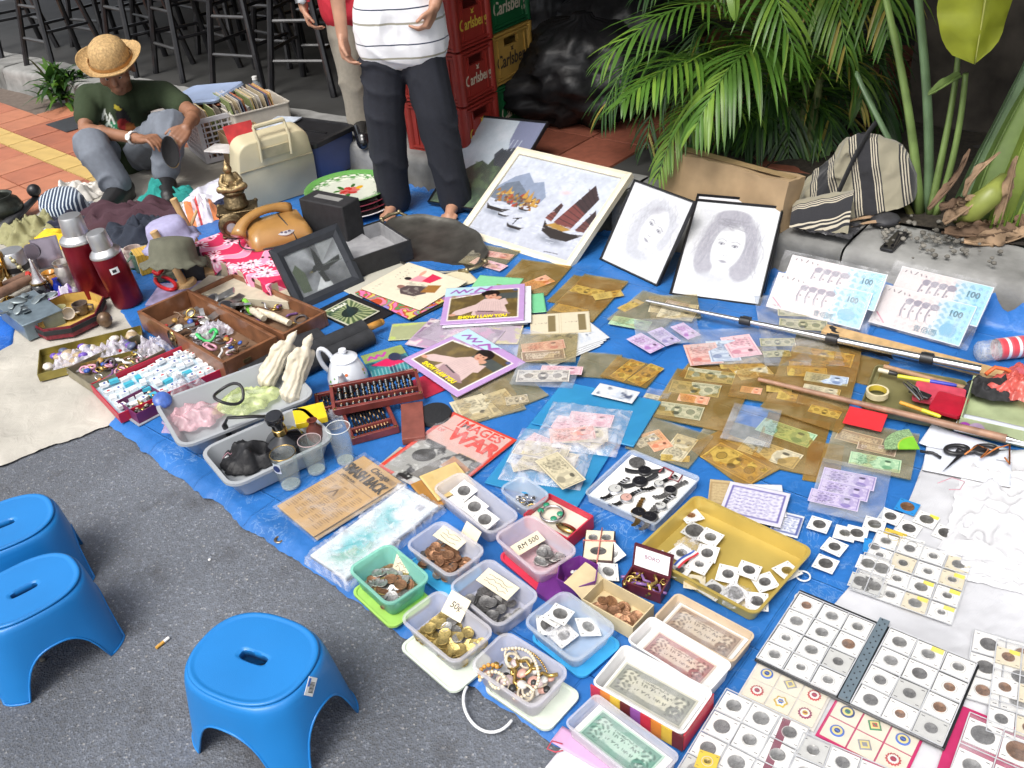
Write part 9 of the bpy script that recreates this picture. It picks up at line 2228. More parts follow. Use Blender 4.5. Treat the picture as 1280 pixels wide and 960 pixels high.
for i,(px,an,mm,fm,lk,s_,lb_)in enumerate((((769,611),-.65,STEEL,SWF,True,1.1,"steel watch lying flat at the near end of the watch box"),((783,622),-.9,STEEL,PKF,True,1.0,"steel watch with a rosy dial beside the flat steel one"),((800,601),1.9,BLACK,DKF,False,1.2,"black strapped watch in the middle of the watch box"),((806,588),1.4,BLACK,DKF,False,1.1,"black diver watch just above the black strapped one"),((824,604),-1.0,STEEL,SWF,True,.8,"small steel watch between the black ones"),((838,612),-.9,COIN_M[3],DKF,True,1.0,"dark linked watch along the far edge of the watch box"),((798,640),-.2,mat("bronze_case",(.25,.16,.06),.3,.8),DKF,True,1.15,"bronze watch at the corner of the watch box"),((812,646),-.4,COIN_M[3],DKF,True,1.3,"large dark watch at the near corner of the watch box"),((826,632),-.7,STEEL,SWF,True,.9,"steel watch with a white face beside the large dark watch"))):wristwatch(lb_,px,an,mm,fm,lk,s_)
p=P(796,578,ZB+.03);b=MB();b.lathe([(.001,0),(.022,0),(.022,.002),(.001,.003)],22);b.build("dark_medal",COIN_M[3],None,tuple(p),Lb="flat dark round medal at the far corner of the watch box",cat="medal")
b=MB();b.tube([P(x,y,ZB+.032)-p for x,y in((824,590),(830,584),(842,590),(836,598),(848,602),(853,594))],.0026,6);b.build("beaded_bracelet",mat("dark_red_bead",(.25,.04,.05),.4),None,tuple(p),Sm=9,Lb="dark red thin bracelet in the watch box",cat="bracelet")
# certificates behind the gold tray
def cert(ik,bg):
 def f(w,h,p):
  cv=Cv(w,h,p,bg);cv.rim(w*.06,h*.1,w*.94,h*.9,.55,ik,.85);cv.guil(w*.06,h*.1,w*.94,h*.9,ik,.8,.25)
  for k in range(6):cv.script(w*.16,h*(.74-.1*k),w*(.84-.1*(k%2)),.45,ik,k,wd=.12)
  return cv
 return f
Fl_("certificate","purple bordered certificate behind the gold tray","certificate",((898,642),(976,660),(913,601)),ZB+.018,.0008,cert((.36,.33,.58),(.80,.79,.84)),PRN,size=None)
Fl_("engraving","dark blue plant engraving with a white border, partly under the certificate","print",((930,640),(990,650),(914,601)),ZB+.012,.0008,lambda w,h,p:engr(w,h,p,(.14,.20,.30),(.82,.82,.84)),PRN)
Fl_("engraving","blue framed print corner showing beneath the purple certificate","print",((960,664),(996,672),(972,638)),ZB+.006,.0008,cert((.25,.30,.55),(.84,.85,.87)),PRN)
Fl_("certificate","tan note print tucked under the gold tray's far edge","print",((886,632),(914,636),(886,598)),ZB+.008,.0008,cert((.6,.5,.35),(.74,.66,.50)),PRN)
# banknote boxes
def nbox(Lb,c3,h,kind,m,extra=None,z=ZB,nk=None,tilt=0):
 c,a,w,d=Fr_(*c3,z+h);t=T_("note_box",Lb,"box",(c.x,c.y,z),a)
 b=MB();rtub(b,w-.006,d-.006,h,.012,.0022,.93,.0025);b.build("box_wall",m,t,Sm=.9)
 b=MB();b.box((0,0,h*.30),(w*.86,d*.84,h*.5));b.build("note_bundle",CARD_W,t)
 sc_=min(w*.80/.155,d*.70/.068);asp=1.05
 put("banknote",note_mesh(kind),t,(0,0,h*.56+.001),tilt,sc=(sc_,sc_*asp,1))
 b=MB();b.grid(lambda u,v:((u-.5)*w*.9,(v-.5)*d*.88,h*.56+.003+.002*fbm(u*4,v*3,len(Lb))),10,6);b.build("clear_sleeve",CLEAR,t,Sm=9)
 return t,c,a,w,d
WB=mat("white_box_card",(.72,.71,.70),.45,var=.04);TB_=mat("tan_box_card",(.55,.43,.3),.55,var=.08)
nbox("box with tan edges holding brown old banknotes, farthest of the four",((814,773),(916,829),(846,740)),.045,'brown',TB_)
nbox("white box holding a reddish old banknote, second of the four",((782,800),(886,866),(814,768)),.05,'maroon',WB)
t,c,a,w,d=nbox("white lined box with colourful flame print sides, third of the four",((740,853),(854,922),(780,802)),.055,'slate',WB)
b=MB();
for k in range(9):b.box((-w/2+w*(k+.5)/9,-d/2+.0005,.028),(w/9.2,.003,.045),mi=k%5)
b.build("printed_side",[mat("side_red",(.5,.03,.05),.4),mat("side_orange",(.6,.2,.03),.4),mat("side_yellow",(.62,.42,.05),.4),mat("side_dark",(.12,.02,.02),.4),mat("side_violet",(.25,.08,.3),.4)],t)
b=MB();b.box((w/2-.001,0,.028),(.003,d*.94,.045));b.build("red_side",MATS['side_red'],t)
nbox("nearest clear packet box holding a large green banknote",((700,905),(812,985),(744,868)),.045,'teal',FROST)
Fl_("paper_sheet","white paper and mauve card under the green banknote packet","paper",((680,960),(760,1010),(716,918)),ZB+.002,.001,lambda w,h,p:Cv(w,h,1.5,(.86,.85,.88)))
Fl_("paper_sheet","mauve edged card beside the green banknote packet","paper",((690,925),(790,990),(704,905)),ZB+.006,.001,lambda w,h,p:Cv(w,h,1.5,(.78,.62,.76)))
b=MB();p=P(690,935,ZB);b.tube([P(x,y,ZB+.01)-p for x,y in((703,930),(690,926),(684,936),(694,940),(704,938))],.0014,5);b.build("red_string",mat("red_string",(.5,.05,.08),.7),None,tuple(p),Sm=9,Lb="loop of thin red string beside the mauve edged card",cat="string")
# ---- albums
PVC=film("album_page_film",(.97,.97,.97),(.82,.83,.85),.05,.06,.12,8)
def page(t,name,c3,z,nx,ny,kinds,coins,sd_,s=None,stickers=(),rot0=0,skip=(),cs=(.75,1.15),basem=None,under=True):
 """one page of pockets: flips in a grid, each with its coin, seams and film"""
 c,a,w,d=Fr_(*c3,z);inv=t.matrix_basis.inverted();lc=inv@c;la=a-t.rotation_euler.z
 r=RR_(sd_);pw,ph=w/nx,d/ny;s=s or min(pw,ph)/.0535
 if under:b=MB();b.box((0,0,-.0015),(w,d,.001));b.build("page_sheet",basem or PVC,t,tuple(lc),la)
 for j in range(ny):
  for i in range(nx):
   if(i,j)in skip:continue
   x,y=(i+.5)*pw-w/2+r.uniform(-.001,.001),(j+.5)*ph-d/2+r.uniform(-.001,.001)
   q=Ve((x*cos(la)-y*sin(la),x*sin(la)+y*cos(la),0))+lc
   Fp_(t,tuple(q),la+r.uniform(-.03,.03)+rot0,r.choice(kinds),r.choice(coins),s,r.uniform(*cs),sticker=(i,j)in stickers)
 b=MB()
 for i in range(nx+1):b.box((-w/2+i*pw,0,.0042),(.0022,d,.0006))
 for j in range(ny+1):b.box((0,-d/2+j*ph,.0046),(w,.0022,.0006))
 b.build("pocket_seam",mat("pvc_seam",(.5,.51,.53),.35),t,tuple(lc),la)
 b=MB();b.grid(lambda u,v:((u-.5)*w,(v-.5)*d,.0052+.0012*fbm(u*5+sd_,v*5)),10,10);b.build("page_film",PVC,t,tuple(lc),la,Sm=9)
 return c,a,w,d
WK=['white']*8+['grey']
c,a,w,d=Fr_((948,825),(1178,936),(1001,740),ZB+.018)
t=T_("coin_album","open black coin album with twenty-four pockets over two pages","coin album",(c.x,c.y,ZB),a)
b=MB();b.box((0,0,.019),(w*1.03,d*1.05,.006));b.build("cover",mat("black_album_cover",(.015,.016,.018),.4,var=.2),t,Bv=.003)
page(t,"left",((947,823),(1046,872),(998,740)),ZB+.026,3,4,WK,[0,3,3,0,1],1)
page(t,"right",((1064,880),(1178,936),(1112,784)),ZB+.026,3,4,WK,[0,3,3,0,1],2,stickers=((1,3),))
p=(P(1055,874,ZB+.024)+P(1105,778,ZB+.024))/2;dd=P(1105,778,0)-P(1055,874,0)
b=MB();L_=dd.length;b.box((0,0,.004),(.022,L_,.006))
for k in range(26):b.box((-.004 if k%2 else .004,-L_/2+L_*(k+.5)/26,.0072),(.003,.003,.001),mi=1)
sp=b.build("spine",[mat("grey_blue_spine",(.13,.17,.2),.35),BLACK],t);sp.location=t.matrix_basis.inverted()@p;sp.rotation_euler=(0,0,atan2(dd.y,dd.x)-PI/2-a)
# badge album below it
BD=[("navy",(.02,.05,.2)),("red",(.5,.05,.05)),("green",(.04,.24,.1)),("gold",(.6,.42,.06)),("blue",(.05,.15,.55)),("maroon",(.3,.03,.1)),("grey",(.3,.3,.32))]
def badge_mesh(i,shape):
 b=MB();c1,c2=BD[i][1],BD[(i*3+2)%7][1];n=20
 rf={0:lambda a_:1,1:lambda a_:1+.1*cos(14*a_),2:lambda a_:1/max(abs(cos(a_))**1.0+abs(sin(a_)),.1)*1.15,3:lambda a_:1+.12*cos(6*a_)}[shape]
 N=40;ring=lambda k,z_:[(.0135*k*rf(2*PI*q/N)*cos(2*PI*q/N),.0135*k*rf(2*PI*q/N)*sin(2*PI*q/N),z_)for q in range(N)]
 b.loft([ring(1,.002),ring(1,.0034),ring(.86,.0038)],0);b.loft([ring(.74,.0037),ring(.74,.0042)],1);b.loft([ring(.42,.0041),ring(.42,.0046)],2);b.box((0,0,.0048),(.008,.0026,.0006),mi=0)
 return b.mesh("badge",[mat("badge_"+BD[i][0],c1,.3,.2),mat("badge_ground_"+("w" if i%2 else "y"),(.7,.68,.62)if i%2 else(.66,.55,.2),.3),mat("badge_"+BD[(i*3+2)%7][0],c2,.3,.2)],.6)
BM=[badge_mesh(i,i%4)for i in range(7)]
BC=MB().box((0,0,.0008),(.05,.05,.0016)).mesh("badge_card",mat("badge_card_cream",(.66,.6,.48),.5,var=.06),0)
def badge_page(t,c3,z,nx,ny,sd_,m):
 c,a,w,d=Fr_(*c3,z);inv=t.matrix_basis.inverted();lc=inv@c;la=a-t.rotation_euler.z;r=RR_(sd_)
 b=MB();b.box((0,0,-.0015),(w+.008,d+.008,.002));b.build("page_sheet",m,t,tuple(lc),la)
 for j in range(ny):
  for i in range(nx):
   x,y=(i+.5)*w/nx-w/2,(j+.5)*d/ny-d/2
   q=Ve((x*cos(la)-y*sin(la),x*sin(la)+y*cos(la),0))+lc
   o=put("badge_holder",BC,t,tuple(q),la,sc=(w/nx/.0535,d/ny/.0535,1));put("badge",BM[(i*2+j*3+sd_)%7],o,(0,0,0),r.uniform(-.3,.3))
 b=MB();b.grid(lambda u,v:((u-.5)*w,(v-.5)*d,.006),4,4);b.build("page_film",PVC,t,tuple(lc),la)
PINKC=mat("crimson_album_edge",(.45,.03,.12),.4,var=.1)
p=P(1030,890,ZB);t=T_("badge_album","crimson edged album of enamel badges under the black album","badge album",(p.x,p.y,ZB),a)
badge_page(t,((926,868),(1016,912),(962,806)),ZB+.010,3,3,1,mat("badge_page_grey",(.55,.52,.48),.4))
badge_page(t,((1022,918),(1128,972),(1062,850)),ZB+.010,3,3,4,PINKC)
p=P(960,940,ZB);t=T_("coin_album","coin album with a maroon spine at the near edge of the stall","coin album",(p.x,p.y,ZB),a)
page(t,"l",((842,970),(952,1030),(908,862)),ZB+.014,3,4,WK,[0,3,3,0],5,cs=(.9,1.3))
page(t,"r",((962,1034),(1080,1100),(1000,912)),ZB+.014,3,4,WK,[0,3,3,0],6,cs=(.9,1.3))
p0_,p1_=P(982,905,ZB+.01),P(950,985,ZB+.01);dd=p0_-p1_;b=MB();b.box((0,0,0),(.016,dd.length*1.1,.012));o=b.build("spine",mat("maroon_spine",(.2,.05,.08),.35),t);o.location=t.matrix_basis.inverted()@((p0_+p1_)/2);o.rotation_euler=(0,0,atan2(dd.y,dd.x)-PI/2-a)
Fp_(None,tuple(P(884,952,ZB+.026)),a+.2,'yellow',2,.8,.7,Lb="small tan coin card lying on the near coin album")
p=P(1240,930,ZB);t=T_("coin_album","crimson edged coin album at the near corner of the white sheet","coin album",(p.x,p.y,ZB),a)
b=MB();q0,q1,q3=(1180,972),(1330,1040),(1206,890);cc_,aa_,ww_,hh_=Fr_(q0,q1,q3,ZB+.008);b.box((0,0,0),(ww_+.03,hh_+.02,.008));o=b.build("cover",PINKC,t);o.location=t.matrix_basis.inverted()@cc_;o.rotation_euler=(0,0,aa_-a)
page(t,"m",((1185,970),(1330,1036),(1212,892)),ZB+.016,3,2,WK,[0,3,1],8,cs=(1.1,1.7))
# sheets of coin cards on the white cloth
ZS=.036
def sheet(Lb,c3,nx,ny,sd_,z=ZS,**k):
 p=P(*c3[0],z);t=T_("coin_sheet",Lb,"coin sheet",(p.x,p.y,z),a);page(t,"p",c3,z+.002,nx,ny,k.pop('kinds',WK),k.pop('coins',[0,3,0]),sd_,under=False,**k);return t
sheet("clear sheet of sixteen cream coin cards with yellow stickers",((1062,738),(1188,782),(1098,664)),4,4,11,kinds=['cream','white','white','white'],stickers=((2,0),(2,1),(3,0),(3,1),(3,2)),cs=(.7,1.2))
sheet("small clear sheet of four big coins at the edge of the tarpaulin",((1066,736),(1100,750),(1078,690)),2,2,12,z=ZS+.006,kinds=['grey','white'],cs=(1.4,1.9),s=.95)
sheet("coin sheet farthest along the white cloth by its edge",((1210,872),(1300,905),(1212,784)),2,3,13,coins=[0,3,1],cs=(.9,1.3))
sheet("coin sheet overlapping the one by the white cloth's edge",((1232,915),(1340,950),(1246,800)),3,3,14,z=ZS+.007,kinds=['white','cream'],coins=[1,3,1],stickers=((0,2),),cs=(.9,1.2))
r=RR_(12)
strip=[(1024,656,'white',3),(1056,667,'white',0),(1043,684,'white',3),(1032,705,'white',3),(1071,667,'white',3),(1093,656,'white',0),(1113,646,'white',3),(1134,634,'blue',1),(1158,650,'white',0),(1136,661,'white',3),(1117,672,'yellow',2),(1093,684,'blue',3),(1182,667,'white',3),(1140,682,'white',0)]
wl=["at the start of the row by the certificate","half under its neighbour by the certificate","second from the gold tray","next to the gold tray's corner","first of the diagonal row","second of the diagonal row","third of the diagonal row","blue, at the far end of the diagonal row","with a yellow sticker past the blue one","with a large coin below the sticker one","yellow, in the middle of the diagonal","blue, beside the yellow one","tilted, nearest the crumpled white cloth","just above the sheet of sixteen"]
for i,(x,y,k,ci)in enumerate(strip):Fp_(None,tuple(P(x,y,ZS+.001*(i%3))),Fr_((1062,738),(1188,782),(1098,664),ZS)[1]+r.uniform(-.15,.25),k,ci,1.0,r.uniform(1.0,1.5),Lb="coin card "+wl[i],sticker=(i==8))
for i,(x,y)in enumerate(((1004,720),(1003,748))):
 p=P(x,y,ZB+.006);b=MB();b.tube([(.016*cos(k*PI/10),.016*sin(k*PI/10),0)for k in range(20)],.0022,6,closed=True);b.build("binder_ring",WHITE,None,tuple(p),Sm=9,Lb=("white plastic ring by the gold tray, the farther one","white plastic ring by the gold tray, the nearer one")[i],cat="ring")
# ================================================================== STOOLS AND LITTER ON THE ASPHALT
STB=mat("sky_blue_plastic",(.01,.185,.52),.42,var=.06,scale=6,bump=.12,bscale=500,coat=.1)
def stool(Lb,px_c,rz,s=1.0,zt=.205):
 c=P(*px_c,zt);t=T_("plastic_stool",Lb,"stool",(c.x,c.y,0),rz,"blue plastic stools on the asphalt")
 b=MB();N=96;A_,B_=.138*s,.112*s;H=zt
 def ring(k,z_,sq=2.5,amp=0,drop=0):
  out=[]
  for i in range(N):
   a_=2*PI*i/N;ca,sa=cos(a_),sin(a_)
   r_=1/(abs(ca)**sq+abs(sa)**sq)**(1/sq)
   leg=max(0,cos(4*(a_-PI/4)))
   kk=k+amp*leg
   gx_=z_
   out.append((A_*kk*r_*ca,B_*kk*r_*sa,gx_))
  return out
# top with an oblong hand hole
 hole=lambda sc,z_:[(x,y,z_)for x,y,_ in[(.036*s*sc*math.copysign(abs(cos(2*PI*i/N))**.6,cos(2*PI*i/N))*1.0,.0155*s*sc*math.copysign(abs(sin(2*PI*i/N))**.6,sin(2*PI*i/N)),0)for i in range(N)]]
 prof=[(.96,H),(1.0,H-.003),(1.035,H-.012),(1.06,H-.03),(1.085,H-.06),(1.115,H-.1),(1.145,H-.14),(1.17,H-.175),(1.2,0.0)]
 b.loft([hole(1,H-.02),hole(1,H-.002),hole(1.12,H),hole(1.2,H),ring(.84,H),ring(.89,H),ring(.915,H+.002),ring(.94,H+.002),ring(.96,H)],cap0=False,cap1=False)
 rows=[ring(.96,H)]+[ring(k,z_,2.5+.5*(1-z_/H),.05*(1-z_/H))for k,z_ in prof[1:]]
# skirt: arches cut between the legs
 def arch(i):
  a_=2*PI*i/N;best=9
  for c_ in(0,PI/2,PI,3*PI/2):
   d_=abs(atan2(sin(a_-c_),cos(a_-c_)));best=min(best,d_)
  w_=.56
  return .125*s*sqrt(max(0,1-(best/w_)**2.6))if best<w_ else 0.0
 vs,fs=[],[];R_=26
 zs=[(k,z_)for k,z_ in prof]
 def at(i,z_):
  kk=np.interp(H-z_,[H-q[1]for q in zs],[q[0]for q in zs]);sq=2.5+.5*(1-z_/H);a_=2*PI*i/N;ca,sa=cos(a_),sin(a_)
  r_=1/(abs(ca)**sq+abs(sa)**sq)**(1/sq);leg=max(0,cos(4*(a_-PI/4)));kk+=.05*(1-z_/H)*leg
  groove=-.018*(1-z_/H)*max(0,1-abs(atan2(sin(4*(a_-PI/4)),cos(4*(a_-PI/4))))/.9)*(z_<H*.8)
  kk+=groove
  return(A_*kk*r_*ca,B_*kk*r_*sa,z_)
 for j in range(R_+1):
  for i in range(N):
   zb=arch(i);z_=H*(1-j/R_)+zb*(j/R_);vs.append(at(i,z_)if j else ring(.96,H)[i])
 for j in range(R_):
  for i in range(N):k=(i+1)%N;fs.append((j*N+i,(j+1)*N+i,(j+1)*N+k,j*N+k))
 b.add(vs,fs)
 o=b.build("stool_body",STB,t,Sm=.75);md=o.modifiers.new("thick",'SOLIDIFY');md.thickness=.0035;md.offset=-1
 rim=MB();pts=[Ve(at(i,arch(i)+.0015))for i in range(N)];rim.tube(pts,.0028,6,closed=True);rim.build("edge_rim",STB,t,Sm=9)
 return t
s1=stool("bright blue plastic stool standing alone, with a barcode sticker on its side",(317,822),rad(-28),1.0)
stool("bright blue plastic stool in the middle, overlapping the one at the edge",(30,738),rad(38),.9)
stool("bright blue plastic stool farthest back, half cut by the picture edge",(2,657),rad(30),.92)
dg=bpy.context.evaluated_depsgraph_get();dg.update()
ok,loc,nrm=scene.ray_cast(dg,EYE,ray(388,858).normalized())[:3]
iv=s1.matrix_basis.inverted();loc=iv@loc;nrm=(iv.to_3x3()@nrm).normalized()
M=MT_(loc+nrm*.001)@nrm.to_track_quat('Z','Y').to_matrix().to_4x4()@MR_(rad(35),4,'Z')
b=MB();b.box((0,0,0),(.036,.026,.0008),M=M)
sk=b.build("sticker",WHITE,s1);b=MB()
for k in range(9):b.box((-.011+k*.0024,-.003,.0006),(.0012 if k%3 else .0018,.014,.0003),M=M)
b.build("barcode",INK,sk)
b=MB();b.box((.007,.008,.0006),(.016,.006,.0003),M=M);b.build("blue_mark",mat("sticker_blue",(.05,.15,.5),.5),sk)
p,q=P(195,810,.005),P(211,797,.005);b=MB();d_=q-p;b.tube([Ve((0,0,0)),d_*.6],.004,10);b.tube([d_*.6,d_],.004,10,mi=1)
b.build("cigarette_end",[mat("tan_filter",(.62,.33,.06),.7,var=.2,scale=200),CARD_W],None,tuple(p),Sm=.8,Lb="cigarette end with a tan filter lying on the asphalt",cat="cigarette end")
for i,(x,y,s_,lb_)in enumerate(((54,825,.008,"tiny brown pebble between the two overlapping stools"),(262,700,.004,"pale speck of litter in the middle of the asphalt"))):
 b=MB();b.ball((0,0,s_*.4),s_,6,sz=.6);b.build("pebble" if i==0 else "litter_scrap",(GRAV,CARD_W)[i],None,tuple(P(x,y,0)),Sm=9,Lb=lb_,cat="litter")
# ================================================================== RIGHT EDGE: pole, sticks, stationery, scissors, cloth
def rodthing(name,Lb,cat,a_,b_,z0,z1,r0,r1,m,n=14):
 p,q=P(*a_,z0),P(*b_,z1);t=T_(name,Lb,cat,tuple(p));b=MB();d_=q-p;b.tube([Ve((0,0,0)),d_*.5,d_],[r0,(r0+r1)/2,r1],n);b.build("shaft",m,t,Sm=.8);return t,d_
t,d_=rodthing("metal_pole","long silver telescopic pole lying across the banknotes","pole",(808,376),(1226,462),ZB+.03,ZB+.05,.006,.0135,mat("brushed_silver_pole",(.62,.63,.66),.22,.95,var=.06))
for f_ in(.335,.60,.862):
 dn=d_.normalized();M=MT_(d_*f_)@dn.to_track_quat('Z','Y').to_matrix().to_4x4();rr_=.006+.0075*f_
 b=MB();b.lathe([(rr_+.001,-.02),(rr_+.006,-.018),(rr_+.006,.018),(rr_+.001,.02)],14,M=M,cap0=False,cap1=False);b.box((rr_+.008,0,0),(.012,.014,.03),M=M);b.build("clamp",BLACK,t)
b=MB();b.box((0,0,0),(1,.05,.018));p,q=P(1030,412,ZB+.02),P(1300,482,ZB+.02);c=(p+q)/2
o=b.build("wooden_plank",PALEWOOD,None,tuple(c),atan2((q-p).y,(q-p).x),Bv=.002,Lb="narrow pale wooden plank lying behind the silver pole",cat="plank");o.scale=((q-p).length,1,1)
for i,(a_,b_,lb_)in enumerate((((1105,458),(1225,490),"thin brown stick beside the silver pole"),)):rodthing("wooden_stick",lb_,"stick",a_,b_,ZB+.02,ZB+.02,.008,.008,mat("brown_stick",(.34,.2,.11),.6,var=.25,scale=40),8)
t,d_=rodthing("walking_stick","long slim brown wooden stick with a metal tip across the brown sleeves","stick",(948,474),(1258,548),ZB+.035,ZB+.05,.006,.011,mat("worn_brown_stick",(.3,.17,.11),.5,var=.3,scale=30))
b=MB();dn=d_.normalized();b.tube([d_*.995,d_+dn*.02,d_+dn*.045],[.008,.005,.002],10);b.build("metal_tip",STEEL,t)
b=MB();b.grid(lambda u,v:tuple((P(1036,408,ZB+.03)*(1-u)+P(1090,424,ZB+.02)*u)*(1-v)+(P(1046,430,ZB+.02)*(1-u)+P(1120,450,ZB+.015)*u)*v+Ve((0,0,.01*fbm(u*4,v*4)))),14,10);b.build("black_cloth_scrap",BLACKM,None,Sm=9,Lb="crumpled black cloth scrap under the silver pole",cat="cloth")
# tray of stationery
c,a,w,d=Fr_((1068,512),(1190,530),(1100,460),ZB+.02)
t=T_("tin_tray","olive tin tray of pens, tape and red pouches","tray",(c.x,c.y,ZB),a);OLT=mat("olive_tin_tray",(.24,.22,.1),.4,.4,var=.2,scale=10);b=MB();rtub(b,w,d,.022,.02,.002,.97,.002);b.build("tray_body",OLT,t,Sm=.9)
def penny(Lb,a_,b_,cols,r_=.006,name="marker_pen"):
 p,q=P(*a_,ZB+.03),P(*b_,ZB+.03);d_=q-p;t=T_(name,Lb,"pen",tuple(p))
 b=MB();b.tube([Ve((0,0,0)),d_*.55],r_,10);b.build("barrel",mat("pen_"+cols[0][0],cols[0][1],.35),t,Sm=.8);b=MB();b.tube([d_*.55,d_*.95,d_],[r_*1.1,r_,r_*.6],10);b.build("pen_cap",mat("pen_"+cols[1][0],cols[1][1],.35),t,Sm=.8)
penny("yellow marker pen with a blue end in the tin tray",(1122,470),(1196,482),(("yellow",(.62,.58,.04)),("blue",(.04,.05,.4))))
penny("yellow and orange pen near the front edge of the tin tray",(1125,503),(1176,521),(("orange",(.6,.3,.04)),("yellow",(.66,.55,.04))))
penny("black stub pen at the far end of the tin tray",(1098,462),(1122,468),(("cream",(.6,.55,.4)),("black",(.02,.02,.02))),.007)
p=P(1096,494,ZB+.016);b=MB();b.lathe([(.026,0),(.032,0),(.032,.018),(.026,.018)],28,cap0=False,cap1=False);b.lathe([(.026,.018),(.026,0)],28,mi=1,cap0=False,cap1=False);b.build("tape_roll",[mat("cream_tape",(.62,.54,.34),.5),mat("tape_core",(.55,.42,.05),.5)],None,tuple(p),Sm=.6,Lb="roll of cream tape with a yellow core in the tin tray",cat="tape")
for i,(c3,m,lb_)in enumerate((((((1136,498),(1200,504),(1150,478))),mat("pink_pouch",(.55,.06,.1),.5,var=.2),"pink-red printed pouch in the tin tray"),((((1156,512),(1196,520),(1176,492))),mat("crimson_wallet",(.4,.01,.03),.4),"crimson wallet folded in the tin tray"))):
 c,a,w,d=Fr_(*c3,ZB+.035);b=MB();b.loft([rrect(w,d,.01,4,0),rrect(w*1.02,d*1.02,.012,4,.006),rrect(w,d,.01,4,.012),rrect(w*.9,d*.9,.01,4,.013)]);b.build("pouch",m,None,(c.x,c.y,ZB+.02+.008*i),a,Sm=.9,Lb=lb_,cat="pouch")
b=MB();p,q=P(1132,478,ZB+.05),P(1152,500,ZB+.05);d_=q-p
for k in(-1,1):b.tube([Ve((k*.006,0,0)),d_*.5+Ve((k*.009,0,.006)),d_+Ve((k*.004,0,0))],[.004,.0055,.003],8)
b.build("nail_clipper",STEEL,None,tuple(p),Sm=.9,Lb="steel nail clipper on the pink-red pouch",cat="clipper");b=MB();b.box((0,0,0),(.06,.025,.008));b.build("stapler",BLACK,None,tuple(P(1150,492,ZB+.048)),-.9,Bv=.003,Lb="small black stapler between the pouches",cat="stapler")
# printed box at the edge
c,a,w,d=Fr_((1198,524),(1300,545),(1218,472),ZB+.05)
t=T_("printed_box","pale green printed box of odds and ends at the picture edge","box",(c.x,c.y,ZB),a)
tray4(t,w,d,.055,mat("pale_green_box",(.36,.42,.24),.5,var=.25,scale=12),.003,.96,"box_wall")
for k,(x,r_,cname,cc_)in enumerate(((-.42,.016,"violet",(.3,.04,.32)),(-.27,.021,"lilac",(.42,.3,.45)),(-.27,.01,"lilac_dark",(.28,.14,.32)))):
 b=MB();b.lathe([(.001,0),(r_,0),(.001,.0006+.0002*k)],20,M=MT_((x*w,-d/2*.995-.0006-.0002*k,.028))@MR_(PI/2,4,'X'));b.build("print_disc",mat("print_"+cname,cc_,.5),t)
Hp_("rag","black bundle of straps in the printed box","bundle",BLACKM,(1240,490),.14,.09,.05,a,61,2.4,ZB+.03)
Hp_("plastic_bag","red and white plastic bag lying over the printed box","bag",film("red_bag",(.95,.6,.55),(.65,.12,.1),.62,.25,.35,12),(1276,482),.2,.15,.06,.4,63,2.4,ZB+.04)
b=MB();p=P(1232,468,ZB+.06);b.tube([(0,0,0),(.03,.01,.015),(.06,0,.01),(.08,-.02,.0)],.006,8);b.build("orange_lead",mat("orange_cord",(.6,.12,.03),.5),None,tuple(p),Sm=9,Lb="orange cord loop in the printed box",cat="cord")
# plastic bottle
p,q=P(1222,440,ZB+.03),P(1300,430,ZB+.03);d_=q-p
t=T_("plastic_bottle","clear plastic drink bottle with a red label lying on its side","bottle",tuple(p));M=d_.normalized().to_track_quat('Z','Y').to_matrix().to_4x4();L_=d_.length
b=MB();b.lathe([(.001,0),(.026,0),(.033,.008),(.033,.03),(.03,.036),(.033,.042),(.033,L_*.85),(.02,L_)],20,M=M);b.build("bottle_body",film("pet_bottle_clear",(.93,.95,.96),(.8,.82,.84),.22,.25,.2,40),t,Sm=9)
b=MB();b.lathe([(.0336,L_*.3),(.034,L_*.32),(.034,L_*.72),(.0336,L_*.74)],20,M=M,cap0=False,cap1=False);b.build("label_wrap",St_("red_white_label",[(0,(.6,.05,.07)),(.5,(.7,.7,.72)),(.8,(.55,.1,.12))],30,'X',.4),t,Sm=9)
# red envelope, green fan, papers, scissors, crumpled cloth
Sb_("red_envelope","plain red paper envelope on the grey-olive sleeve","envelope",((1054,528),(1102,540),(1062,507)),ZB+.028,.0015,mat("red_paper",(.62,.03,.04),.5,var=.08),0)
p=P(1150,562,ZB+.03);e=P(1112,545,ZB+.03);t=T_("hand_fan","lime green plastic hand fan with a speckled edge","fan",tuple(p));dd=(e-p);an=atan2(dd.y,dd.x);R_=dd.length
fr_=lambda r0,r1,z_,a0=-.75,a1=.75:[[(rr*cos(an+a0+(a1-a0)*i/20),rr*sin(an+a0+(a1-a0)*i/20),z_)for i in range(21)]for rr in(r0,r1)]
def annulus(r0,r1,z_,m,nm):
 i_,o_=fr_(r0,r1,z_);b=MB();b.add(i_+o_+[(x,y,z_-.002)for x,y,_ in i_+o_],[(k,k+1,21+k+1,21+k)for k in range(20)]+[(42+k,63+k,63+k+1,42+k+1)for k in range(20)]+[(21+k,21+k+1,63+k+1,63+k)for k in range(20)]);return b.build(nm,m,t)
annulus(.0,R_*.62,.002,mat("lime_plastic",(.2,.5,.04),.4,var=.1),"inner_panel");annulus(R_*.62,R_*1.02,.002,mat("green_speckle",(.22,.34,.17),.5,var=.7,scale=300),"speckled_edge");annulus(R_*.6,R_*.64,.0026,mat("yellow_green_line",(.42,.5,.06),.4),"dividing_line")
for i,(c3,lb_)in enumerate(((((1145,556),(1250,585),(1165,535)),"white paper sheet under the long brown stick"),(((1150,590),(1260,606),(1160,562)),"white paper sheet beneath the scissors"),(((1190,540),(1280,556),(1200,520)),"white paper slip beside the printed box"))):Fl_("paper_sheet",lb_,"paper",c3,ZS+.001+.002*i,.0006,lambda w,h,p:Cv(w,h,1.5,(.82,.84,.88)),cu_=.004,sd_=i)
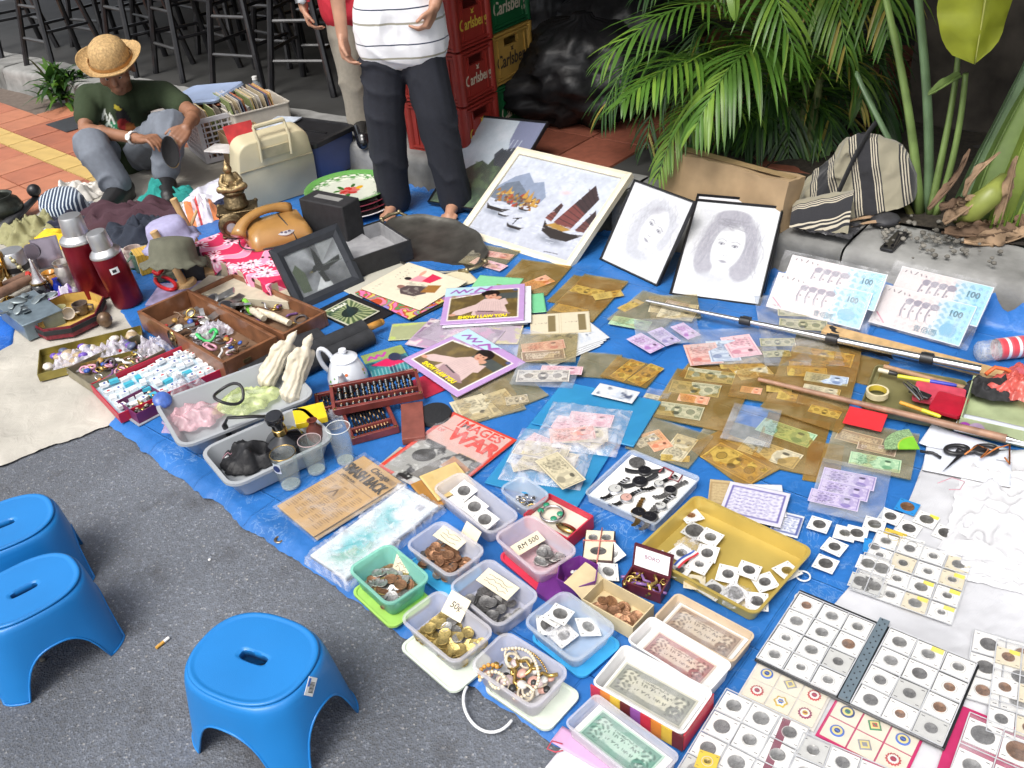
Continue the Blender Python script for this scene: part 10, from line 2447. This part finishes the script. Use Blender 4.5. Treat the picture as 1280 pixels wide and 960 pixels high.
t=T_("scissors","black handled scissors tied with orange string on the white paper","scissors",tuple(P(1205,563,ZS+.012)))
o0=t.location.copy();piv=P(1204,566,ZS+.014)-o0
for k,(tip,h1)in enumerate((((1178,590),(1212,552)),((1270,562),(1196,560)))):
 tp=P(*tip,ZS+.014)-o0;d_=(tp-piv);sd=d_.cross(Z3).normalized();b=MB();b.add([tuple(piv+sd*.006),tuple(piv-sd*.006),tuple(tp),tuple(piv+sd*.006+Z3*.002),tuple(piv-sd*.006+Z3*.002),tuple(tp+Z3*.0015)],[(0,1,2),(5,4,3),(0,3,4,1),(1,4,5,2),(2,5,3,0)]);b.build("blade",mat("dark_blade",(.03,.03,.035),.35,.5),t)
 hc_=P(*((1196,562),(1232,562))[k],ZS+.016)-o0;b=MB();b.tube([hc_+Ve((.03*cos(i*PI/9),.018*sin(i*PI/9),0))for i in range(18)],.006,8,closed=True);b.tube([piv,hc_],.007,8);b.build("handle",BLACK,t,Sm=9)
b=MB();b.tube([P(x,y,ZS+.022)-o0 for x,y in((1206,568),(1222,556),(1236,562),(1226,572),(1246,560),(1262,556),(1262,580),(1256,572))],.0024,6);b.build("orange_string",mat("orange_string",(.6,.2,.05),.6),t,Sm=9)
b=MB();b.tube([P(x,y,ZS+.014)-o0 for x,y in((1150,564),(1166,566),(1176,572),(1170,568))],.004,8);b.build("black_loop",BLACK,t,Sm=9)
CW_=mat("white_crumpled_cloth",(.63,.63,.65),.7,var=.05,bump=.3,scale=20)
def crumple(Lb,c3,z,amp,sd_):
 c,a,w,d=Fr_(*c3,z);b=MB()
 def fn(u,v):
  e=min(u,v,1-u,1-v);o_=1+.1*fbm(u*4+sd_,v*4)
  w1=fbm(u*2.2+sd_,v*2.2,sd_,3);rg=1-abs(sin(u*5+v*3+3.5*w1));rg2=1-abs(sin(v*6-u*4+4*fbm(u*2,v*2+sd_,2,2)))
  return((u-.5)*w*o_,(v-.5)*d*o_,(amp*(rg**1.6*.6+rg2**2*.4+.7*(w1+.3)))*min(1,e*9)+.001)
 b.grid(fn,90,80);return b.build("plastic_sheet",CW_,None,(c.x,c.y,z),a,Sm=9,Lb=Lb,cat="sheet")
crumple("crumpled white plastic sheet thrown over the goods by the scissors",((1172,690),(1310,730),(1210,572)),ZS,.014,3)
crumple("second fold of crumpled white plastic nearer the coin sheets",((1190,722),(1320,752),(1200,676)),ZS,.011,8)
b=MB();p=P(1196,606,ZS+.05);b.tube([P(x,y,ZS+.05)-p for x,y in((1172,604),(1190,597),(1206,602),(1200,612),(1186,612))],.0012,5);b.build("pink_thread",mat("pink_thread",(.5,.25,.3),.7),None,tuple(p),Sm=9,Lb="loose pink thread on the crumpled white sheet",cat="thread")
